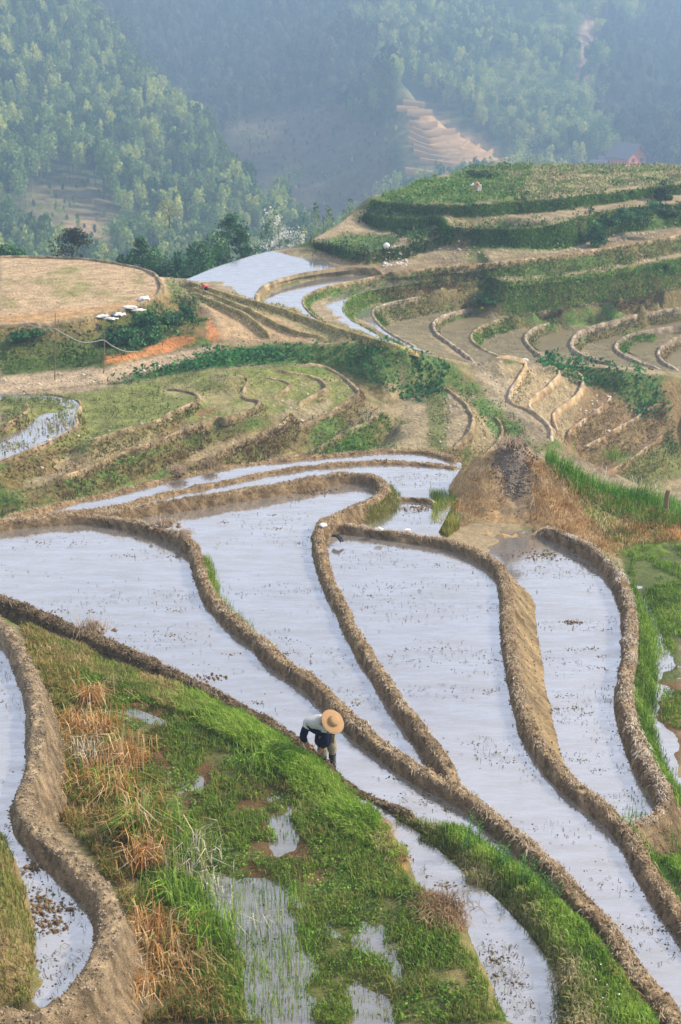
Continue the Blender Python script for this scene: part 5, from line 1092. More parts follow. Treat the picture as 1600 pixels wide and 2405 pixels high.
for k, (p_, d_, s_, hgt_, cl_) in enumerate([
    ([(1190,650),(1260,648),(1400,635),(1480,600),(1500,612),(1440,655),(1300,690),(1200,720),(1120,700),(1130,670)], 16, .17, .5, [(.05,.12,.02),(.10,.22,.04),(.18,.30,.06)]),
    ([(1150,665),(1620,600),(1620,650),(1300,715),(1150,728)], 6, .17, .3, [(.06,.10,.02),(.15,.17,.05),(.25,.2,.1)]),
    ([(980,545),(1100,534),(1300,530),(1370,505),(1500,485),(1620,478),(1620,500),(1500,520),(1330,560),(1100,575),(960,585)], 14, .2, .45, [(.02,.06,.015),(.05,.12,.03),(.1,.18,.04)]),
    ([(1200,470),(1310,470),(1425,455),(1430,470),(1320,495),(1210,505)], 16, .2, .5, [(.02,.05,.015),(.04,.10,.02),(.08,.14,.03)]),
    ([(880,474),(1000,482),(1200,478),(1200,500),(1000,504),(880,485)], 10, .18, .25, [(.06,.08,.02),(.12,.16,.04)]),
    ([(840,500),(1030,515),(1040,545),(960,565),(860,545)], 16, .2, .4, [(.015,.05,.02),(.04,.11,.03)]),
    ([(735,560),(860,588),(860,612),(735,600)], 14, .18, .3, [(.03,.05,.02),(.07,.10,.03)]),
    ([(1160,640),(1300,615),(1620,555),(1620,590),(1300,640)], 8, .16, .3, GM),
    ([(1100,640),(1200,620),(1400,600),(1400,612),(1180,640)], 6, .15, .25, GM),
    ([(810,690),(920,675),(920,700),(830,735),(808,720)], 16, .14, .2, [(.06,.13,.02),(.14,.24,.04)]),
    ([(880,722),(1100,682),(1110,722),(1000,745),(900,740)], 6, .14, .2, [(.07,.12,.02),(.16,.2,.05)]),
    ([(1115,780),(1150,765),(1215,752),(1230,762),(1160,790),(1130,812)], 18, .14, .2, [(.07,.15,.02),(.15,.27,.04)]),
    ([(1242,790),(1300,765),(1315,780),(1265,800),(1250,820)], 10, .12, .18, [(.12,.17,.03),(.24,.27,.08)]),
    ([(1350,800),(1400,775),(1560,735),(1580,750),(1420,790),(1365,815)], 6, .13, .2, GM),
    ([(1455,800),(1520,778),(1540,800),(1490,812),(1470,835)], 18, .15, .25, [(.08,.2,.02),(.17,.34,.04)]),
    ([(0,785),(240,770),(420,700),(460,705),(470,770),(400,795),(240,855),(0,880)], 9, .2, .35, [(.03,.08,.015),(.08,.16,.03),(.14,.2,.05)]),
    ([(385,650),(440,670),(500,720),(480,740),(430,700)], 8, .15, .3, [(.08,.15,.03),(.2,.28,.08),(.4,.45,.3)]),
    ([(0,1040),(200,1050),(300,1025),(280,1060),(100,1130),(0,1160)], 7, .12, .2, [(.1,.1,.03),(.2,.15,.07),(.12,.16,.04)]),
    ([(0,1165),(130,1135),(430,1060),(440,1080),(250,1150),(0,1215)], 9, .12, .2, [(.07,.14,.03),(.16,.2,.05),(.22,.15,.07)]),
    ([(420,1010),(620,960),(640,985),(500,1050),(420,1060)], 7, .12, .2, [(.1,.1,.03),(.22,.15,.07),(.12,.16,.04)]),
    ([(660,1010),(850,950),(900,975),(750,1050),(640,1060)], 8, .13, .2, [(.08,.13,.03),(.2,.16,.07),(.12,.18,.04)]),
    ([(700,1060),(900,970),(960,1000),(930,1060)], 8, .13, .22, [(.06,.14,.02),(.14,.22,.05)]),
    ([(1040,885),(1110,890),(1190,960),(1290,1075),(1180,1060),(1110,960)], 10, .14, .25, [(.05,.14,.02),(.12,.24,.04)]),
    ([(1000,905),(1050,910),(1060,1040),(1010,1050)], 8, .13, .22, [(.09,.15,.03),(.18,.2,.06)]),
    ([(1430,920),(1480,930),(1600,1000),(1600,1130),(1440,1130),(1400,1080),(1520,1040)], 7, .14, .25, [(.08,.15,.03),(.2,.2,.06),(.28,.17,.08)]),
    ([(1320,975),(1460,950),(1480,985),(1380,1040),(1300,1050)], 5, .12, .15, [(.2,.14,.07),(.3,.2,.1),(.14,.16,.05)]),
    ([(200,890),(460,860),(700,858),(820,900),(700,905),(460,930),(380,990),(200,1030)], 5, .12, .12, [(.1,.16,.03),(.2,.25,.05),(.25,.24,.1)]),
    ([(0,930),(190,935),(180,1010),(60,1060),(0,1080)], 9, .14, .12, [(.1,.16,.05),(.2,.24,.08),(.2,.15,.08)]),
    ([(880,470),(1000,425),(1130,388),(1240,385),(1250,430),(1190,470),(1000,478)], 6, .24, .25, [(.04,.12,.02),(.09,.22,.04),(.2,.3,.08)]),
    ([(1130,388),(1620,385),(1620,425),(1300,465),(1190,470)], 5, .22, .2, [(.05,.12,.02),(.12,.2,.05),(.36,.3,.18),(.5,.42,.28)]),
    ([(20,935),(185,935),(180,1000),(150,1010),(60,1055),(0,1075)], 14, .12, .1, [(.12,.18,.06),(.24,.28,.1),(.3,.26,.14)]),
    ([(740,570),(810,550),(950,560),(900,590),(850,592)], 7, .14, .15, [(.05,.14,.03),(.12,.2,.05)]),
    ([(430,660),(610,705),(800,775),(990,820),(900,815),(700,760),(500,705)], 6, .14, .15, [(.16,.18,.05),(.3,.28,.1),(.38,.32,.15)])]):
    P = mid(p_, d_*4, 210+k, gap=.1)
    SH.append(leaves(P, s_, cl_, k, hgt_, 1.5)); SH.append(blades(P[::2], s_*1.5, .035, [tuple(q*1.1 for q in c) for c in cl_], .6, k, csc=1.5))
veg('bank_vegetation', SH, 'grass, weeds and low scrub on the banks between the valley terraces', 'vegetation')
def bank_cover(key, dens, s, cols, seed, lo=0, hi=1, f0=0, f1=1, up=.12, k=.6):
    """weeds growing over the face of a terrace edge"""
    C, nn, side = EDGES[key]; r = np.random.default_rng(seed); L_ = np.hypot(*np.diff(C[:, :2], axis=0).T).sum()*(f1-f0)
    n = int(L_*dens*max(.3, C[:, 3].mean())); i = (f0+(f1-f0)*r.uniform(size=n))*(len(C)-1.01); j = i.astype(int); a_ = (i-j)[:, None]
    P = C[j]*(1-a_)+C[j+1]*a_; t = r.uniform(lo, hi, n); kk = .3 if key[0] == 'P' else (.9 if key[0] == 'D' else .6)
    off = t*(P[:, 3]*kk+.18)+.05; Q = np.column_stack([P[:, :2]+nn[j]*side*off[:, None], P[:, 2]-t*P[:, 3]-.05+r.uniform(0, up, n)])
    Q = Q[fbm(Q[:, 0], Q[:, 1], 2.2, 3, seed)+r.normal(0, .15, n) > -.28]
    return [leaves(Q, s, cols, seed, .05, 1.6), blades(Q[::2], s*1.7, .03, [tuple(q*1.15 for q in c) for c in cols], .6, seed, csc=1.6, bias=(0, -.3))]
DARKB = [(.02,.055,.015),(.05,.12,.025),(.11,.21,.045)]; FRESH = [(.05,.13,.02),(.10,.24,.03),(.20,.36,.06)]; OLIVE = [(.06,.08,.02),(.13,.16,.04),(.26,.24,.09)]; BROWNB = [(.12,.07,.03),(.22,.14,.06),(.30,.22,.11),(.12,.14,.03)]
BC = []
for key, dn, s_, cl_, f0, f1 in (('P1',260,.15,DARKB,0,1),('P1',130,.18,FRESH,0,1),('P2',300,.16,DARKB,0,1),('P2',130,.18,FRESH,.1,1),('P3',300,.16,DARKB,0,1),('E2',70,.13,FRESH,0,.45),('E2',170,.14,OLIVE,.4,1),('E2',60,.15,FRESH,.6,1),
    ('E3',120,.13,FRESH,0,.4),('E3',120,.14,BROWNB,.35,.6),('E3',170,.16,FRESH,.55,1),('E3',120,.15,OLIVE,.55,1),('E4',150,.13,FRESH,.2,.6),('E4',150,.13,OLIVE,.4,1),('E5',120,.12,OLIVE,.4,1),('E6',170,.13,FRESH,.1,.5),('E6',160,.14,BROWNB,.4,1),('E6',90,.14,OLIVE,.4,1),
    ('E7',130,.12,OLIVE,.2,1),('E8',130,.13,OLIVE,.3,1),('E8',70,.13,BROWNB,.3,1),('E9',200,.13,FRESH,.2,.8),('E10',130,.12,BROWNB,.2,1),('LF',120,.14,OLIVE,.0,.35),
    ('L0',200,.11,BROWNB,0,.6),('L1',170,.12,BROWNB,0,.6),('L1',50,.12,OLIVE,0,.6),('L2',200,.11,OLIVE,0,.7),('L3',190,.12,BROWNB,0,.6),('L3',60,.12,OLIVE,0,1),('L4',190,.12,BROWNB,0,1),('L4',60,.12,OLIVE,0,1),('L5',120,.10,BROWNB,0,.6),('L6',190,.12,BROWNB,0,.6),('L7',190,.13,FRESH,0,1),
    ('G1',150,.12,BROWNB,0,1),('G2',150,.12,OLIVE,0,1),('Ra',120,.11,OLIVE,0,.6),('Rd',130,.11,BROWNB,0,1),('Re',130,.11,BROWNB,0,1),('Rf',170,.12,OLIVE,0,1),('DAM',110,.12,[(.16,.15,.04),(.30,.27,.09),(.42,.36,.17)],0,1),('D2',110,.12,[(.14,.13,.04),(.28,.25,.09),(.42,.36,.17)],0,1),('D3',90,.12,[(.14,.13,.04),(.28,.25,.09),(.42,.36,.17)],0,1)):
    BC += bank_cover(key, dn*.8, s_, cl_, len(BC)+400, f0=f0, f1=f1)
veg('bank_weeds', BC, 'weeds, ferns and dead grass growing down the faces of the terrace steps', 'weeds')
RW = mid([(880,468),(1000,428),(1130,392),(1620,389),(1620,425),(1400,450),(1200,468),(1000,476)], 60, 881, cap=60000); RW = RW[((RW[:, 1]+RW[:, 0]*.12) % 1.5) < .45]
RW2 = mid([(1040,508),(1300,512),(1340,512),(1290,528),(1060,532)], 60, 882); RW2 = RW2[((RW2[:, 1]+RW2[:, 0]*.1) % 1.1) < .4]
veg('crop_rows', [leaves(RW, .17, [(.05,.13,.02),(.11,.24,.04),(.2,.3,.08)], 61, .22, 2), leaves(RW2, .15, [(.05,.13,.03),(.12,.24,.05)], 62, .15, 2)], 'low green crop rows on the hilltop field and the bench below it', 'crop')
# pale stones and dry clods on the benches
ST = []
for k, (p_, d_, s_, c_) in enumerate([([(1110,845),(1240,860),(1210,920),(1190,960),(1130,890)],5,.09,(.45,.39,.30)), ([(1240,865),(1310,870),(1250,930),(1215,950)],6,.09,(.45,.39,.30)), ([(1320,880),(1365,890),(1340,935),(1270,980),(1262,960)],7,.09,(.5,.45,.36)),
    ([(1200,960),(1290,1010),(1290,1040),(1240,1010)],5,.09,(.4,.34,.25)), ([(1400,925),(1440,920),(1420,950),(1330,1010),(1315,1000)],9,.10,(.6,.56,.48)), ([(1500,960),(1520,965),(1480,990),(1390,1045),(1380,1035)],9,.10,(.6,.56,.48)),
    ([(1040,905),(1100,960),(1105,1010),(1040,1060),(1020,1040),(1060,980)],6,.09,(.48,.42,.33)), ([(1120,980),(1165,990),(1165,1040),(1120,1075)],5,.09,(.5,.45,.37)), ([(1020,560),(1300,570),(1620,530),(1620,545),(1300,600),(1000,612)],3.5,.12,(.42,.37,.29)),
    ([(1420,540),(1600,495),(1600,530),(1420,570)],5,.14,(.42,.38,.30)), ([(1060,665),(1600,560),(1600,680),(1060,720)],.6,.12,(.5,.44,.36)), ([(0,890),(250,868),(500,806),(560,815),(460,845),(250,905),(0,925)],4,.10,(.46,.40,.31)),
    ([(300,870),(520,815),(480,835),(330,885)],5,.12,(.5,.46,.38)), ([(0,1030),(480,960),(900,960),(900,1060),(430,1080),(0,1180)],.7,.10,(.42,.35,.27)), ([(640,905),(760,905),(840,905),(760,970),(640,985)],2.0,.08,(.5,.44,.35)), ([(1000,505),(1330,510),(1300,535),(1050,540)],1.5,.1,(.45,.38,.28)),
    ([(900,580),(960,575),(950,620),(905,622)],14,.14,(.45,.42,.36)), ([(460,700),(760,800),(640,805),(500,790)],2,.10,(.42,.32,.2)), ([(0,610),(370,625),(370,690),(0,760)],1.2,.07,(.45,.34,.22))]):
    P = mid(p_, d_, 300+k); ST.append(clods(P, s_, c_, k))
veg('field_stones', ST, 'pale stones and dry clods scattered over the valley benches', 'stones', mat=M_CLOD)

# ------------------------------------------------------------- trees and bushes on the rims
def sky_tree(px_, top, D, wpx, kind, name, label, cat='tree', group=None, cols=((.02,.06,.018),(.05,.12,.03),(.10,.19,.05)), n=4200, s=.2, seed=1, base=None):
    t = at_depth(px_, top, D); g = float(hgt(np.array([t[0]]), np.array([t[1]]))[0]) if base is None else base
    if np.isnan(g): g = t[2]-3
    g = max(g, t[2]-9); H = t[2]-g; wd = wpx/FPX*np.linalg.norm(t)
    r = np.random.default_rng(seed)
    P = {'cone': cone_pts, 'round': lambda q, m: crown_pts(q, m, 16), 'tall': lambda q, m: crown_pts(q, m, 22, 1.5), 'airy': lambda q, m: crown_pts(q, m, 12, 1.1), 'bamboo': lambda q, m: bamboo_pts(q, m)}[kind](seed, n)
    lo, hi = P.min(0), P.max(0); P = P-np.array([(lo[0]+hi[0])/2, (lo[1]+hi[1])/2, 0]); P[:, :2] *= wd/(np.quantile(P[:, 0], .96)-np.quantile(P[:, 0], .04))
    P[:, 2] = (P[:, 2]-lo[2])/(hi[2]-lo[2]); low = .05 if kind in ('cone', 'round') else .2
    if name == 'bush': low = 0; P[:, 2] = P[:, 2]**1.3
    P[:, 2] = low*H+P[:, 2]*(1-low)*H
    e = empty(name, (t[0], t[1], g), label, cat, group)
    V, F = leafquads(P, s, seed=seed)
    f = np.clip(r.normal(.45, .25, len(P))+fbm(P[:, 0]*1.3, P[:, 2]*1.3, .8, 3, seed)*.9, 0, .999)*(len(cols)-1); k = f.astype(int); c = np.array(cols)
    C = c[k]*(1-(f-k)[:, None])+c[np.minimum(k+1, len(c)-1)]*(f-k)[:, None]
    mesh_np('crown', V, F, M_FOL, np.repeat(C, 4, 0), parent=e)
    parts = [tube([(0, 0, -.1), (.03*H, 0, H*.35), (0, .02*H, H*.85)], [.045*wd+.02, .03*wd+.01, .01], 6)]
    for k in range(5):
        a = r.uniform(0, 6.28); z0 = H*r.uniform(.25, .6); parts.append(tube([(0, 0, z0), (math.cos(a)*wd*.3, math.sin(a)*wd*.3, z0+H*.22)], [.02*wd, .006], 4))
    V_, F_, C_ = join([(v_, [q for q in f_ if len(q) == 4], (.1, .08, .05)) for v_, f_ in parts]); F_ = np.vstack([np.array(q) for q in F_])
    mesh_np('trunk', V_, F_, M_BARK, parent=e); return e
DK = ((.02,.05,.02),(.045,.10,.03),(.09,.16,.045)); DG = ((.02,.08,.03),(.045,.15,.05),(.09,.24,.08)); YG = ((.08,.16,.03),(.18,.28,.06),(.3,.38,.1))
sky_tree(164,536,96,68,'tall','dark_tree','lone dark grey green tree standing behind the dry straw field', cols=((.02,.03,.018),(.05,.065,.03),(.09,.10,.05)), n=1500, seed=3)
sky_tree(8,574,98,70,'round','round_tree','low dark green tree top at the left frame edge behind the straw field', cols=DG, seed=4)
sky_tree(332,556,98,80,'cone','conifer','small pointed green conifer between the lone dark tree and the tall conifer', cols=DG, seed=5)
sky_tree(292,590,97,50,'round','round_tree','low rounded green bush tree left of the small pointed conifer', cols=DG, seed=15)
sky_tree(385,578,97,70,'round','round_tree','rounded bluish green tree right of the small pointed conifer', cols=DG, seed=6)
sky_tree(455,540,100,120,'tall','dark_tree','broad dark green tree touching the left side of the tall conifer', cols=DG, n=6500, seed=7)
sky_tree(532,498,104,150,'cone','conifer','tallest dense green conifer at the left end of the white pools', cols=DG, n=9000, seed=8)
sky_tree(578,548,104,66,'round','round_tree','rounded dark green tree on the right shoulder of the tallest conifer', cols=DG, n=2400, seed=9)
sky_tree(415,612,98,60,'round','round_tree','low dark shrub tree right at the left corner of the white pool', cols=DG, n=1800, seed=19)
sky_tree(652,488,116,88,'airy','flowering_tree','airy tree with flat tiers of white blossom beside the white pool', cols=((.05,.13,.04),(.12,.22,.08),(.6,.62,.56),(.8,.8,.76),(.8,.8,.76)), n=2600, s=.2, seed=10)
sky_tree(758,476,118,46,'bamboo','bamboo_clump','fresh yellow green bamboo clump just right of the blossoming tree', 'bamboo', cols=YG, n=700, seed=11)
sky_tree(822,466,122,34,'bamboo','bamboo_clump','slim fresh green bamboo clump at the tip of the hilltop field', 'bamboo', cols=YG, n=500, seed=12)
sky_tree(712,512,120,54,'round','round_tree','soft green young tree between the blossoming tree and the fresh bamboo', cols=((.06,.13,.05),(.12,.2,.08),(.2,.28,.1)), n=900, seed=13)
sky_tree(242,568,118,60,'airy','round_tree','thin pale yellowish tree between the lone dark tree and the small conifer', cols=((.1,.15,.06),(.2,.24,.1),(.3,.32,.15)), n=600, seed=14)
sky_tree(395,468,150,46,'bamboo','bamboo_clump','slender pale bamboo rising behind the broad dark tree', 'bamboo', cols=((.16,.2,.08),(.28,.3,.12),(.36,.36,.16)), n=420, seed=16)
for k, (x, t_, D, w_, kd, nm, lb, cl) in enumerate([(586,298,480,56,'tall','broadleaf_tree','lone green tree with a bare pale trunk on the shaded gully slope',((.05,.12,.04),(.12,.22,.06))),
    (678,372,430,72,'round','broadleaf_tree','big rounded green tree low on the shaded purple slope',((.05,.13,.04),(.12,.24,.07))), (600,448,330,80,'round','broadleaf_tree','light green tree at the foot of the left hill ridge',((.1,.18,.05),(.2,.3,.08))),
    (152,318,395,30,'bamboo','bamboo_clump','bright single bamboo plume above the bare clearing on the left hill',((.2,.3,.08),(.4,.45,.15))), (108,335,385,26,'bamboo','bamboo_clump','shorter bright bamboo plume left of the brightest one on the left hill',((.2,.3,.08),(.38,.42,.14))),
    (50,425,345,30,'bamboo','bamboo_clump','bright bamboo plume at the lower left edge of the bare clearing',((.2,.3,.08),(.38,.42,.14))), (228,398,350,34,'bamboo','bamboo_clump','green bamboo plume on the right edge of the bare clearing',((.14,.24,.06),(.28,.36,.12))),
    (895,225,510,50,'tall','broadleaf_tree','tall dark tree standing at the left side of the distant orange terraces',((.05,.1,.03),(.14,.2,.06))), (1085,372,445,26,'bamboo','bamboo_clump','slim pale bamboo in front of the distant orange terraces',((.2,.26,.1),(.34,.38,.16))),
    (1195,285,480,44,'round','broadleaf_tree','dark round tree above the crest of the distant terraces',((.04,.1,.03),(.09,.17,.05))), (1225,318,475,30,'bamboo','bamboo_clump','sunlit yellow green bamboo at the foot of the far valley wood',((.22,.34,.08),(.36,.48,.14))), (1300,340,480,60,'round','broadleaf_tree','pale green tree beside the lower roof of the red house',((.12,.2,.06),(.24,.32,.1)))]):
    t = at_depth(x, t_, D); sky_tree(x, t_, D, w_, kd, nm, lb, cols=cl, n=420, s=.55, seed=40+k, base=t[2]-(9 if kd != 'bamboo' else 8)); NTRI += 840
BUSH = [(1133,402,119,46,1.5,'dark rounded bush right behind the bent figure in white trousers',DK),(1112,399,121,24,1.3,'small dark bush tip left of the rounded one behind the white clad figure',DK),(1558,424,112,36,1.4,'dark bush standing near the right end of the hilltop field',DK),
 (318,735,73,52,1.4,'dark bush in the row on the scarp, under the left end of the white sheets',DG),(350,728,73.5,40,1.3,'bright topped bush under the middle of the white sheets',DG),(280,765,72,60,1.6,'tall dark bush left of the orange scar, beside the shorter pole',DG),(398,738,74.5,34,1.2,'narrow dark bush in the middle of the scarp row',DG),(420,712,75.5,60,1.2,'dark bush just below the corner of the straw field',DG),(450,745,75.5,50,1.2,'round green bush at the right of the scarp row',((.05,.12,.02),(.12,.24,.04),(.2,.3,.06))),
 (335,775,71.5,70,1.0,'low green bush sitting on the orange scar',DG),(405,765,74,44,1.0,'bright green bush above the orange scar near its right end',((.05,.14,.02),(.12,.26,.04))),(480,755,75.5,46,1.0,'brown withered bush beside the right orange scar',((.07,.05,.03),(.14,.11,.06),(.2,.16,.09))),(60,775,70,60,1.0,'green bush on the upper scarp near the left frame',DG),
 (1398,512,101,50,1.2,'rounded bush at the foot of the tall hedge on the right hillside',DG),(1430,498,102,50,1.2,'dense bush above the pale rubble on the right hillside',DG),(1480,484,104,60,1.2,'wide bush higher on the right hillside',DG),(1570,474,105,50,1.4,'dark bush over the rubble near the right frame',DK),(1540,468,106,50,1.0,'green bush left of the one over the rubble near the right frame',DG),
 (935,512,110,50,.9,'dark bush on the corner below the bluish crop bed',DG),(985,530,106,60,1.0,'bright green bush right of the corner below the bluish crop bed',((.03,.1,.03),(.08,.2,.06))),(1560,602,96,70,1.4,'bright green bush at the right frame above the long path',((.05,.13,.02),(.13,.26,.05))),(1150,690,92,60,1.1,'dark bush right of the yellow bag on the grassy slope',DG),(1300,842,83,60,.8,'leafy dark bush at the near end of the small C shaped bank',DG)]
for k, (x, t_, D, w_, H_, lb, cl) in enumerate(BUSH):
    if k > 12: w_ *= .8; H_ *= .75; t_ += 6
    t = at_depth(x, t_, D); g = float(hgt(np.array([t[0]]), np.array([t[1]]))[0])
    if not (t[2]-H_*2.2 < g < t[2]-.2): g = t[2]-H_
    sky_tree(x, t_, D, w_, 'round', 'bush', lb, 'bush', cols=cl, n=1300, s=.18, seed=70+k, base=g)

# ------------------------------------------------------------- house in the valley
M_ROOF = mat_plain('grey_tiles', (.17,.16,.17), .8, .2, 3, .25, .4, .1); M_PLANK = mat_plain('orange_boards', (.85,.25,.05), .7, .2, 2, .15); M_DWALL = mat_plain('dark_boards', (.10,.08,.07), .8, .2, 2)
def prism(name, pts, faces, mat, parent):
    me = bpy.data.meshes.new(name); me.from_pydata([tuple(p) for p in pts], [], faces); me.materials.append(mat); me.update()
    o = bpy.data.objects.new(name, me); COL.objects.link(o); o.parent = parent; return o
def gable(e, L_, Wd, h, rise, over, wallm, x=0, y=0, z=0):
    l, w_ = L_/2, Wd/2
    W = [(x-l,y-w_,z),(x+l,y-w_,z),(x+l,y+w_,z),(x-l,y+w_,z),(x-l,y-w_,z+h),(x+l,y-w_,z+h),(x+l,y+w_,z+h),(x-l,y+w_,z+h),(x-l,y,z+h+rise),(x+l,y,z+h+rise)]
    prism('wall', W, [(0,1,5,4),(2,3,7,6),(1,2,6,9,5),(3,0,4,8,7)], wallm, e)
    for s in (-1, 1):
        e0 = w_+over; dz = rise*(over/w_); th = .18
        a = [(x-l-over,y,z+h+rise+.12),(x+l+over,y,z+h+rise+.12),(x+l+over,y+s*e0,z+h-dz+.12),(x-l-over,y+s*e0,z+h-dz+.12)]
        b_ = [(p[0],p[1],p[2]+th) for p in a]
        rf = prism('roof', a+b_, [(0,1,2,3),(7,6,5,4),(0,4,5,1),(1,5,6,2),(2,6,7,3),(3,7,4,0)], M_ROOF, e)
        for q in range(int((L_+2*over)/.9)):      # raised tile rows
            xx = x-l-over+.4+q*.9
            prism('tile_row', [(xx-.12,y,z+h+rise+.13+th),(xx+.12,y,z+h+rise+.13+th),(xx+.12,y+s*e0,z+h-dz+.13+th),(xx-.12,y+s*e0,z+h-dz+.13+th),(xx,y,z+h+rise+.26+th),(xx,y+s*e0,z+h-dz+.26+th)], [(0,4,5,3),(4,1,2,5),(3,5,2)], M_ROOF, rf)
hp = at_depth(1474, 384, 478)
H_ = empty('wooden_house', hp-np.array([0, 0, 3.2]), 'orange boarded house with a grey tiled roof in the far valley behind the hilltop field', 'house', rz=R(-58))
H_.scale = (1.2, 1.2, 1.15); gable(H_, 7.6, 6.4, 5.2, 3.0, 1.0, M_PLANK)
for xx_, zz_ in ((-1.5, 2.6), (1.5, 2.6)):
    prism('window', [(3.83, xx_-.5, zz_+1), (3.83, xx_+.5, zz_+1), (3.83, xx_+.5, zz_+2), (3.83, xx_-.5, zz_+2), (3.9, xx_-.5, zz_+1), (3.9, xx_+.5, zz_+1), (3.9, xx_+.5, zz_+2), (3.9, xx_-.5, zz_+2)], [(4,5,6,7),(0,1,5,4),(1,2,6,5),(2,3,7,6),(3,0,4,7)], M_DWALL, H_)
hp2 = at_depth(1432, 388, 484)
H2 = empty('farm_shed', hp2-np.array([0, 0, 3]), 'low dark shed with a long grey roof left of the orange house', 'shed', rz=R(22))
gable(H2, 8.5, 5.5, 3.6, 2.2, .8, M_DWALL)
hp3 = at_depth(1408, 389, 470)
H3 = empty('lean_to', hp3-np.array([0, 0, 2.6]), 'small shed with a sloping roof edge at the far left of the house group', 'shed', rz=R(-35))
gable(H3, 5, 3.5, 2.9, 1.3, .6, M_PLANK)

# distant terraces on the spur: pale step walls
M_TER = mat_plain('terrace_earth', (.40,.26,.13), .9, .1, .5)
TLS = [[(945,238),(1000,245)],[(930,252),(985,256)],[(955,262),(1018,262)],[(960,285),(985,292),(1030,288)],[(968,300),(1000,312),(1072,305)],[(960,310),(1010,330),(1075,318),(1080,308)],[(958,325),(1010,345),(1080,345),(1105,328)],[(970,342),(1030,358),(1100,355),(1130,340)],[(970,355),(1040,372),(1120,372),(1160,352)],[(985,375),(1080,388),(1150,385),(1195,372)],[(950,398),(1030,408),(1100,405)]]
v_, tt_ = [], []
for k, ln in enumerate(TLS):
    pts = []
    for x, y in catmull([(a, b, 0) for a, b in ln], 3)[:, :2]:
        pts.append(at_depth(x, y, TD(y)-3))
    pts = np.array(pts)
    pts = np.stack([blur(pts[:, i_:i_+1], 6)[:, 0] for i_ in range(3)], -1)
    n = len(pts); V = np.concatenate([pts+[0, 0, .5], pts+[0, 1.6, .6], pts+[0, -.5, -1.3]]); i = np.arange(n-1)
    F = np.concatenate([np.stack([i, i+1, i+1+n, i+n], -1), np.stack([i+2*n, i+1+2*n, i+1, i], -1)])
    mesh_np('terrace_step', V, F, M_TER, label='earth step of the distant orange terraces, '+['topmost short one','second from the top','third from the top','fourth from the top','fifth from the top','sixth from top','seventh from the top','fourth from the bottom','third from the bottom','second from the bottom','lowest one'][k], cat='terrace step', group='steps of the distant terraces')
# ------------------------------------------------------------- small things
def blob(name, loc, size, mat, label=None, cat=None, group=None, seed=0, rz=0, parent=None, sub=3, amp=.25, fr=2.2):
    r = np.random.default_rng(seed); bm = bmesh.new(); bmesh.ops.create_icosphere(bm, subdivisions=sub, radius=1)
    o3 = r.uniform(0, 50, 3)
    for v_ in bm.verts:
        p = np.array(v_.co); d = 1+amp*float(fbm(np.array([p[0]*fr+o3[0]+p[2]]), np.array([p[1]*fr+o3[1]-p[2]]), 1.0, 4, seed)[0])*2
        v_.co = Vector(p*d*np.array(size))
        if v_.co.z < -size[2]*.45: v_.co.z = -size[2]*.45
    o = bm_obj(name, bm, mat, parent, True, label=label, cat=cat, group=group); o.location = loc; o.rotation_euler = (0, 0, rz); return o
M_WHITE = mat_plain('white_plastic', (.80,.80,.78), .45, .4, 9, .05, .4, .03); M_YEL = mat_plain('yellow_plastic', (.75,.55,.05), .5, .4, 9); M_CREAM = mat_plain('cream_sack', (.62,.58,.50), .8, .2, 14)
M_WOOD = mat_plain('weathered_wood', (.20,.15,.10), .85, .1, 10); M_HOSE = mat_plain('grey_pipe', (.30,.30,.30), .5, .4, 8); M_BLACK = mat_plain('black_rubber', (.015,.015,.017), .35, .5, 10, .3); M_IRON = mat_plain('dark_iron', (.03,.028,.026), .5, .5, 20)
def on(px_, py_, h): return unp(px_, py_, h)
blob('plastic_bag', on(760,1233,12.08), (.10,.09,.05), M_WHITE, 'white plastic bag lying on the elbow of the hairpin mud bank', 'bag', seed=1)
blob('crumpled_sack', on(890,1243,12.22), (.12,.08,.05), M_CREAM, 'crumpled greyish sack on the thin bank right of the white bag', 'sack', seed=2)
pl = blob('foam_tray', on(957,1244,12.22), (.085,.05,.02), M_WHITE, 'flat white foam tray on the thin bank, right of the greyish sack', 'tray', seed=3, amp=.06)
blob('plastic_bag', on(1234,846,19.9), (.22,.14,.14), M_WHITE, 'larger white bag at the junction above the S shaped banks', 'bag', seed=4)
blob('plastic_bag', on(1258,852,20.2), (.18,.12,.09), M_WHITE, 'smaller flat white bag right of the larger one above the S shaped banks', 'bag', seed=5)
blob('yellow_bag', on(1133,724,19.0), (.14,.1,.1), M_YEL, 'small yellow bag on the slope where two hooked banks meet', 'bag', seed=6)
bk = blob('white_crate', on(908,577,15.25), (.22,.16,.2), M_WHITE, 'white box standing at the edge of the small green bed on the right hillside', 'box', seed=7, amp=.05)
for k, (x, y, sx, sz, lb) in enumerate([(338,702,.42,.28,'largest round white plastic bundle, right end of the row on the straw field rim'),(300,722,.5,.14,'flat white sheet in the middle of the row on the straw field rim'),(322,728,.45,.1,'narrow white sheet just below the largest bundle'),(280,738,.5,.12,'white sheet lying over orange earth, left of the middle'),(240,742,.55,.16,'crumpled white sheet at the left end of the row'),(236,733,.35,.1,'thin white strip above the leftmost crumpled sheet'),(262,748,.5,.09,'lowest pale strip under the row of sheets')]):
    p = on(x, y, 15.4 if y < 725 else 15.55); p[2] = max(p[2], float(hgt(np.array([p[0]]), np.array([p[1]]))[0])+.05)
    p = at_depth(x, y, p[1]); blob('plastic_sheet', p, (sx*.62, .25, sz*.4), M_WHITE, lb, 'plastic sheet', 'white sheets on the rim of the straw field', seed=20+k, amp=.8, fr=3.5)
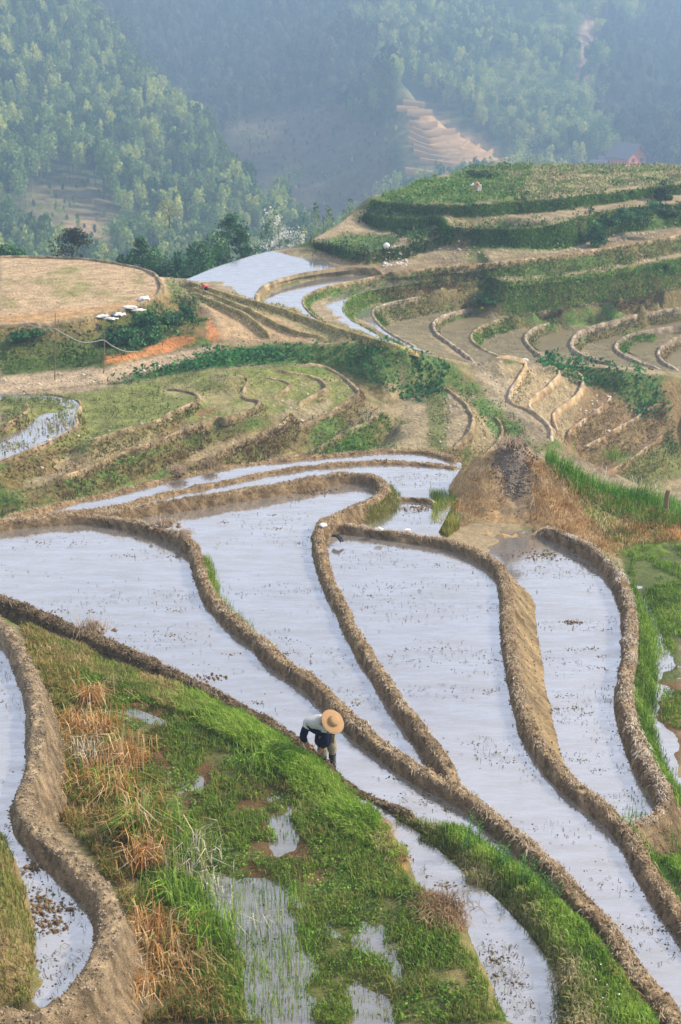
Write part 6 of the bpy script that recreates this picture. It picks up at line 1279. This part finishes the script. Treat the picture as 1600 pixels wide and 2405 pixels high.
def pole(px_, base, top, D, rad, label, name='wooden_pole'):
    a = at_depth(px_, base, D); b_ = at_depth(px_+2, top, D); b_[1] = a[1]
    V, F = tube([a-[0, 0, .3], (a+b_)/2+[.03, 0, 0], b_], [rad, rad*.9, rad*.7], 7); n = len(V)
    F = [tuple(f) for f in F if len(f) == 4]+[tuple(range(n-7, n))]
    me = bpy.data.meshes.new(name); me.from_pydata([tuple(q-a) for q in V], [], F); me.materials.append(M_WOOD); o = bpy.data.objects.new(name, me); COL.objects.link(o); o.location = a
    return tag(o, label, 'pole', 'poles carrying the water pipe')
pole(128,885,735,66.5,.03,'tallest thin pole carrying the grey pipe, nearest the left frame'); pole(243,867,776,67.6,.03,'second tallest pole carrying the pipe, at the left end of the orange scar')
pole(336,846,820,70.5,.035,'short stake under the sagging pipe in front of the orange scar'); pole(380,834,800,71.5,.035,'short leaning stake at the right end of the sagging pipe')
hs = [(52,753,69.3),(75,765,68),(100,771,67),(128,772,66.45),(150,784,66.7),(190,803,67),(220,803,67.3),(243,799,67.55),(265,813,68.5),(295,825,69.5),(336,826,70.45),(378,830,71.45),(400,836,72)]
a_ = catmull(np.array([at_depth(*q) for q in hs]), .15); V, F = tube(a_, .025, 6); tag(mesh_np('water_pipe', V, F, M_HOSE, smooth=True), 'sagging grey water pipe strung between the thin poles at left', 'pipe')
# old post by the mound
a = unp(1567,1168,12.2); V, F = tube([a-[0,0,.3], a+[0,0,.08], a+[.02,0,.2]], [.07,.065,.06], 9); F = [tuple(f) for f in F if len(f) == 4]+[tuple(range(18, 27))]
me = bpy.data.meshes.new('post'); me.from_pydata([tuple(q) for q in V], [], F); me.materials.append(M_WOOD); o = bpy.data.objects.new('old_post', me); COL.objects.link(o); tag(o, 'short weathered grey post sticking out of the grass right of the mound', 'post')
# bent black pipe in the notch of the bank
a = unp(792,1268,12.33); V, F = tube([a+[-.12,.12,.06], a+[-.05,.06,.09], a+[.03,0,.07], a+[.1,-.06,-.02]], .035, 8); e_ = mesh_np('drain_pipe', V, F, M_BLACK, smooth=True, label='curved dark drain pipes lying in the notch below the white bag', cat='pipe')
V, F = tube([a+[-.1,.2,.05], a+[.02,.12,.08], a+[.1,.05,.03], a+[.14,-.02,-.03]], .028, 8); mesh_np('second_pipe', V, F, M_BLACK, smooth=True, parent=e_)
# root clumps on banks
def root_clump(px_, py_, h, s, col, label, seed):
    c = unp(px_, py_, h); r = np.random.default_rng(seed); e = empty('root_clump', c, label, 'clump', 'clumps of roots and mud on the banks')
    n = 26; P = r.normal(0, 1, (n, 3))*np.array([s*.55, s*.4, s*.25]); P[:, 2] = np.abs(P[:, 2]); v_, f_, c_ = clods(P, s*.32, col, seed)
    mesh_np('clod', v_, f_[0], M_CLOD, np.clip(c_, 0, 1), parent=e, kind='stuff')
    P = r.normal(0, 1, (240, 3))*np.array([s*.6, s*.45, s*.2]); P[:, 2] = np.abs(P[:, 2]); v_, f_, c_ = blades(P, s*.8, .011, [(.2,.14,.09),(.36,.27,.18),(.5,.4,.3)], 1.6, seed, arch=.9)
    mesh_np('roots', v_, f_, M_FOL, c_, parent=e, kind='stuff')
root_clump(392,1236,12.0,.25,(.22,.16,.11),'straggly root clump where the long bank bends away from the far rim',1); root_clump(432,1258,12.0,.18,(.22,.17,.12),'lumpy clod pile just after the bend of the long bank',2)
root_clump(215,1484,11.92,.26,(.15,.11,.07),'dark matted root clump on the bank above the marsh',3); root_clump(413,1112,12.4,.22,(.2,.15,.1),'brown clod pile on the outermost rim bank, left one of two',4); root_clump(493,1095,12.4,.16,(.13,.1,.07),'small dark clod pile on the outermost rim bank, right one of two',5)
root_clump(1205,1050,11.15,.35,(.17,.14,.11),'crumbling grey clods on the very tip of the earth mound',6)
# dry grass clumps, foreground
def clump(px_, py_, n, h, cols, label, seed, w_=.014, lean=.9, rad=.22, arch=.9, name='dry_grass_clump', cat='grass clump', group='dry grass clumps beside the thick pale bank', green=0):
    hh = 11.5
    for _ in range(8): q = unp(px_, py_, hh); s_ = float(surf(np.array([q[0]]), np.array([q[1]]))[0]); hh = -s_
    r = np.random.default_rng(seed); P = r.normal(0, 1, (n, 3))*np.array([rad, rad, 0])
    e = empty(name, q, label, cat, group); nb = int(n*(1-green))
    for nm_, s0, s1, cc in (('dry_blades', 0, nb, cols), ('green_blades', nb, n, GR)):
        if s1-s0 < 5: continue
        v_, f_, c_ = blades(P[s0:s1], h, w_, cc, lean, seed+s0, hv=.5, arch=arch, csc=.15); mesh_np(nm_, v_, f_, M_FOL, np.clip(c_, .01, .9), parent=e, kind='stuff')
    return e
PALE = [(.40,.30,.2),(.58,.50,.40),(.74,.70,.62)]
clump(218,1655,230,.50,ORA,'upright orange dry grass clump, highest in the row by the thick bank',1,rad=.13); clump(190,1725,260,.42,ORA,'wide rusty clump of dry grass just below the highest one',2)
clump(240,1720,160,.40,ORA,'small rusty clump to the right of the wide one',12,rad=.15)
clump(205,1790,150,.36,PALE,'bleached whitish grass clump leaning over the bank foot',3,arch=1.1); clump(290,1800,280,.50,ORA,'orange dry grass clump right of the bleached one',4)
clump(195,1860,220,.38,ORA+GRY[2:],'half green dry clump below the bleached one',5,green=.4); clump(270,1865,280,.45,ORA,'straw coloured clump in the middle of the row, above the tall green tussock',6,green=.3)
clump(345,1965,420,.62,ORA,'tall green tussock with orange tips beside the marsh',7,rad=.2,lean=.8,green=.6,w_=.016); clump(345,2030,240,.5,ORA,'bright orange clump hanging below the tall tussock',8,rad=.14)
clump(350,2225,300,.42,ORA,'rusty clump low on the slope near the bottom left pool',9); clump(300,2330,320,.38,ORA,'brown clump at the bottom edge beside the thick bank',10); clump(410,2270,240,.34,DRY,'pale brown clump right of the low rusty one',11)
clump(420,2120,300,.45,GR+[(.3,.4,.1)],'green grass tussock between the orange clump and the plumes',13,lean=.7,name='grass_tussock',group='green tussocks by the marsh'); clump(480,2200,320,.42,GR,'rich green grass tussock at the edge of the marsh pool',14,lean=.7,name='grass_tussock',group='green tussocks by the marsh')
clump(445,2040,200,.5,GR+PALE,'grey green tussock left of the white plumes',15,lean=.7,name='grass_tussock',group='green tussocks by the marsh')
for k, (x, y) in enumerate([(495,2075),(520,2125),(560,2180)]):
    clump(x, y, 22, .27, [(.5,.48,.4),(.72,.70,.64)], ['white feathery plumes at the top of the marsh pool','white feathery plumes in the middle of the marsh pool edge','lowest white feathery plumes beside the marsh pool'][k], 30+k, w_=.014, lean=.9, rad=.2, name='white_plumes', cat='plumes', group='white plume grasses by the pool')
clump(1440,1080,200,.75,GR,'tallest green grass blades on the skyline of the mound',40,lean=.45,rad=.3,name='grass_tussock',group='grass tufts on the mound'); clump(1300,1078,160,.6,GR,'green grass tuft nearest the tip of the mound',41,lean=.6,rad=.3,name='grass_tussock',group='grass tufts on the mound')
clump(1345,1062+30,8,1.15,GR,'single tall stalks rising above the mound grass',42,lean=.2,rad=.08,arch=.3,w_=.022,name='tall_stalks',group=None)
clump(715-100,1800,240,.3,GR,'fresh green tuft on the marsh below the farmer',43,name='grass_tussock',group='green tussocks by the marsh'); clump(1505,1960,320,.3,GR,'bushy green tuft below the hooked end of the rightmost bank',44,name='grass_tussock',group='green tufts at the right edge'); clump(1545,1975,320,.32,GR,'bushy green tuft nearest the right frame below the rightmost bank',45,name='grass_tussock',group='green tufts at the right edge')
# tall leafy weeds on the lower right bank
def weed(px_, py_, top, label, seed, stems=1):
    hh = 11.9
    for _ in range(8): q = unp(px_, py_, hh); s_ = float(hgt(np.array([q[0]]), np.array([q[1]]))[0]); hh = -s_
    e = empty('tall_weed', q, label, 'weed', 'tall leafy weeds on the lower right bank'); r = np.random.default_rng(seed); P = []; D_ = []
    t_ = at_depth(px_, top, q[1]); H = t_[2]-q[2]
    for s in range(stems):
        ox, oy = r.normal(0, .05, 2); lx, ly = r.normal(0, .07, 2); h = H*(1 if s == 0 else r.uniform(.6, .95))
        V, F = tube([(ox, oy, -.03), (ox+lx*.4, oy+ly*.4, h*.5), (ox+lx, oy+ly, h)], [.007, .005, .002], 5); F = [f for f in F if len(f) == 4]
        mesh_np('stem', V, np.array(F), M_FOL, np.tile([.10,.17,.04], (len(V), 1)), parent=e)
        for k in range(int(h/.022)):
            t = .12+.88*k/(h/.022); P.append((ox+lx*t, oy+ly*t, h*t)); D_.append(k*2.4+s)
    P = np.array(P); n = len(P); D_ = np.array(D_); d = np.stack([np.cos(D_), np.sin(D_), np.full(n, .45)], -1); sd = np.stack([-np.sin(D_), np.cos(D_), np.zeros(n)], -1)*.009; ln = .075*r.uniform(.7, 1.2, (n, 1))
    V = np.stack([P, P+d*ln*.5+sd, P+d*ln-[0, 0, .012], P+d*ln*.5-sd], 1).reshape(-1, 3)
    C = np.repeat(np.array([.06,.17,.04])*r.uniform(.7, 1.6, (n, 1)), 4, 0)
    mesh_np('leaves', V, np.arange(n*4).reshape(n, 4), M_FOL, C, parent=e, kind='stuff')
for k, (x, y, t, st, lb) in enumerate([(1098,2000,1902,3,'tallest leafy weed on the lower right bank, leftmost of them'),(1122,1995,1918,2,'leafy weed just right of the tallest one'),(1180,2040,1968,4,'bushy leafy weed in front of the long bank'),(1205,2062,1990,3,'leafy weed right of the bushy one'),(1240,2080,2015,3,'middle leafy weed in the lower right row'),(1275,2105,2040,3,'slim leafy weed near the channel end'),(1305,2120,2060,2,'last small leafy weed where the channel ends')]): weed(x, y, t, lb, k, st)
Pfl = places([(1290,2290),(1440,2270),(1500,2340),(1450,2405),(1330,2400)], 30, 160, 70); Pfl[:, 2] += .14; veg('white_flowers', [leaves(Pfl, .03, [(.7,.7,.68),(.82,.82,.8)], 5, .08)], 'tiny white flowers dotted through the grass at the bottom right', 'flowers')
# fern
clump(405,2115,60,.3,[(.12,.3,.03),(.25,.45,.06)],'bright green fern at the foot of the tall tussock',50,w_=.03,lean=1.1,rad=.08,name='fern',cat='fern',group=None)
# heap of cut straw on the marsh rim
clump(1035,2135,900,.13,[(.14,.09,.05),(.26,.17,.09),(.42,.3,.17)],'brown heap of rotting straw on the marsh rim beside the lower channel',60,w_=.012,lean=2.2,rad=.17,arch=.6,name='straw_heap',cat='straw heap',group=None)

# ------------------------------------------------------------- people
M_SKIN = mat_plain('skin', (.42,.20,.12), .6, .3, 30, .1, .1); M_SHIRT = mat_plain('white_shirt', (.46,.47,.48), .85, .1, 18, .12, .5, .02); M_NAVY = mat_plain('navy_cloth', (.007,.009,.026), .85, .1, 18, .3, .5, .02)
M_KHAKI = mat_plain('khaki_cloth', (.27,.24,.17), .9, .1, 18, .2, .6, .03); M_HAIR = mat_plain('black_hair', (.012,.010,.010), .5, .3, 60); M_PINK = mat_plain('pinkish_cloth', (.42,.24,.2), .85, .1, 18); M_RED = mat_plain('red_cloth', (.5,.09,.1), .85, .1, 18)
def skin(name, J, E, root, mat, parent=None, origin=(0, 0, 0), sub=2, wr=0):
    """a smooth limbed surface grown over joints (position, radius)"""
    keys = list(J); me = bpy.data.meshes.new(name); me.from_pydata([tuple(Vector(J[k][0])-Vector(origin)) for k in keys], [(keys.index(a), keys.index(b)) for a, b in E], [])
    o = bpy.data.objects.new(name, me); COL.objects.link(o); o.parent = parent
    if parent is None: o.location = origin
    m_ = o.modifiers.new('skin', 'SKIN'); m_.use_smooth_shade = True
    sv_ = me.skin_vertices[0].data
    for i, k in enumerate(keys):
        rr = J[k][1]; sv_[i].radius = rr if isinstance(rr, tuple) else (rr, rr); sv_[i].use_root = (k == root)
    if sub: s_ = o.modifiers.new('sub', 'SUBSURF'); s_.levels = sub; s_.render_levels = sub
    me.materials.append(mat)
    if wr:
        tx = bpy.data.textures.new('folds', 'CLOUDS'); tx.noise_scale = .09; d_ = o.modifiers.new('folds', 'DISPLACE'); d_.texture = tx; d_.strength = wr; d_.mid_level = .5
    return o
def hat(parent, c, nrm, rad, mat, origin, name='straw_hat'):
    z_ = Vector(nrm).normalized(); q = z_.to_track_quat('Z', 'Y'); prof = [(1, -.10), (.97, -.075), (.8, -.03), (.62, 0), (.5, .015), (.44, .05), (.425, .14), (.41, .22), (.34, .285), (.2, .32), (.06, .33), (0, .331)]
    bm = bmesh.new(); n = 40; ring = []
    for r_, h_ in prof: ring.append([bm.verts.new(Vector(((r_*rad*(1+.012*math.sin(k*.9+r_*7)))*math.cos(2*math.pi*k/n), r_*rad*math.sin(2*math.pi*k/n), h_*rad*1.0+.012*rad*math.sin(k*.47)*r_))) for k in range(n)])
    for a, b_ in zip(ring, ring[1:]):
        for k in range(n): bm.faces.new((a[k], a[(k+1) % n], b_[(k+1) % n], b_[k]))
    o = bm_obj(name, bm, mat, parent, True); o.matrix_local = Matrix.Translation(Vector(c)-Vector(origin)) @ q.to_matrix().to_4x4()
    s_ = o.modifiers.new('thick', 'SOLIDIFY'); s_.thickness = .008; return o
m, n_, l_, b_ = mat_new('woven_straw'); tc_ = n_.new('ShaderNodeTexCoord'); wv = n_.new('ShaderNodeTexWave'); wv.wave_type = 'RINGS'; wv.rings_direction = 'Z'; wv.inputs['Scale'].default_value = 16; wv.inputs['Distortion'].default_value = 1.2
l_.new(tc_.outputs['Object'], wv.inputs[0]); cr = n_.new('ShaderNodeValToRGB'); cr.color_ramp.elements[0].color = (.20,.11,.045,1); cr.color_ramp.elements[1].color = (.46,.28,.13,1); l_.new(wv.outputs[0], cr.inputs[0]); l_.new(cr.outputs[0], b_.inputs[0]); b_.inputs['Roughness'].default_value = .7
bp = n_.new('ShaderNodeBump'); bp.inputs['Strength'].default_value = .5; bp.inputs['Distance'].default_value = .01; l_.new(wv.outputs[0], bp.inputs['Height']); l_.new(bp.outputs[0], b_.inputs['Normal']); M_HAT = m
W0 = 12.22
def J(px_, py_, z_, r_): return (unp(px_, py_, W0-z_), r_)
O1 = unp(770, 1790, W0)
j = dict(pel=J(764,1716,.80,(.13,.12)), sp=J(752,1703,.98,(.13,.115)), ch=J(744,1696,1.12,(.145,.13)), nk=J(764,1693,1.2,.06), hd=J(778,1697,1.19,(.085,.09)), hd2=J(788,1700,1.14,(.075,.08)), jaw=J(786,1711,1.08,.05),
  sr=J(722,1700,1.10,.07), er=J(711,1731,.86,.045), wr=J(725,1750,.68,.028), pr=J(731,1757,.62,(.035,.03)),
  sl=J(764,1708,1.06,.065), el=J(764,1742,.82,.042), wl=J(754,1762,.64,.028), pl=J(748,1769,.57,(.035,.03)),
  hr=J(755,1722,.76,.085), kr=J(758,1765,.42,.06), ar=J(760,1800,.06,.045), tr=J(755,1812,-.02,.04), hl=J(776,1720,.76,.085), kl=J(780,1757,.44,.06), al=J(782,1796,.06,.045), tl=J(784,1806,-.02,.04))
E = [('pel','sp'),('sp','ch'),('ch','nk'),('nk','hd'),('hd','hd2'),('hd2','jaw'),('ch','sr'),('sr','er'),('er','wr'),('wr','pr'),('ch','sl'),('sl','el'),('el','wl'),('wl','pl'),('pel','hr'),('hr','kr'),('kr','ar'),('ar','tr'),('pel','hl'),('hl','kl'),('kl','al'),('al','tl')]
for sde, p0 in (('pr', j['pr'][0]), ('pl', j['pl'][0])):
    ax = Vector(J(768,1796,.1,0)[0]-J(730,1755,.64,0)[0]).normalized(); cam_d = Vector((0, -.87, .49)); sdv = ax.cross(cam_d).normalized()
    for f_ in range(4):
        b0 = Vector(p0)+ax*(.012+f_*.017-.03); out = [b0+cam_d*.028+sdv*(.02), b0+cam_d*.036-sdv*.004, b0+cam_d*.022-sdv*.026]; ln_ = (.92, 1, .95, .8)[f_]
        prev = sde
        for g_, v_ in enumerate(out):
            k_ = f'{sde}{f_}{g_}'; j[k_] = (np.array(Vector(p0)+(v_-Vector(p0))*ln_), .0095); E.append((prev, k_)); prev = k_
    tb = Vector(p0)-ax*.03; j[sde+'t0'] = (np.array(tb+sdv*.025+cam_d*.012), .011); j[sde+'t1'] = (np.array(tb+sdv*.012+cam_d*.036), .0095); E += [(sde, sde+'t0'), (sde+'t0', sde+'t1')]
body = skin('person', j, E, 'pel', M_SKIN, None, O1); tag(body, 'farmer in straw hat, dark sleeves and khaki trousers bending over the mud bank', 'person')
def grow(keys, f, extra=None):
    d = {k: (j[k][0], tuple(q*f for q in j[k][1]) if isinstance(j[k][1], tuple) else j[k][1]*f) for k in keys}
    if extra: d.update(extra)
    return d
mix = lambda a, b, t: j[a][0]*(1-t)+j[b][0]*t
skin('shirt', {'ch': (j['ch'][0]+[0,0,.02], (.17,.14)), 'up': (mix('ch','nk',.55)+[0,0,.005], (.13,.115)), 'nk': (mix('ch','nk',.9), .075), 'sp': (j['sp'][0]+[0,.03,.02], (.16,.14)), 'sr': (j['sr'][0], .092), 'sr2': (mix('sr','er',.38), .078), 'sl': (j['sl'][0], .088), 'sl2': (mix('sl','el',.4), .078)},
     [('ch','up'),('up','nk'),('ch','sp'),('ch','sr'),('sr','sr2'),('ch','sl'),('sl','sl2')], 'ch', M_SHIRT, body, O1, wr=.03)
skin('jacket', {'ch': (j['ch'][0]-[0,0,.055], (.17,.14)), 'sp': (j['sp'][0]-[0,.02,.04], (.165,.15)), 'pel': (j['pel'][0]-[0,.03,-.02], (.16,.14)), 'hem': (j['pel'][0]-[.05,.12,.13], (.17,.13)), 'hem2': (j['pel'][0]-[.02,.10,.24], (.15,.11)), 'sr': (mix('sr','er',.1), .072), 'm': (mix('sr','er',.6), .078), 'er': (j['er'][0], .068), 'c': (mix('er','wr',.6), .05), 'sl': (mix('sl','el',.1), .07), 'm2': (mix('sl','el',.6), .072), 'el': (j['el'][0], .062), 'c2': (mix('el','wl',.75), .048)},
     [('ch','sp'),('sp','pel'),('pel','hem'),('hem','hem2'),('ch','sr'),('sr','m'),('m','er'),('er','c'),('ch','sl'),('sl','m2'),('m2','el'),('el','c2')], 'sp', M_NAVY, body, O1, wr=.03)
skin('trousers', {'pel': (j['pel'][0]-[0,0,.03], (.145,.13)), 'hr': (j['hr'][0], .11), 'kr': (j['kr'][0], .09), 'kr2': (mix('kr','ar',.3), .085), 'hl': (j['hl'][0], .11), 'kl': (j['kl'][0], .09), 'kl2': (mix('kl','al',.3), .085)}, [('pel','hr'),('hr','kr'),('kr','kr2'),('pel','hl'),('hl','kl'),('kl','kl2')], 'pel', M_KHAKI, body, O1, wr=.03)
for a, b_ in (('kr','ar'),('kl','al')): skin('boot', {'t': (mix(a, b_, .22), .078), 'm': (mix(a, b_, .7), .062), 'b': (j[b_][0], .065), 'toe': (j['t'+b_[1]][0]+[0, -.05, 0], .055)}, [('t','m'),('m','b'),('b','toe')], 't', M_BLACK, body, O1)
hd_ = Vector(j['hd'][0]); skin('hair', {'a': (np.array(hd_)+[-.03,.02,.03], .088), 'b': (np.array(hd_)+[.03,-.01,.04], .082)}, [('a','b')], 'a', M_HAIR, body, O1)
hat(body, unp(783,1694,W0-1.25), (.50,-.50,.70), .215, M_HAT, O1)
# the tool
a_, b2 = Vector(J(726,1750,.67,0)[0]), Vector(J(772,1800,.02,0)[0]); t_e = empty('hoe', a_, 'dark handled hoe held in both hands of the bending farmer', 'hoe')
V, F = tube([a_-a_, (b2-a_)*.5, b2-a_], .016, 8); mesh_np('handle', V, F, M_IRON, smooth=True, parent=t_e)
d_ = (b2-a_).normalized(); s_ = Vector((.8, -.3, .1)).normalized()*.09; c_ = b2-a_; blade = [c_-s_, c_+s_, c_+s_+Vector((-.02,-.16,-.05)), c_-s_+Vector((-.02,-.16,-.05))]; blade += [v_+Vector((0, 0, .008)) for v_ in blade]
me = bpy.data.meshes.new('blade'); me.from_pydata([tuple(v_) for v_ in blade], [], [(0,1,2,3),(7,6,5,4),(0,4,5,1),(1,5,6,2),(2,6,7,3),(3,7,4,0)]); me.materials.append(M_IRON); o = bpy.data.objects.new('blade', me); COL.objects.link(o); o.parent = t_e
# small figure on the hilltop field
def small_person(label, pts, base, D0, top_m, leg_m, hat_m):
    """pts: joint -> (px, py) seen at distance D0, plus a sideways depth offset"""
    q = {k: np.array(at_depth(v_[0], v_[1], D0+v_[2])) for k, v_ in pts.items()}; o_ = q['f1'].copy()
    R_ = dict(hip=(.14,.13), ch=(.15,.14), nk=.06, hd=.1, k1=.07, f1=.05, k2=.07, f2=.05, s1=.065, e1=.045, h1=.035, s2=.065, e2=.045, h2=.035)
    jj = {k: (q[k], R_[k]) for k in q}; EE = [('hip','ch'),('ch','nk'),('nk','hd'),('hip','k1'),('k1','f1'),('hip','k2'),('k2','f2'),('ch','s1'),('s1','e1'),('e1','h1'),('ch','s2'),('s2','e2'),('e2','h2')]
    b = skin('person', jj, EE, 'hip', M_SKIN, None, o_, sub=1); tag(b, label, 'person')
    f = 1.25; g = lambda k, r: (q[k], r)
    skin('shirt', {'hip': g('hip',(.15,.14)), 'ch': g('ch',(.19,.17)), 's1': g('s1',.09), 'e1': g('e1',.065), 's2': g('s2',.09), 'e2': g('e2',.065)}, [('hip','ch'),('ch','s1'),('s1','e1'),('ch','s2'),('s2','e2')], 'ch', top_m, b, o_, sub=1)
    skin('trousers', {'hip': g('hip',(.18,.17)), 'k1': g('k1',.11), 'a1': ((q['k1']*.3+q['f1']*.7), .09), 'k2': g('k2',.11), 'a2': ((q['k2']*.3+q['f2']*.7), .09)}, [('hip','k1'),('k1','a1'),('hip','k2'),('k2','a2')], 'hip', leg_m, b, o_, sub=1)
    if hat_m == M_HAIR: skin('hair', {'a': (q['hd']+[0,.02,.04], .115), 'b': (q['hd']+[.03,.03,.0], .1)}, [('a','b')], 'a', M_HAIR, b, o_, sub=1)
    else: hat(b, q['hd']+[0, 0, .07], (-.3,-.2,.9), .2, hat_m, o_)
    return b
pD = float(unp(1122, 453, 13.62)[1])
small_person('distant figure in white trousers bending over the hilltop field', dict(hip=(1126,430,0), ch=(1118,431,0), nk=(1114,434,0), hd=(1111,435,0), k1=(1123,442,.0), f1=(1122,453,0), k2=(1128,442,.2), f2=(1126,452,.2), s1=(1117,432,-.16), e1=(1117,440,-.2), h1=(1114,447,-.2), s2=(1117,430,.16), e2=(1116,439,.2), h2=(1113,446,.2)), None, pD, M_PINK, M_WHITE, M_WHITE)
pD = float(unp(482, 682, 16.15)[1])
small_person('distant dark haired figure in red crouching on the bank of the large white pool', dict(hip=(490,676,0), ch=(481,670,0), nk=(477,668,0), hd=(473,667,0), k1=(482,678,-.2), f1=(486,685,-.1), k2=(484,677,.2), f2=(490,683,.1), s1=(480,671,-.2), e1=(477,677,-.25), h1=(473,681,-.2), s2=(480,669,.2), e2=(476,675,.25), h2=(472,679,.2)), None, pD, M_RED, M_NAVY, M_HAIR)
print('NTRI', NTRI)
